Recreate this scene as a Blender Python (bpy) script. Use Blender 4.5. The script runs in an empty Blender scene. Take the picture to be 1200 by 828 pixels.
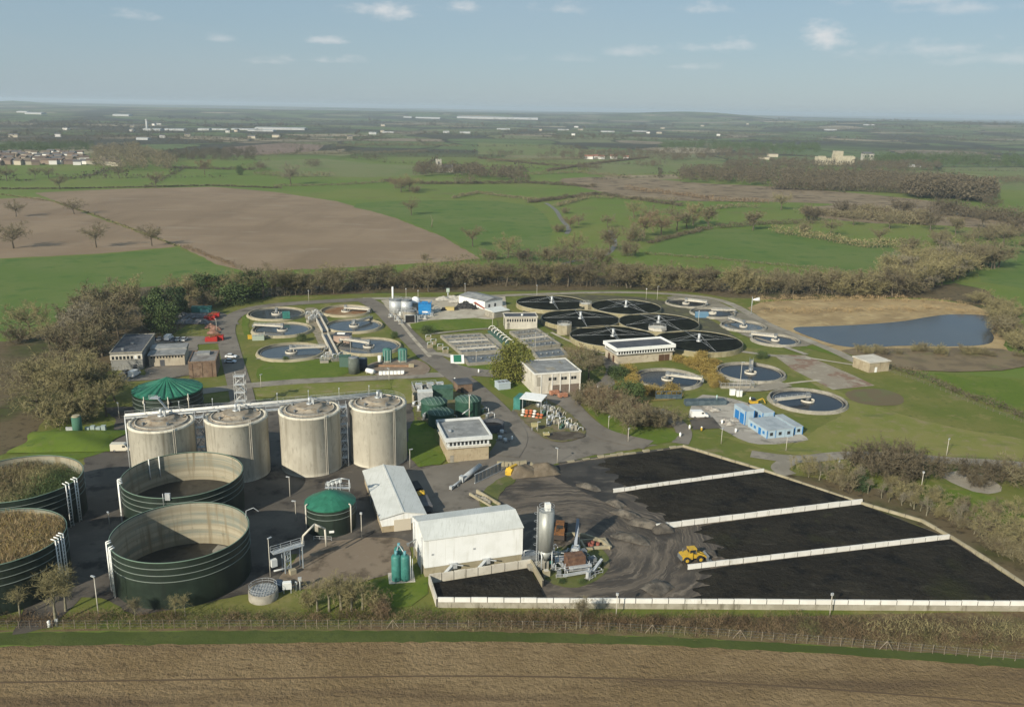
import bpy, bmesh, math, random
import numpy as np
from mathutils import Vector, Matrix
R = math.radians
random.seed(7)
S = bpy.context.scene
COL = S.collection

# ---------------------------------------------------------------- camera geometry (used to survey the ground from the photograph)
F, YH, ROLL, CH = 1030.0, 127.0, 1.05, 95.0
PITCH = math.atan((414 - YH) / F)
_fw = np.array([0, math.cos(PITCH), -math.sin(PITCH)]); _up0 = np.array([0, math.sin(PITCH), math.cos(PITCH)]); _rt0 = np.array([1.0, 0, 0])
_r = R(ROLL); _rt = _rt0 * math.cos(_r) + _up0 * math.sin(_r); _up = _up0 * math.cos(_r) - _rt0 * math.sin(_r)
def G(x, y, z=0.0):
    d = _fw + _rt * (x - 600) / F + _up * (414 - y) / F
    t = (z - CH) / d[2]
    return Vector((d[0] * t, d[1] * t, z))
def proj(P):
    d = np.array([P[0], P[1], P[2] - CH]); z = d @ _fw
    return 600 + F * (d @ _rt) / z, 414 - F * (d @ _up) / z
def mpp(x, y):                                   # metres per photo pixel across the view at that ground point
    p = G(x, y); return (np.array([p.x, p.y, -CH]) @ _fw) / F
def circ(l, r, y, z):
    """circle at height z whose left and right extremes are l and r and whose picture centre is y"""
    C = G((l + r) / 2, y, z); rad = 1.0; a = np.linspace(0, 2 * math.pi, 73)
    for _ in range(14):
        q = np.array([proj((C.x + rad * math.cos(t), C.y + rad * math.sin(t), z)) for t in a])
        L, Rr, T, B = q[:, 0].min(), q[:, 0].max(), q[:, 1].min(), q[:, 1].max()
        rad *= (r - l) / (Rr - L)
        m = proj(C); C = G(m[0] + (l + r - L - Rr) / 2, m[1] + (y - (T + B) / 2), z)
    return Vector((C.x, C.y, 0)), rad

# ---------------------------------------------------------------- materials
def _noise(nt, vec, scale, detail=5, rough=.6):
    n = nt.nodes.new('ShaderNodeTexNoise'); n.inputs['Scale'].default_value = scale
    n.inputs['Detail'].default_value = detail; n.inputs['Roughness'].default_value = rough
    nt.links.new(vec, n.inputs['Vector']); return n.outputs['Fac']
def _ramp(nt, fac, lo, hi):
    m = nt.nodes.new('ShaderNodeMapRange'); m.interpolation_type = 'SMOOTHSTEP'
    m.inputs[1].default_value = lo; m.inputs[2].default_value = hi
    nt.links.new(fac, m.inputs[0]); return m.outputs[0]
def _mix(nt, fac, a, b):
    m = nt.nodes.new('ShaderNodeMix'); m.data_type = 'RGBA'
    if isinstance(fac, float): m.inputs[0].default_value = fac
    else: nt.links.new(fac, m.inputs[0])
    for s, v in ((6, a), (7, b)):
        if isinstance(v, tuple): m.inputs[s].default_value = (*v[:3], 1)
        else: nt.links.new(v, m.inputs[s])
    return m.outputs[2]
def _map(nt, vec, scale, rot=0.0, loc=(0, 0, 0)):
    m = nt.nodes.new('ShaderNodeMapping'); m.inputs['Scale'].default_value = scale; m.inputs['Rotation'].default_value = (0, 0, rot)
    m.inputs['Location'].default_value = loc
    nt.links.new(vec, m.inputs['Vector']); return m.outputs[0]
MATS = {}
def M(name, c, layers=(), rough=.85, metal=0.0, spec=.3, bump=None, coat=0, trans=0, emit=None):
    """layers: (colour, noise scale, lo, hi[, stretch xyz[, rot]]) painted over the base by noise; bump: (scale, strength, distance[, stretch, rot])"""
    if name in MATS: return MATS[name]
    m = bpy.data.materials.new(name); m.use_nodes = True; nt = m.node_tree; b = nt.nodes['Principled BSDF']
    g = nt.nodes.new('ShaderNodeNewGeometry').outputs['Position']
    col = tuple(c)
    for k, L in enumerate(layers):
        v = g if len(L) < 5 or L[4] is None else _map(nt, g, L[4], L[5] if len(L) > 5 else 0.0)
        v = _map(nt, v, (1, 1, 1), 0, (k * 13.7, k * 7.1, 0))
        col = _mix(nt, _ramp(nt, _noise(nt, v, L[1]), L[2], L[3]), col, tuple(L[0]))
    if isinstance(col, tuple): b.inputs['Base Color'].default_value = (*col[:3], 1)
    else: nt.links.new(col, b.inputs['Base Color'])
    b.inputs['Roughness'].default_value = rough; b.inputs['Metallic'].default_value = metal
    b.inputs['Specular IOR Level'].default_value = spec; b.inputs['Coat Weight'].default_value = coat
    if bump:
        v = g if len(bump) < 4 else _map(nt, g, bump[3], bump[4] if len(bump) > 4 else 0.0)
        bn = nt.nodes.new('ShaderNodeBump'); bn.inputs['Strength'].default_value = bump[1]; bn.inputs['Distance'].default_value = bump[2]
        nt.links.new(_noise(nt, v, bump[0], 6, .65), bn.inputs['Height']); nt.links.new(bn.outputs[0], b.inputs['Normal'])
    MATS[name] = m; return m

# ---------------------------------------------------------------- mesh collector
class MB:
    def __init__(s): s.v = []; s.f = []; s.m = []; s.mi = 0; s.sm = []
    def add(s, vs, fs, smooth=False):
        o = len(s.v); s.v += [tuple(p) for p in vs]
        for f in fs: s.f.append([o + i for i in f]); s.m.append(s.mi); s.sm.append(smooth)
        return s
    def box(s, x0, x1, y0, y1, z0, z1):
        return s.add([(x, y, z) for z in (z0, z1) for y in (y0, y1) for x in (x0, x1)],
                     [(0, 2, 3, 1), (4, 5, 7, 6), (0, 1, 5, 4), (2, 6, 7, 3), (0, 4, 6, 2), (1, 3, 7, 5)])
    def cbox(s, c, sx, sy, sz, rot=0.0):         # centre of base, size, rotation
        ca, sa = math.cos(rot), math.sin(rot); vs = []
        for z in (0, sz):
            for y in (-sy / 2, sy / 2):
                for x in (-sx / 2, sx / 2): vs.append((c[0] + x * ca - y * sa, c[1] + x * sa + y * ca, c[2] + z))
        return s.add(vs, [(0, 2, 3, 1), (4, 5, 7, 6), (0, 1, 5, 4), (2, 6, 7, 3), (0, 4, 6, 2), (1, 3, 7, 5)])
    def prism(s, poly, z0, z1):                  # poly counter-clockwise (x,y); z0,z1 numbers or lists
        n = len(poly); za = z0 if hasattr(z0, '__len__') else [z0] * n; zb = z1 if hasattr(z1, '__len__') else [z1] * n
        return s.add([(p[0], p[1], z) for p, z in zip(poly, za)] + [(p[0], p[1], z) for p, z in zip(poly, zb)],
                     [tuple(range(n - 1, -1, -1)), tuple(range(n, 2 * n))] + [(i, (i + 1) % n, n + (i + 1) % n, n + i) for i in range(n)])
    def extr(s, prof, a, b):                     # profile [(u,z)] swept straight along local y from a to b, u along x
        n = len(prof)
        return s.add([(u, a, z) for u, z in prof] + [(u, b, z) for u, z in prof],
                     [tuple(range(n)), tuple(range(2 * n - 1, n - 1, -1))] + [(i, n + i, n + (i + 1) % n, (i + 1) % n) for i in range(n)])
    def lathe(s, prof, seg=48, c=(0, 0), a0=0.0, a1=2 * math.pi, smooth=True):
        full = abs(a1 - a0 - 2 * math.pi) < 1e-6; k = seg if full else seg + 1; n = len(prof); vs = []; fs = []
        for i in range(k):
            t = a0 + (a1 - a0) * i / seg
            for r, z in prof: vs.append((c[0] + r * math.cos(t), c[1] + r * math.sin(t), z))
        for i in range(seg):
            j = (i + 1) % k
            for q in range(n - 1): fs.append((i * n + q, j * n + q, j * n + q + 1, i * n + q + 1))
        return s.add(vs, fs, smooth)
    def cyl(s, c, r, z0, z1, seg=24, r1=None, smooth=True):
        r1 = r if r1 is None else r1; vs = []
        for rr, z in ((r, z0), (r1, z1)):
            for i in range(seg): t = 2 * math.pi * i / seg; vs.append((c[0] + rr * math.cos(t), c[1] + rr * math.sin(t), z))
        s.add(vs, [(i, (i + 1) % seg, seg + (i + 1) % seg, seg + i) for i in range(seg)], smooth)
        o = len(s.v) - 2 * seg
        s.f += [[o + i for i in range(seg - 1, -1, -1)], [o + seg + i for i in range(seg)]]; s.m += [s.mi] * 2; s.sm += [False] * 2
        return s
    def disc(s, c, r, z, seg=48):
        return s.add([(c[0] + r * math.cos(2 * math.pi * i / seg), c[1] + r * math.sin(2 * math.pi * i / seg), z) for i in range(seg)], [tuple(range(seg))])
    def tube(s, p0, p1, r, seg=6, r1=None):
        p0, p1 = Vector(p0), Vector(p1); d = p1 - p0
        if d.length < 1e-6: return s
        d.normalize(); u = d.orthogonal().normalized(); w = d.cross(u); r1 = r if r1 is None else r1; vs = []
        for p, rr in ((p0, r), (p1, r1)):
            for i in range(seg): t = 2 * math.pi * i / seg; vs.append(p + (u * math.cos(t) + w * math.sin(t)) * rr)
        return s.add(vs, [(i, (i + 1) % seg, seg + (i + 1) % seg, seg + i) for i in range(seg)] + [tuple(range(seg - 1, -1, -1)), tuple(range(seg, 2 * seg))], seg > 5)
    def path(s, pts, r, seg=6):
        for a, b in zip(pts, pts[1:]): s.tube(a, b, r, seg)
        return s
    def beam(s, p0, p1, w, h):                   # straight bar, w across (horizontal), h tall, p0/p1 on its underside middle
        p0, p1 = Vector(p0), Vector(p1); d = (p1 - p0); dh = Vector((-d.y, d.x, 0))
        dh = dh.normalized() if dh.length > 1e-6 else Vector((1, 0, 0)); n = d.normalized().cross(dh) * -1
        if n.z < 0: n = -n
        o = dh * (w / 2); t = n * h
        return s.add([p0 - o, p0 + o, p1 - o, p1 + o, p0 - o + t, p0 + o + t, p1 - o + t, p1 + o + t],
                     [(0, 1, 3, 2), (4, 6, 7, 5), (0, 4, 5, 1), (2, 3, 7, 6), (0, 2, 6, 4), (1, 5, 7, 3)])
    def ring(s, c, r, z, t=.05, seg=48, a0=0.0, a1=2 * math.pi):
        for i in range(seg):
            p, q = (a0 + (a1 - a0) * k / seg for k in (i, i + 1))
            s.tube((c[0] + r * math.cos(p), c[1] + r * math.sin(p), z), (c[0] + r * math.cos(q), c[1] + r * math.sin(q), z), t, 4)
        return s
    def rail(s, pts, h=1.1, t=.035, step=2.0, closed=False):   # handrail with posts and two bars
        P = [Vector(p) for p in pts] + ([Vector(pts[0])] if closed else [])
        for a, b in zip(P, P[1:]):
            n = max(1, int((b - a).length / step))
            for i in range(n + 1): q = a.lerp(b, i / n); s.tube(q, q + Vector((0, 0, h)), t, 4)
            for k in (.5, 1): s.tube(a + Vector((0, 0, h * k)), b + Vector((0, 0, h * k)), t, 4)
        return s
    def blob(s, c, rx, ry, rz, n=2, jit=.15, rnd=None):
        rnd = rnd or random; bm = bmesh.new(); bmesh.ops.create_icosphere(bm, subdivisions=n, radius=1)
        vs = []
        for v in bm.verts:
            k = 1 + rnd.uniform(-jit, jit); vs.append((c[0] + v.co.x * rx * k, c[1] + v.co.y * ry * k, max(0 if jit else -9, c[2] + v.co.z * rz * k)))
        s.add(vs, [[v.index for v in f.verts] for f in bm.faces], True); bm.free(); return s
    def raw(s, V, Fc):
        return s.add(V, Fc)
    def build(s, name, mats, parent=None):
        me = bpy.data.meshes.new(name); me.from_pydata(s.v, [], s.f)
        for m in (mats if isinstance(mats, (list, tuple)) else [mats]): me.materials.append(m)
        me.polygons.foreach_set('material_index', s.m); me.polygons.foreach_set('use_smooth', s.sm); me.update()
        o = bpy.data.objects.new(name, me); COL.objects.link(o)
        if parent is not None: o.parent = parent
        return o
def npmesh(name, V, T, mats, mi=None, smooth=False):
    """fast triangle mesh from arrays"""
    V = np.asarray(V, np.float32); T = np.asarray(T, np.int32); me = bpy.data.meshes.new(name)
    me.vertices.add(len(V)); me.vertices.foreach_set('co', V.ravel()); me.loops.add(T.size); me.loops.foreach_set('vertex_index', T.ravel())
    me.polygons.add(len(T)); me.polygons.foreach_set('loop_start', np.arange(0, T.size, 3, dtype=np.int32))
    for m in (mats if isinstance(mats, (list, tuple)) else [mats]): me.materials.append(m)
    if mi is not None: me.polygons.foreach_set('material_index', np.asarray(mi, np.int32))
    me.update(calc_edges=True); me.validate(); return me
def tag(o, label=None, cat=None, group=None, kind=None):
    for k, v in (('label', label), ('category', cat), ('group', group), ('kind', kind)):
        if v: o[k] = v
    return o
def thing(name, label, cat, loc=(0, 0, 0), rz=0.0, group=None):
    o = bpy.data.objects.new(name, None); COL.objects.link(o); o.empty_display_size = .5
    o.location = loc; o.rotation_euler = (0, 0, rz); return tag(o, label, cat, group)
def copy_thing(o, loc, rz=0.0, label=None, sc=None):
    c = o.copy(); COL.objects.link(c); c.location = loc; c.rotation_euler = (0, 0, rz)
    if label: c['label'] = label
    if sc: c.scale = sc
    for ch in list(o.children):
        d = ch.copy(); COL.objects.link(d); d.parent = c
        for g in list(ch.children): e = g.copy(); COL.objects.link(e); e.parent = d
    return c
def base(a, b):                                  # root at photo point a on the ground, x axis towards photo point b
    A, B = G(*a), G(*b); d = B - A; return A, math.atan2(d.y, d.x), d.length
def chaikin(P, n=2, closed=True):
    for _ in range(n):
        Q = []; m = len(P)
        for i in range(m if closed else m - 1):
            a, b = P[i], P[(i + 1) % m]; Q += [a * .75 + b * .25, a * .25 + b * .75]
        P = Q if closed else [P[0]] + Q[1:-1] + [P[-1]]
    return P
_sheet_n = [0]
def sheet(name, px, mat, layer, smooth=0, world=False):
    P = [Vector((p[0], p[1], 0)) for p in px] if world else [G(*p) for p in px]
    if smooth: P = chaikin(P, smooth)
    if name not in ('road', 'hardstanding', 'lake_water'):   # ragged edges
        rg = random.Random(len(px) * 7 + int(px[0][0])); Q = []; dist = min(p.length for p in P); am = .3 if dist < 420 else .9
        for a, b in zip(P, P[1:] + P[:1]):
            n = max(1, min(60, int((b - a).length / (am * 6))))
            for i in range(n): q = a.lerp(b, i / n); Q.append(Vector((q.x + rg.uniform(-am, am), q.y + rg.uniform(-am, am), 0)))
        P = Q
    _sheet_n[0] += 1; z = .03 * layer + .0003 * _sheet_n[0]; area = sum(P[i].x * P[(i + 1) % len(P)].y - P[(i + 1) % len(P)].x * P[i].y for i in range(len(P)))
    if area < 0: P = P[::-1]
    c = sum(P, Vector()) / len(P)
    mb = MB(); mb.add([(p.x - c.x, p.y - c.y, 0) for p in P], [tuple(range(len(P)))])
    o = mb.build(name, mat); o.location = (c.x, c.y, z); o['kind'] = 'structure'; return o
def strip(name, px, w, mat, layer, smooth=2):
    P = chaikin([G(*p) for p in px], smooth, False); L = []; Rr = []
    for i, p in enumerate(P):
        d = (P[min(i + 1, len(P) - 1)] - P[max(i - 1, 0)]); d.z = 0; n = Vector((-d.y, d.x, 0)).normalized() * (w / 2); L.append(p + n); Rr.append(p - n)
    mb = MB(); n = len(P); _sheet_n[0] += 1; z = .03 * layer + .0003 * _sheet_n[0]
    mb.add([(p.x, p.y, z) for p in L + Rr], [(i, n + i, n + i + 1, i + 1) for i in range(n - 1)])
    o = mb.build(name, mat); o['kind'] = 'structure'; return o
# ================================================================ ground, fields, roads, water
def terr(x, y):
    r = math.hypot(x, y); t = math.atan2(x, y)
    k = min(1.0, max(0.0, (r - 3400) / 3500)); k = k * k * (3 - 2 * k)
    h = 20 + 16 * math.sin(r / 1150 + 3.1 * t + .6) + 13 * math.sin(r / 1900 - 5.3 * t + 1.9) + 9 * math.sin(x / 830 + 1.1) * math.sin(y / 1270)
    h += 70 * math.exp(-((t + .505) / .035) ** 2 - ((r - 12500) / 1500) ** 2) + 46 * math.exp(-((t + .41) / .09) ** 2 - ((r - 14000) / 1600) ** 2)
    h += 80 * math.exp(-((t - .20) / .09) ** 2 - ((r - 9500) / 1500) ** 2) + 24 * math.exp(-((t - .42) / .12) ** 2 - ((r - 7800) / 1300) ** 2) + 30 * math.exp(-((t - .07) / .1) ** 2 - ((r - 13500) / 2500) ** 2)
    h += 28 * math.exp(-((t + .2) / .12) ** 2 - ((r - 15500) / 2500) ** 2)
    return k * min(99 if t > -.3 else 118, max(h, 0))
def Gt(x, y):                                    # photo point to the hilly far ground
    d = _fw + _rt * (x - 600) / F + _up * (414 - y) / F; n = math.hypot(d[0], d[1]); s = 800.0
    while s < 26000:
        p = d * (s / n); z = CH + p[2]
        if z <= terr(p[0], p[1]): return Vector((p[0], p[1], terr(p[0], p[1])))
        s *= 1.004
    return None

def ground_material():
    m = bpy.data.materials.new('countryside'); m.use_nodes = True; nt = m.node_tree; b = nt.nodes['Principled BSDF']; N = nt.nodes.new
    g = N('ShaderNodeNewGeometry').outputs['Position']
    near = _mix(nt, _ramp(nt, _noise(nt, g, .004, 4), .4, .62), (.108, .158, .032), (.142, .168, .044))
    near = _mix(nt, _ramp(nt, _noise(nt, g, .03, 6), .5, .75), near, (.128, .132, .048))
    near = _mix(nt, _ramp(nt, _noise(nt, g, .4, 6), .52, .8), near, (.078, .118, .024))
    w = N('ShaderNodeTexNoise'); w.inputs['Scale'].default_value = .004; nt.links.new(g, w.inputs['Vector'])
    warp = N('ShaderNodeVectorMath'); warp.operation = 'MULTIPLY_ADD'; warp.inputs[1].default_value = (150, 150, 0)
    nt.links.new(w.outputs['Color'], warp.inputs[0]); nt.links.new(g, warp.inputs[2])
    flat = _map(nt, warp.outputs[0], (1, .8, 0))
    v = N('ShaderNodeTexVoronoi'); v.inputs['Scale'].default_value = 1 / 250; nt.links.new(flat, v.inputs['Vector'])
    sep = N('ShaderNodeSeparateColor'); nt.links.new(v.outputs['Color'], sep.inputs[0])
    cr = N('ShaderNodeValToRGB'); cr.color_ramp.interpolation = 'CONSTANT'; el = cr.color_ramp.elements
    cols = [(0, (.105, .140, .056)), (.22, (.150, .160, .080)), (.38, (.085, .110, .050)), (.48, (.058, .058, .042)), (.62, (.125, .150, .066)), (.72, (.215, .178, .125)), (.80, (.055, .055, .042)), (.92, (.28, .24, .165))]
    while len(el) < len(cols): el.new(.5)
    for e, (p, c) in zip(el, cols): e.position = p; e.color = (*c, 1)
    nt.links.new(sep.outputs[0], cr.inputs[0])
    ve = N('ShaderNodeTexVoronoi'); ve.feature = 'DISTANCE_TO_EDGE'; ve.inputs['Scale'].default_value = 1 / 250; nt.links.new(flat, ve.inputs['Vector'])
    far = _mix(nt, _ramp(nt, ve.outputs['Distance'], .022, .032), (.035, .036, .022), cr.outputs[0])
    far = _mix(nt, _ramp(nt, _noise(nt, g, .0011, 6, .65), .5, .62), far, (.052, .052, .036))
    far = _mix(nt, _ramp(nt, _noise(nt, g, .02, 4), .55, .75), far, (.05, .055, .03))
    ln = N('ShaderNodeVectorMath'); ln.operation = 'LENGTH'; nt.links.new(g, ln.inputs[0])
    col = _mix(nt, _ramp(nt, ln.outputs['Value'], 1500, 2100), near, far)
    nt.links.new(col, b.inputs['Base Color']); b.inputs['Roughness'].default_value = .95; b.inputs['Specular IOR Level'].default_value = .1
    return m
def build_ground():
    rs = [0, 60, 120, 200, 320, 500, 800, 1200, 1700, 2300, 2900, 3400]; r = 3400
    while r < 30000: r *= 1.022; rs.append(r)
    A = [R(-62) + R(124) * i / 150 for i in range(151)] + [R(62) + R(236) * i / 24 for i in range(1, 25)]; na = len(A) - 1; vs = []
    for q in rs:
        for a in A:
            x, y = q * math.sin(a), q * math.cos(a); vs.append((x, y, terr(x, y) if q > 3400 else 0))
    n = na + 1
    fs = [(i * n + j, i * n + j + 1, (i + 1) * n + j + 1, (i + 1) * n + j) for i in range(len(rs) - 1) for j in range(na)]
    mb = MB(); mb.add(vs, fs, True); o = mb.build('ground', ground_material()); o['kind'] = 'structure'
build_ground()

plough = M('ploughed_earth', (.205, .152, .102), [((.245, .184, .124), .012, .4, .62), ((.185, .136, .09), .03, .48, .7, (1, .25, 1), .2), ((.2, .145, .096), .5, .5, .7, (.03, 1, 1), .12), ((.26, .21, .155), .06, .55, .75, (.3, 1, 1), .15)], rough=.95, spec=.1)
clods = M('clod_earth', (.195, .138, .072), [((.235, .17, .093), .05, .42, .62), ((.125, .088, .048), .9, .5, .72, (.45, 1, 1), .03), ((.26, .19, .115), 1.6, .56, .74), ((.12, .084, .05), .12, .5, .7, (.1, 1, 1), .04)], rough=.97, spec=.08, bump=(1.1, 1.0, .6))
margin = M('grass_margin', (.055, .075, .020), [((.075, .092, .028), .08, .4, .65), ((.055, .07, .024), .7, .5, .7)], rough=.95, spec=.1, bump=(1.2, .6, .15))
verge = M('rough_verge', (.150, .115, .062), [((.12, .118, .045), .06, .48, .62), ((.115, .080, .048), .35, .48, .65), ((.16, .135, .075), 1.1, .55, .75)], rough=.95, spec=.1, bump=(1.2, .8, .2))
lawn = M('works_grass', (.142, .145, .042), [((.105, .130, .028), .035, .4, .6), ((.195, .175, .068), .12, .52, .72), ((.108, .115, .03), .8, .52, .75), ((.20, .165, .095), .055, .6, .74), ((.085, .10, .032), .3, .58, .72)], rough=.95, spec=.1, bump=(.9, .4, .12))
mown = M('mown_lawn', (.092, .136, .020), [((.122, .152, .030), .08, .45, .65), ((.078, .112, .025), .6, .5, .75), ((.14, .14, .06), .2, .58, .76), ((.06, .095, .022), .45, .58, .74)], rough=.95, spec=.1, bump=(1.1, .4, .1))
olive = M('dry_grass', (.185, .180, .058), [((.148, .165, .040), .06, .42, .6), ((.215, .182, .098), .25, .5, .7), ((.11, .125, .042), .09, .55, .7, (.5, 1.4, 1), .3), ((.24, .2, .12), .6, .6, .78)], rough=.95, spec=.1)
tarmac = M('worn_tarmac', (.155, .138, .116), [((.19, .17, .143), .05, .42, .62), ((.115, .102, .086), .16, .5, .68), ((.155, .142, .122), .7, .58, .8), ((.05, .045, .04), .09, .6, .72)], rough=.9, spec=.2)
darktar = M('dark_tarmac', (.085, .075, .064), [((.128, .112, .094), .06, .45, .65), ((.036, .032, .029), .13, .5, .66), ((.13, .115, .095), .22, .6, .75)], rough=.85, spec=.25)
concrete = M('concrete_paving', (.25, .225, .18), [((.31, .285, .235), .08, .45, .6), ((.17, .15, .12), .2, .52, .7), ((.2, .16, .12), .6, .56, .75)], rough=.9, spec=.2)
pale = M('pale_hardstanding', (.36, .32, .25), [((.44, .40, .32), .09, .45, .62), ((.24, .21, .165), .22, .52, .7)], rough=.9, spec=.2)
earth = M('bare_earth', (.19, .15, .11), [((.2, .16, .118), .06, .42, .62), ((.10, .078, .056), .2, .5, .68), ((.24, .2, .155), .9, .58, .8)], rough=.95, spec=.15, bump=(.8, .4, .1))
scrubland = M('scrub_earth', (.115, .092, .054), [((.115, .09, .052), .05, .42, .6), ((.062, .068, .026), .03, .5, .65), ((.05, .04, .025), .4, .5, .7)], rough=.95, spec=.1)
moor = M('rough_meadow', (.19, .148, .096), [((.235, .185, .122), .02, .42, .6), ((.09, .068, .045), .05, .5, .65), ((.22, .175, .115), .12, .55, .72)], rough=.95, spec=.1)
straw = M('stubble', (.26, .215, .14), [((.2, .165, .1), .02, .45, .6)], rough=.95, spec=.1)
yellowgreen = M('pale_pasture', (.150, .165, .068), [((.125, .158, .055), .01, .42, .6), ((.165, .165, .08), .05, .5, .7)], rough=.95, spec=.1)
bright = M('bright_pasture', (.092, .142, .034), [((.112, .152, .044), .012, .42, .6), ((.066, .122, .028), .06, .5, .7)], rough=.95, spec=.1)
reedmat = M('reed_bed', (.34, .255, .135), [((.26, .19, .10), .05, .42, .6), ((.40, .31, .17), .14, .5, .7), ((.15, .12, .065), .4, .55, .72, (.4, 1, 1))], rough=.95, spec=.1)
water_lake = M('lake_water', (.030, .037, .046), [((.042, .048, .052), .02, .4, .6)], rough=.16, spec=.24, bump=(.7, .12, .05))

# --- near foreground
sheet('field', [(-160, 756), (0, 757), (200, 754), (400, 751), (600, 751), (750, 754), (900, 761), (1050, 770), (1200, 782), (1330, 796), (1400, 1150), (-220, 1150)], clods, 1)
strip('field_track', [(-120, 801), (100, 798), (300, 795), (520, 791), (720, 794), (860, 800), (1000, 809), (1200, 825), (1330, 838)], .45, M('wheel_track', (.10, .068, .038), rough=.95), 2)
sheet('grass_verge', [(-160, 739), (0, 741), (300, 739), (520, 739), (700, 743), (900, 752), (1050, 762), (1200, 772), (1330, 786), (1330, 797), (1200, 783), (1050, 771), (900, 762), (750, 755), (600, 752), (400, 752), (200, 755), (-160, 757)], margin, 2)
sheet('rough_ground', [(-160, 640), (0, 700), (130, 712), (330, 706), (500, 713), (900, 717), (1235, 712), (1200, 640), (1330, 640), (1330, 785), (1200, 772), (1050, 762), (900, 752), (700, 743), (520, 739), (-160, 740)], verge, 1)
# --- works
sheet('works_ground', [(-60, 720), (20, 480), (120, 430), (180, 395), (262, 352), (380, 346), (600, 343), (800, 341), (880, 346), (930, 382), (985, 408), (1060, 435), (1230, 500), (1290, 715), (-60, 740)], lawn, 2)
sheet('scrub_ground', [(-200, 560), (-60, 410), (40, 395), (120, 340), (250, 330), (262, 352), (190, 400), (110, 445), (60, 480), (20, 540)], scrubland, 3, 1)
sheet('yard', [(15, 745), (60, 640), (92, 575), (100, 535), (132, 520), (135, 492), (120, 478), (480, 462), (488, 500), (495, 545), (530, 546), (640, 545), (640, 590), (560, 610), (500, 640), (340, 650), (325, 690), (160, 722), (120, 700), (95, 700), (60, 735)], darktar, 4)
sheet('yard', [(478, 552), (545, 540), (580, 530), (600, 480), (640, 500), (700, 505), (770, 522), (690, 535), (640, 546), (610, 560), (585, 585), (600, 600), (500, 600), (470, 560)], tarmac, 5)
sheet('yard', [(318, 692), (345, 655), (360, 640), (420, 630), (480, 630), (482, 655), (470, 668), (430, 682), (380, 690)], earth, 6, 1)
sheet('hardstanding', [(446, 352), (470, 350), (592, 346), (594, 364), (578, 374), (512, 378), (486, 386), (474, 382)], pale, 6)
# --- roads of the works
strip('road', [(286, 478), (281, 452), (273, 425), (268, 405), (263, 385), (272, 370), (300, 360), (350, 355), (430, 351)], 8, tarmac, 7)
strip('road', [(262, 382), (252, 372), (240, 368), (232, 366)], 14, tarmac, 7)
strip('road', [(425, 350), (447, 362), (466, 382), (490, 405), (510, 425), (545, 436), (590, 439)], 9, tarmac, 8)
strip('road', [(500, 415), (530, 437), (560, 460), (585, 485), (605, 512), (590, 535)], 9, tarmac, 9)
strip('road', [(175, 470), (240, 458), (330, 448), (420, 444), (500, 440), (560, 438)], 6, M('perimeter_concrete', (.2, .18, .145), [((.25, .225, .185), .1, .45, .6), ((.14, .125, .1), .3, .5, .7)]), 7)
strip('road', [(640, 456), (662, 470), (680, 492), (705, 510), (760, 522)], 8, tarmac, 9)
sheet('forecourt', [(622, 466), (682, 457), (720, 455), (700, 470), (650, 478)], earth, 8)
strip('road', [(683, 465), (710, 452), (722, 435), (712, 422), (700, 418)], 6, tarmac, 8)
strip('road', [(425, 350), (520, 350), (600, 346), (720, 342), (800, 345), (850, 352), (885, 372), (935, 394), (975, 410), (1012, 428)], 5, concrete, 7)
sheet('hardstanding', [(778, 346), (830, 348), (880, 372), (945, 398), (955, 405), (915, 408), (870, 394), (835, 372), (790, 356)], M('weathered_slab', (.17, .15, .115), [((.22, .195, .15), .12, .45, .6), ((.12, .125, .06), .2, .55, .7)]), 6, 1)
sheet('hardstanding', [(906, 416), (944, 416.5), (1000, 440), (1025, 452), (976, 457), (930, 434)], M('derelict_slab', (.25, .215, .165), [((.2, .13, .09), .09, .5, .6), ((.31, .28, .22), .2, .5, .65)]), 6)
strip('path', [(868, 412), (905, 417), (950, 421)], 3, concrete, 7)
strip('path', [(944, 419), (975, 424), (1015, 430)], 1.5, pale, 7)
strip('path', [(921, 450), (945, 447), (962, 446)], 1.5, pale, 7)
sheet('bare_patch', [(983, 459), (1030, 454), (1060, 464), (1058, 476), (1005, 475)], M('brown_patch', (.12, .095, .05), [((.11, .11, .045), .1, .5, .65)]), 6, 2)
sheet('hardstanding', [(805, 490), (815, 462), (850, 465), (885, 475), (945, 512), (948, 517), (895, 522), (872, 518), (846, 503), (812, 490)], M('site_gravel', (.3, .275, .24), [((.38, .35, .3), .12, .45, .62), ((.18, .165, .14), .25, .5, .68)], bump=(1, .5, .1)), 6, 1)
sheet('road', [(808, 492), (835, 489), (846, 502), (812, 504)], darktar, 7)
strip('road', [(797, 520), (803, 508), (796, 497), (785, 490), (770, 480)], 5, tarmac, 6)
strip('road', [(880, 532), (935, 540), (985, 533), (1050, 534), (1110, 540), (1200, 545), (1300, 556)], 5.5, M('perimeter_concrete', (.2, .18, .145)), 6)
strip('road', [(935, 536), (918, 544), (912, 550), (925, 557)], 5, M('perimeter_concrete', (.2, .18, .145)), 7)
sheet('gravel_area', [(1100, 556), (1130, 550), (1160, 560), (1180, 575), (1150, 580), (1118, 568)], concrete, 6, 1)
sheet('scrub_ground', [(900, 553), (960, 560), (1040, 575), (1120, 590), (1330, 640), (1330, 715), (1235, 712), (1115, 630), (1000, 590)], scrubland, 5, 1)
sheet('scrub_ground', [(675, 460), (740, 470), (800, 485), (800, 505), (735, 490), (680, 472)], scrubland, 5, 1)
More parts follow.
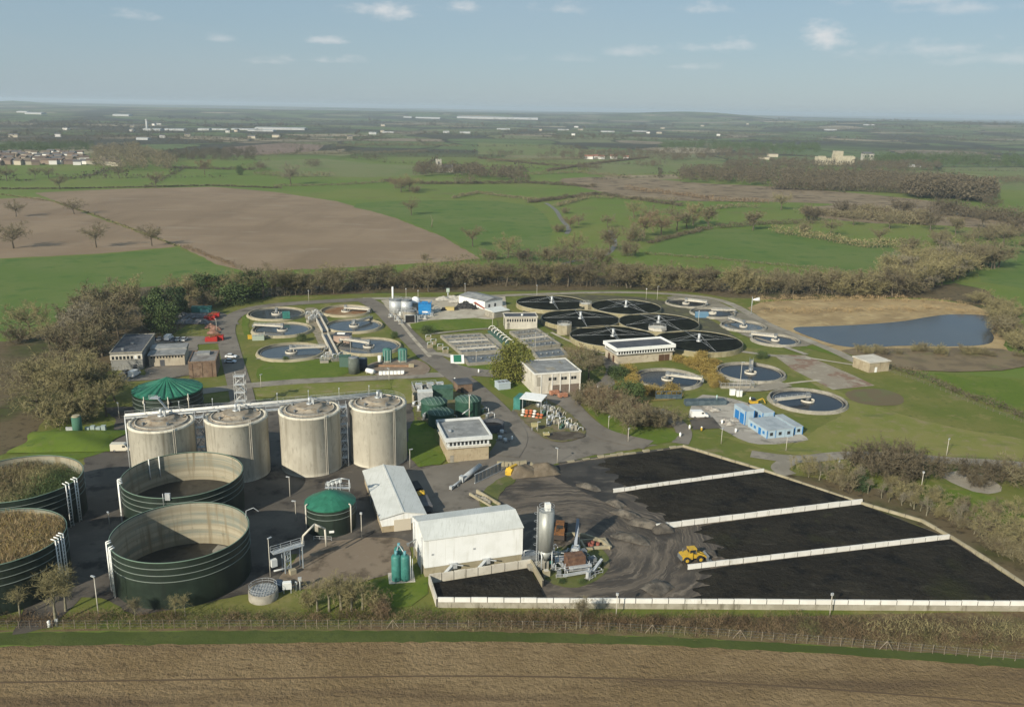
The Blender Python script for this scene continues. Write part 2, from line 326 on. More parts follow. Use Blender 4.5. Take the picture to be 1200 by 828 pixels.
# --- grass plots
for P in ([(300, 428), (340, 422), (402, 422), (412, 442), (340, 446), (302, 449)], [(478, 493), (505, 495), (512, 520), (528, 543), (478, 550)], [(566, 443), (602, 440), (622, 455), (628, 472), (598, 470)],
          [(680, 472), (728, 492), (798, 506), (790, 518), (750, 523), (712, 505)], [(438, 684), (500, 655), (502, 711), (420, 712)], [(22, 540), (62, 500), (95, 497), (130, 513), (128, 528), (105, 536), (60, 545)],
          [(285, 362), (300, 360), (290, 378), (294, 395), (283, 392)], [(455, 372), (480, 378), (470, 392), (450, 380)], [(505, 425), (560, 428), (600, 424), (600, 436), (545, 435)], [(478, 377), (582, 372), (584, 386), (485, 389)],
          [(930, 405), (1000, 408), (1040, 430), (1012, 425), (960, 412)], [(1080, 436), (1140, 440), (1230, 448), (1230, 496), (1150, 468)], [(944, 545), (1000, 542), (1030, 556), (985, 560)], [(1060, 585), (1120, 570), (1220, 600), (1220, 640), (1130, 605)]):
    sheet('lawn', P, mown, 6 if P[0][0] != 478 else 10, 1)
sheet('lawn', [(455, 445), (480, 442), (490, 470), (470, 475)], olive, 6, 1)
sheet('lawn', [(300, 452), (380, 449), (455, 447), (460, 458), (300, 470)], olive, 6, 1)
sheet('lawn', [(905, 420), (985, 462), (1100, 500), (1240, 520), (1240, 545), (1050, 532), (940, 538), (830, 508), (850, 512), (935, 520), (960, 500), (1000, 480)], olive, 4, 2)
# --- lake
sheet('reed_ground', [(868, 356), (960, 350), (1060, 350), (1130, 355), (1168, 368), (1180, 390), (1175, 410), (1210, 425), (1090, 438), (1020, 425), (985, 412), (930, 390), (900, 378)], reedmat, 7, 1)
lake = sheet('lake_water', [(922, 384), (960, 383), (1010, 381), (1060, 377), (1085, 372), (1112, 368.5), (1150, 369), (1172, 373), (1168, 381), (1160, 388), (1166, 396), (1160, 405), (1105, 407), (1060, 405), (1020, 408), (985, 407), (950, 396)], water_lake, 9, 2)
# --- countryside fields
sheet('field', [(40, 226), (150, 221), (250, 219), (322, 225), (395, 236), (462, 255), (520, 278), (563, 303), (520, 307), (400, 314), (290, 318), (255, 310), (212, 289), (170, 272), (110, 252)], plough, 1)
sheet('field', [(-160, 236), (0, 233), (45, 231), (90, 246), (150, 268), (207, 289), (120, 297), (0, 303), (-160, 309)], plough, 1)
sheet('field', [(-160, 402), (0, 400), (40, 402), (20, 470), (-160, 520)], M('dark_plough', (.1, .068, .048), [((.13, .092, .065), .03, .4, .6)]), 2)
sheet('meadow', [(-160, 310), (0, 304), (120, 298), (208, 290), (280, 322), (230, 350), (130, 345), (60, 395), (-160, 400)], bright, 1)
sheet('meadow', [(400, 240), (470, 234), (620, 236), (650, 262), (640, 300), (700, 312), (560, 308), (566, 302), (520, 276), (462, 253)], bright, 1, 1)
sheet('field', [(262, 173), (330, 167.5), (380, 170), (372, 177), (300, 182), (258, 181)], M('pink_plough', (.19, .135, .098), [((.16, .112, .08), .01, .4, .6)]), 1)
sheet('pasture', [(300, 188), (380, 186), (440, 192), (520, 196), (555, 203), (430, 208), (330, 206)], yellowgreen, 1)
sheet('pasture', [(560, 167), (640, 170), (705, 177), (690, 184), (560, 181)], yellowgreen, 1)
sheet('meadow', [(645, 210), (700, 207), (760, 209), (820, 215), (900, 218), (1000, 226), (1100, 236), (1150, 246), (1090, 249), (1000, 241), (960, 238), (880, 236), (800, 236), (740, 232), (690, 222)], moor, 2, 1)
sheet('field', [(705, 206), (790, 204.5), (800, 210), (720, 210)], straw, 3)
sheet('pasture', [(690, 187), (800, 186), (880, 192), (790, 203), (690, 205)], yellowgreen, 1)
sheet('pasture', [(1140, 205), (1215, 203), (1230, 224), (1165, 222)], yellowgreen, 2)
sheet('meadow', [(960, 240), (1060, 236), (1150, 248), (1240, 262), (1240, 275), (1080, 262), (1010, 262), (930, 250)], moor, 1, 1)
sheet('meadow', [(765, 285), (830, 266), (950, 274), (1062, 288), (1055, 322), (930, 312), (840, 303), (755, 297)], bright, 1, 1)
sheet('meadow', [(1130, 290), (1240, 285), (1240, 345), (1150, 330)], bright, 1)
sheet('scrub_ground', [(262, 351), (300, 336), (430, 330), (560, 324), (720, 322), (900, 330), (1060, 338), (1140, 330), (1200, 372), (1180, 380), (1130, 353), (1060, 348), (870, 352), (800, 340), (600, 341), (380, 345)], scrubland, 3, 1)
strip('stream', [(640, 238), (652, 246), (658, 258), (668, 268), (664, 274)], 4, M('river_water', (.14, .135, .115), rough=.6, spec=.3), 3)
strip('stream', [(715, 270), (722, 284), (716, 296), (700, 303), (668, 306), (655, 312)], 3.5, M('river_water', (.1, .1, .1)), 3)
sheet('yard', [(170, 440), (172, 408), (180, 396), (232, 394), (262, 396), (262, 402), (232, 404), (226, 440), (175, 446), (140, 448), (140, 438)], tarmac, 7)

wild = M('weedy_ground', (.135, .130, .055), [((.17, .14, .085), .25, .45, .6), ((.09, .10, .035), .5, .5, .66), ((.10, .078, .055), .18, .56, .7)], rough=.95, spec=.1, bump=(1.2, .7, .15))
sheet('lawn', [(600, 476), (628, 466), (650, 472), (672, 488), (690, 508), (676, 516), (652, 520), (632, 512), (612, 494)], wild, 11, 1)
sheet('bare_patch', [(638, 510), (655, 506), (680, 507), (688, 512), (668, 517), (648, 517)], M('oily_earth', (.06, .048, .036), [((.1, .085, .065), .4, .45, .6)]), 12, 2)
sheet('lawn', [(484, 462), (545, 458), (570, 478), (575, 500), (560, 520), (528, 498), (508, 500), (488, 498)], wild, 9, 1)
sheet('yard', [(425, 440), (432, 424), (480, 420), (498, 425), (506, 434), (495, 441)], M('reddish_yard', (.19, .145, .105), [((.23, .185, .14), .2, .45, .6), ((.13, .1, .075), .4, .52, .7)]), 8, 1)
sheet('yard', [(352, 362), (375, 360), (398, 396), (392, 420), (378, 422), (372, 398)], M('tank_apron', (.21, .18, .13), [((.26, .225, .17), .2, .45, .6), ((.13, .125, .06), .3, .5, .68)]), 8, 1)
for P, w, m in (([(452, 358), (466, 374), (484, 397), (504, 419)], 1.6, pale), ([(505, 392), (540, 388), (575, 385), (584, 388)], 1.8, concrete), ([(646, 390), (662, 398), (690, 410), (708, 415)], 1.5, pale), ([(500, 416), (512, 414), (538, 420)], 4, concrete), ([(300, 421), (345, 421), (402, 420)], 1.2, concrete), ([(585, 436), (610, 437), (632, 430)], 3, concrete), ([(572, 392), (590, 411)], 3.2, concrete), ([(870, 392), (905, 402), (945, 416)], 2.5, concrete), ([(860, 456), (890, 456), (920, 450)], 7, concrete)):
    strip('path', P, w, m, 11)
goldg = M('golden_ground', (.21, .165, .055), [((.27, .21, .075), .25, .45, .6), ((.13, .12, .04), .35, .5, .68)], rough=.95, spec=.1, bump=(1, .8, .2))
sheet('ground_cover', [(716, 443), (728, 432), (742, 430), (748, 448), (770, 458), (800, 458), (802, 468), (750, 472), (728, 462)], goldg, 9, 2); sheet('ground_cover', [(798, 428), (815, 420), (850, 421), (842, 432), (846, 448), (838, 457), (826, 448), (822, 436)], goldg, 9, 2)

sheet('hardstanding', [(606, 366), (640, 346), (700, 346), (775, 350), (830, 372), (872, 402), (862, 414), (780, 410), (700, 404), (655, 392), (628, 378)], M('filter_ground', (.075, .07, .04), [((.12, .12, .05), .15, .5, .66), ((.04, .038, .026), .4, .5, .7)]), 12, 2)

sheet('scrub_ground', [(980, 409), (1060, 409), (1166, 407), (1205, 418), (1200, 434), (1090, 437), (1025, 426), (1000, 418)], M('bank_scrub', (.17, .13, .075), [((.12, .092, .055), .12, .45, .6), ((.13, .13, .05), .06, .52, .68)]), 10, 1)
# ================================================================ trees, hedges, scrub
def bark(name, c): return M(name, c, [(tuple(k * .6 for k in c), 1.5, .45, .65)], rough=.95, spec=.1)
BARK = bark('bark', (.115, .098, .072)); BARK_PALE = bark('pale_bark', (.2, .185, .13))
TWIG = {'umber': M('umber_twigs', (.108, .09, .06), [((.14, .12, .08), .5, .45, .6), ((.066, .055, .038), .22, .5, .65)], rough=.95, spec=.1),
        'brown': M('brown_twigs', (.158, .138, .08), [((.205, .182, .11), .5, .45, .6), ((.125, .098, .068), .22, .5, .65)], rough=.95, spec=.1),
        'grey': M('grey_twigs', (.185, .165, .118), [((.235, .21, .152), .5, .45, .6), ((.13, .115, .09), .22, .5, .65)], rough=.95, spec=.1),
        'olive': M('olive_twigs', (.205, .18, .092), [((.255, .225, .115), .5, .45, .6), ((.135, .125, .065), .22, .5, .65)], rough=.95, spec=.1),
        'wood': M('far_wood', (.085, .076, .05), [((.115, .102, .068), .03, .42, .6), ((.055, .052, .034), .08, .5, .65)], rough=.95, spec=.1),
        'bramble': M('bramble_stems', (.125, .088, .052), [((.17, .125, .075), .5, .45, .6), ((.075, .054, .034), .3, .48, .62), ((.09, .095, .04), .12, .55, .68)], rough=.95, spec=.1),
        'rust': M('rust_twigs', (.185, .135, .082), [((.235, .178, .11), .5, .45, .6), ((.13, .088, .062), .22, .5, .65)], rough=.95, spec=.1),
        'dark': M('dark_needles', (.034, .058, .024), [((.052, .08, .03), .5, .45, .6), ((.024, .04, .017), .25, .5, .65)], rough=.8, spec=.2),
        'ever': M('evergreen_leaves', (.058, .088, .03), [((.085, .118, .04), .5, .45, .6), ((.038, .06, .022), .25, .5, .65)], rough=.8, spec=.2),
        'gold': M('golden_leaves', (.27, .195, .055), [((.33, .255, .08), .5, .45, .6), ((.18, .135, .045), .25, .5, .65)], rough=.9, spec=.15),
        'straw': M('dry_reeds', (.32, .235, .12), [((.4, .3, .17), .5, .45, .6), ((.2, .145, .075), .25, .5, .65)], rough=.9, spec=.15),
        'spring': M('spring_leaves', (.125, .132, .03), [((.165, .17, .042), .5, .45, .6), ((.1, .095, .03), .25, .5, .65)], rough=.9, spec=.15)}
class TM:                                          # raw triangles for trees
    def __init__(s): s.V = []; s.T = []
    def limb(s, p, q, r0, r1, n=4):
        d = q - p; L = np.linalg.norm(d)
        if L < 1e-6: return
        d = d / L; u = np.cross(d, [.31, .77, .55]); u /= np.linalg.norm(u); w = np.cross(d, u); o = len(s.V)
        for c, rr in ((p, r0), (q, r1)):
            for i in range(n): t = 2 * math.pi * i / n; s.V.append(c + (u * math.cos(t) + w * math.sin(t)) * rr)
        for i in range(n): j = (i + 1) % n; s.T += [(o + i, o + j, o + n + j), (o + i, o + n + j, o + n + i)]
    def twig(s, p, q, w, rg):
        d = q - p; u = np.cross(d, rg.normal(size=3)); k = np.linalg.norm(u)
        if k < 1e-6: return
        u = u / k * w; o = len(s.V); s.V += [p - u, p + u, q]; s.T.append((o, o + 1, o + 2))
    def leaf(s, c, a, rg):
        u = rg.normal(size=3); u /= np.linalg.norm(u); w = np.cross(u, rg.normal(size=3)); w /= np.linalg.norm(w); o = len(s.V)
        s.V += [c - u * a, c + w * a * .7, c + u * a, c - w * a * .7]; s.T += [(o, o + 1, o + 2), (o, o + 2, o + 3)]
    def mesh(s, name, mat): return npmesh(name, s.V, s.T, mat)
def unit(v): return v / np.linalg.norm(v)
def gen_bare(seed, h=12.0, spread=.42, limbs=6, k=(5, 6, 7), tw=.035, low=.16, up=.75):
    """tapered trunk with limbs (trunk mesh) and a haze of branches and twigs (crown mesh)"""
    rg = np.random.default_rng(seed); A, B = TM(), TM(); th = h * rg.uniform(low, low + .1)
    base_, top = np.array([0, 0, -.1]), np.array([rg.normal() * .2, rg.normal() * .2, th]); r0 = h * .022
    A.limb(base_, top, r0 * 1.25, r0 * .8, 7); mid = np.array([rg.normal() * .4, rg.normal() * .4, h * .62]); A.limb(top, mid, r0 * .8, r0 * .35, 6)
    B.limb(mid, mid + [rg.normal() * .4, rg.normal() * .4, h * .26], r0 * .35, .03, 4)
    for i in range(limbs):
        a = 2 * math.pi * (i + rg.uniform(-.3, .3)) / limbs; f = rg.uniform(.0, .75); st = top * (1 - f) + mid * f
        d = unit(np.array([math.cos(a), math.sin(a), up * rg.uniform(.5, 1.5)])); L = h * spread * rg.uniform(.75, 1.1)
        en = st + d * L * .55; e2 = en + unit(d + [0, 0, .35]) * L * .5
        A.limb(st, en, r0 * .5, r0 * .27, 5); A.limb(en, e2, r0 * .27, r0 * .1, 4)
        for j in range(k[0]):
            f = (j + rg.uniform(.4, 1)) / k[0]; s1 = st + (en - st) * min(1, f * 2) if f < .5 else en + (e2 - en) * (f * 2 - 1)
            d1 = unit(d * .7 + rg.normal(size=3) * .75 + [0, 0, .35]); L1 = h * .2 * rg.uniform(.7, 1.2); t1 = s1 + d1 * L1
            B.limb(s1, t1, r0 * .13 + .02, .025, 3)
            for m in range(k[1]):
                s2 = s1 + (t1 - s1) * rg.uniform(.3, 1); d2 = unit(d1 * .6 + rg.normal(size=3) * .7 + [0, 0, .25]); t2 = s2 + d2 * h * .11 * rg.uniform(.6, 1.2)
                B.twig(s2, t2, tw * 1.3, rg)
                for q in range(k[2]):
                    s3 = s2 + (t2 - s2) * rg.uniform(.25, 1); B.twig(s3, s3 + unit(d2 * .5 + rg.normal(size=3) * .75 + [0, 0, .2]) * h * .065 * rg.uniform(.6, 1.3), tw, rg)
    return A, B
def gen_shrub(seed, h=4.0, w=3.0, stems=16, k=(7, 8), tw=.03):
    rg = np.random.default_rng(seed); A, B = TM(), TM()
    for i in range(stems):
        a = rg.uniform(0, 2 * math.pi); p = np.array([rg.normal() * w * .22, rg.normal() * w * .22, -.05]); d = unit(np.array([math.cos(a) * rg.uniform(.1, .9), math.sin(a) * rg.uniform(.1, .9), 1]))
        q = p + d * h * rg.uniform(.55, .95) * (1 - .25 * abs(d[0])); A.limb(p, q, .05, .02, 3)
        for j in range(k[0]):
            s1 = p + (q - p) * rg.uniform(.25, 1); d1 = unit(d + rg.normal(size=3) * .7); t1 = s1 + d1 * h * .28 * rg.uniform(.5, 1.1); t1[2] = max(t1[2], .1); B.twig(s1, t1, tw * 1.3, rg)
            for m in range(k[1]):
                s2 = s1 + (t1 - s1) * rg.uniform(.2, 1); B.twig(s2, s2 + unit(d1 * .6 + rg.normal(size=3) * .8) * h * .12 * rg.uniform(.5, 1.2), tw, rg)
    return A, B
def gen_leafy(seed, h=12.0, w=6.0, n=1500, size=.4, conifer=False, low=.12):
    rg = np.random.default_rng(seed); A, B = TM(), TM(); A.limb(np.array([0, 0, -.1]), np.array([0, 0, h * .8]), h * .022, .05, 6)
    nc = 46 if not conifer else 60; cl = []
    for i in range(nc):
        f = rg.uniform(low, 1) if not conifer else low + (1 - low) * (i / nc) ** .8; a = rg.uniform(0, 2 * math.pi)
        rr = w / 2 * ((1 - f) ** .8 * 1.05 + .05 if conifer else math.sqrt(max(.02, 1 - ((f - .5) / .56) ** 2))) * rg.uniform(.45, 1.0)
        c = np.array([math.cos(a) * rr, math.sin(a) * rr, h * f * .95]); cl.append(c); A.limb(np.array([0, 0, h * f * .75]), c, .06, .02, 3)
    for i in range(n):
        c = cl[i % nc]; s = w * .13 if not conifer else w * .11; p = c + rg.normal(size=3) * [s, s, s * .75]; p[2] = max(p[2], .1); B.leaf(p, size * rg.uniform(.5, 1.2), rg)
    return A, B
PROTO = {}
def proto(kind):
    """two mesh datablocks (trunk, crown) shared by every tree of a kind"""
    if kind in PROTO: return PROTO[kind]
    n, c = kind.split('_'); v = int(n[-1]); n = n[:-1]; sd = 100 + v * 17 + len(kind)
    if n == 'oak': ab = gen_bare(sd, 13.5, .47, 10, (7, 6, 7), .04, .2, .6)
    elif n == 'tall': ab = gen_bare(sd, 12, .36, 10, (8, 7, 7), .046, .12, 1.2)
    elif n == 'fine': ab = gen_bare(sd, 13, .26, 9, (7, 6, 6), .026, .2, 2.6)
    elif n == 'shrub': ab = gen_shrub(sd, 12, 11, 30, (11, 12), .07)
    elif n == 'stems': ab = gen_bare(sd, 13, .22, 6, (6, 5, 6), .026, .25, 3.2)
    elif n == 'cone': ab = gen_leafy(sd, 12, 5.5, 2600, .33, True, .05)
    elif n == 'leaf': ab = gen_leafy(sd, 12, 9.5, 3000, .36, False, .12)
    elif n == 'bush': ab = gen_leafy(sd, 12, 17, 2600, .55, False, .05)
    PROTO[kind] = (ab[0].mesh('trunk', BARK_PALE if n in ('fine', 'stems') else BARK), ab[1].mesh('crown', TWIG[c])); return PROTO[kind]
def tree(loc, kind, h, label, group=None, cat='tree', wid=1.0, parts=('trunk', 'crown'), name=None):
    a, b = proto(kind); n = name or ('bare_tree' if kind[:3] in ('oak', 'tal', 'fin') else 'bush' if kind[:3] in ('shr', 'bus', 'ste') else 'leafy_tree' if 'spring' in kind else 'evergreen_tree')
    if cat == 'tree' and n == 'bush': cat = 'bush'
    t = thing(n, label, cat, loc, random.uniform(0, 6.28), group); s = h / 12.0; t.scale = (s * wid, s * wid, s)
    for nm, me in (('branchwork' if n == 'bush' else 'trunk', a), ('foliage' if n == 'bush' else 'crown', b)):
        o = bpy.data.objects.new(nm, me); COL.objects.link(o); o.parent = t
    return t
def tpx(x, y, hp, kind, label, group=None, wid=1.0, **k):   # tree from its foot in the photo and its height in photo pixels
    return tree(G(x, y), kind, hp * (1.06 if y < 312 else 1.0) * mpp(x, y) / math.cos(PITCH * .8), label, group, wid=wid, **k)
def scatter_line(pts, n, jit, rnd):
    P = [G(*p) for p in pts]; L = [0]
    for a, b in zip(P, P[1:]): L.append(L[-1] + (b - a).length)
    out = []
    for i in range(n):
        s = L[-1] * (i + rnd.uniform(0, 1)) / n; k = max(j for j in range(len(P) - 1) if L[j] <= s + 1e-9); f = (s - L[k]) / max(1e-6, L[k + 1] - L[k]); p = P[k].lerp(P[k + 1], min(f, 1)); out.append(Vector((p.x + rnd.uniform(-jit, jit), p.y + rnd.uniform(-jit, jit), 0)))
    return out
def twig_mass(pts_w, h, per, tw, seed, leafy=0.0, sz=.35):
    """tangle of shrub twigs along points [(x, y)] of height h: one triangle cloud"""
    rg = np.random.default_rng(seed); pts = np.repeat(np.array([(p[0], p[1]) for p in pts_w]), per, axis=0); n = len(pts)
    hh = h * (.55 + .45 * np.abs(np.sin(pts[:, :1] * .21) + .6 * np.sin(pts[:, 1:] * .33 + pts[:, :1] * .07)))[:, 0]
    c = np.column_stack([pts + rg.normal(size=(n, 2)) * h * .42, rg.uniform(.0, 1, n) ** .8 * hh]); d = rg.normal(size=(n, 3)); d[:, 2] = np.abs(d[:, 2]) + .25; d /= np.linalg.norm(d, axis=1)[:, None]
    L = (h * rg.uniform(.2, .5, n))[:, None]; u = np.cross(d, rg.normal(size=(n, 3))); u /= np.linalg.norm(u, axis=1)[:, None]; wv = tw * rg.uniform(.6, 1.4, n)[:, None]
    if leafy: k = rg.uniform(size=n) < leafy; wv[k] = sz * .5; L[k] = sz * 1.2
    V = np.empty((n * 3, 3)); V[0::3] = c - u * wv; V[1::3] = c + u * wv; V[2::3] = c + d * L; V[:, 2] = np.maximum(V[:, 2], .02)
    return V, np.arange(n * 3).reshape(n, 3)
def hedge(px, h, label, mat='brown', per=10, step=1.2, name='hedge', cat='hedge', tw=.05, leafy=0.0, wd=0.0, group=None, sz=.5, kind=None):
    P = [G(*p) for p in px]; pts = []; rnd = random.Random(len(px) * 31 + int(px[0][0]))
    for a, b in zip(P, P[1:]):
        m = max(1, int((b - a).length / step))
        for i in range(m): q = a.lerp(b, (i + rnd.random()) / m); pts.append((q.x + rnd.uniform(-wd, wd), q.y + rnd.uniform(-wd, wd)))
    c = sum(P, Vector()) / len(P); V, T = twig_mass([(x - c.x, y - c.y) for x, y in pts], h, per, tw, len(pts), leafy, sz)
    o = bpy.data.objects.new(name, npmesh(name, V, T, TWIG[mat])); COL.objects.link(o); o.location = (c.x, c.y, 0); return tag(o, label, cat, group, kind)
rt = random.Random(11)
# --- single trees standing out in the fields
for x, y, hp, k, w, lab in [
    (16, 291, 30, 'oak1_brown', 1.15, 'large bare oak standing at the left end of the brown field'), (113, 290, 26, 'oak2_brown', 1.0, 'bare tree on the thin strip between the two brown fields'),
    (178, 288, 22, 'oak3_brown', 1.15, 'low bare oak at the corner of the brown field above the green one'), (87, 251, 17, 'oak1_brown', 1.3, 'bare tree on the field boundary with its shadow on the brown field'),
    (19, 254, 17, 'oak2_brown', 1.2, 'bare tree by the far left edge of the brown field'), (183, 220, 17, 'oak3_brown', 1.1, 'bare oak on the green field just behind the brown one'),
    (140, 209, 16, 'oak1_brown', 1.1, 'bare oak on the green field in front of the village end'), (8, 212, 16, 'oak2_brown', 1.2, 'bare oak on the green field in front of the village at far left'),
    (41, 209, 12, 'oak3_brown', 1.1, 'small bare tree left of a pair on the green field before the village'), (57, 208, 12, 'oak1_brown', 1.3, 'small bare tree right of a pair on the green field before the village'),
    (70, 222, 15, 'oak2_brown', 1.1, 'bare oak between the village and the brown field'), (240, 205, 17, 'oak3_rust', .95, 'rounded russet tree on the green field right of the village'),
    (341, 216, 22, 'oak1_grey', 1.0, 'grey bare tree at the top edge of the brown field'), (281, 205, 9, 'bush1_ever', .6, 'small dark bush on the green field'),
    (482, 252, 18, 'oak2_brown', 1.0, 'bare tree on the green pasture beside the curved brown field edge'), (554, 289, 22, 'oak3_brown', 1.1, 'bare oak in the pasture near the tip of the brown field'),
    (595, 302, 26, 'oak1_olive', 1.1, 'spreading olive tinted tree in the middle of the pasture'), (672, 301, 26, 'oak2_olive', 1.15, 'spreading olive tinted tree beside the stream'),
    (714, 294, 28, 'tall1_brown', 1.2, 'tall bare tree at the bend of the stream'), (712, 267, 14, 'oak3_brown', 1.2, 'small bare tree above the bend of the stream'),
    (743, 255, 20, 'oak1_olive', 1.0, 'olive tinted tree on the pasture above the stream bend'), (882, 270, 24, 'tall2_brown', 1.25, 'dense bare tree alone on the right hand pasture'),
    (943, 274, 15, 'shrub1_brown', .9, 'rounded bare shrub on the far side of the bright pasture'), (973, 276, 20, 'oak2_brown', 1.1, 'bare tree in the hedge behind the bright pasture'),
    (1030, 286, 18, 'oak3_brown', 1.1, 'bare tree at the right end of the hedge behind the bright pasture'), (830, 266, 24, 'tall3_brown', 1.2, 'right hand bare tree of a pair on the pasture edge'),
    (812, 264, 27, 'tall1_olive', 1.15, 'left hand bare tree of a pair on the pasture edge'), (497, 305, 8, 'shrub2_brown', .8, 'small shrub on the far edge of the narrow green strip')]:
    tpx(x, y, hp, k, lab, wid=w)
for x, y, hp, k in [(755, 278, 26, 'oak1_rust'), (775, 275, 25, 'oak2_rust'), (793, 270, 25, 'oak3_brown'), (762, 262, 18, 'oak2_brown'), (740, 283, 18, 'shrub2_brown'), (805, 268, 20, 'oak1_brown')]:
    tpx(x, y, hp, k, 'russet bare tree in the clump beside the stream', 'russet trees beside the stream', wid=1.2)
for x, y, hp, k in [(668, 268, 14, 'oak1_rust'), (678, 264, 12, 'oak2_brown'), (655, 272, 10, 'shrub1_brown'), (662, 250, 7, 'shrub2_brown')]:
    tpx(x, y, hp, k, 'small russet tree on the upper bank of the stream', 'small trees by the upper stream', wid=1.3)
for x, y, hp, k in [(470, 225, 16, 'oak1_brown'), (480, 224, 17, 'oak2_olive'), (463, 221, 12, 'oak3_rust'), (475, 222, 10, 'oak1_rust'), (487, 226, 9, 'shrub1_brown')]:
    tpx(x, y, hp, k, 'bare tree in the small clump left of the church wood', 'clump left of the church wood', wid=1.3)
# --- belt of trees behind the works
for line, n, hh, kinds, lab, grp in [
    ([(330, 346), (430, 339), (560, 333), (720, 335)], 46, (8, 15), ('tall1_brown', 'tall2_olive', 'oak1_brown', 'oak2_olive', 'tall3_olive', 'shrub1_brown', 'oak3_umber'), 'bare tree in the belt behind the settling tanks and filter beds', 'bare trees in the belt behind the works'),
    ([(720, 335), (860, 343), (1000, 346), (1075, 346)], 36, (9, 16), ('oak1_brown', 'tall2_olive', 'oak3_umber', 'shrub1_brown', 'shrub2_olive', 'oak2_brown', 'tall1_brown'), 'bare tree in the belt between the pasture and the reed bed', 'bare trees in the belt by the reed bed'),
    ([(400, 334), (560, 328), (700, 326), (860, 332), (1000, 338)], 26, (6, 12), ('oak1_brown', 'oak2_brown', 'shrub1_brown', 'tall1_olive', 'shrub3_rust'), 'bare tree in the back row of the belt behind the works', 'back row of the belt behind the works')]:
    for p in scatter_line(line, n, 5, rt): tree(p, rt.choice(kinds), rt.uniform(*hh), lab, grp, wid=rt.uniform(1.1, 1.6))
tpx(502, 342, 32, 'oak2_brown', 'broad bare oak rising above the belt behind the gas plant', wid=1.25)
# --- wood at the left behind the offices
for x, y, hp, k, w in [(130, 392, 62, 'tall1_brown', 1.1), (112, 400, 58, 'tall2_brown', 1.1), (150, 380, 55, 'tall3_olive', 1.0), (95, 415, 62, 'tall2_grey', 1.2), (75, 425, 50, 'tall1_brown', 1.2), (140, 398, 48, 'oak1_brown', 1.0), (60, 412, 42, 'oak3_olive', 1.1), (85, 395, 40, 'tall3_brown', 1.2), (105, 432, 55, 'tall3_brown', 1.1), (120, 418, 60, 'tall1_brown', 1.1), (165, 372, 36, 'tall2_grey', 1.0), (120, 375, 44, 'oak2_brown', 1.1), (98, 378, 36, 'tall1_brown', 1.2)]:
    tpx(x, y, hp, k, 'tall bare tree in the wood left of the grey office block', 'tall bare trees of the left wood', wid=w)
for x, y, hp, k, w in [(60, 470, 60, 'tall2_olive', 1.3), (85, 482, 66, 'tall3_olive', 1.25), (110, 474, 58, 'tall1_olive', 1.2), (45, 488, 50, 'oak1_olive', 1.2), (125, 488, 48, 'oak3_olive', 1.0), (70, 500, 45, 'shrub1_olive', 1.0), (100, 495, 40, 'shrub2_olive', .9), (38, 455, 40, 'shrub3_brown', 1.0), (95, 455, 50, 'tall1_olive', 1.2), (135, 470, 42, 'tall2_olive', 1.0)]:
    tpx(x, y, hp, k, 'olive tinted bare tree in the thicket left of the green domed tank', 'olive trees left of the domed tank', wid=w)
for x, y, hp, k, w in [(187, 382, 46, 'cone1_ever', 1.2), (180, 388, 40, 'leaf1_ever', .8), (195, 392, 36, 'leaf2_ever', .9), (205, 372, 34, 'leaf1_dark', .9), (214, 366, 30, 'cone2_dark', 1.2)]:
    tpx(x, y, hp, k, 'dark evergreen tree between the left wood and the scrap heap', 'evergreens beside the left wood', wid=w)
for x, y, hp, k, w in [(35, 398, 44, 'oak3_olive', 1.1), (20, 402, 26, 'shrub1_brown', 1.0)]:
    tpx(x, y, hp, k, 'olive tinted tree at the edge of the bright green field' if k[:3] == 'oak' else 'bare shrub at the foot of the olive tree by the bright green field', wid=w)
for x, y, hp, k in [(222, 358, 34, 'tall1_olive'), (240, 354, 32, 'leaf2_ever'), (255, 352, 34, 'oak1_olive'), (262, 350, 26, 'leaf1_dark'), (280, 352, 34, 'oak2_olive'), (296, 350, 32, 'leaf2_ever'), (308, 350, 40, 'oak3_brown'), (322, 347, 30, 'tall2_olive'), (270, 356, 22, 'bush2_ever'), (334, 346, 33, 'tall3_olive'), (246, 360, 20, 'shrub1_brown'), (285, 345, 30, 'tall1_brown'), (230, 348, 30, 'tall2_olive'), (210, 352, 30, 'oak2_olive'), (347, 346, 30, 'tall1_olive'), (365, 345, 28, 'oak1_brown')]:
    tpx(x, y, hp, k, 'mixed tree in the screen behind the red scrap and the curved road', 'screen of trees behind the curved road', wid=1.15)
# --- trees inside the works
tpx(602, 446, 44, 'leaf1_spring', 'dense yellow green tree beside the flat roofed concrete building', wid=1.0); tpx(590, 444, 34, 'leaf2_spring', 'smaller yellow green tree left of the dense one by the concrete building', wid=1.1)
tpx(736, 512, 42, 'oak2_brown', 'spreading bare tree at the right end of the scrub by the white van', wid=1.1)
for p in scatter_line([(686, 468), (705, 476), (735, 489), (760, 498), (785, 503)], 22, 3.5, rt): tree(p, rt.choice(('shrub1_brown', 'shrub2_rust', 'shrub3_brown', 'oak1_brown')), rt.uniform(5, 8), 'bare shrub in the long thicket beside the works road', 'long thicket beside the works road', wid=1.1)
for x, y, hp, k in [(665, 452, 26, 'oak1_brown'), (678, 440, 30, 'oak2_brown'), (690, 446, 34, 'oak3_brown'), (695, 430, 24, 'tall1_brown'), (675, 425, 24, 'oak2_rust')]:
    tpx(x, y, hp, k, 'bare tree behind the flat roofed concrete building', 'bare trees behind the concrete building', wid=1.2)
for x, y, hp, k, w in [(735, 468, 20, 'bush1_ever', 1.0), (748, 474, 26, 'cone1_ever', 1.4), (725, 445, 14, 'bush2_ever', 1.1), (720, 440, 10, 'bush1_ever', 1.2)]:
    tpx(x, y, hp, k, 'green bush between the glazed building and the bare thicket', 'green bushes by the glazed building', wid=w)
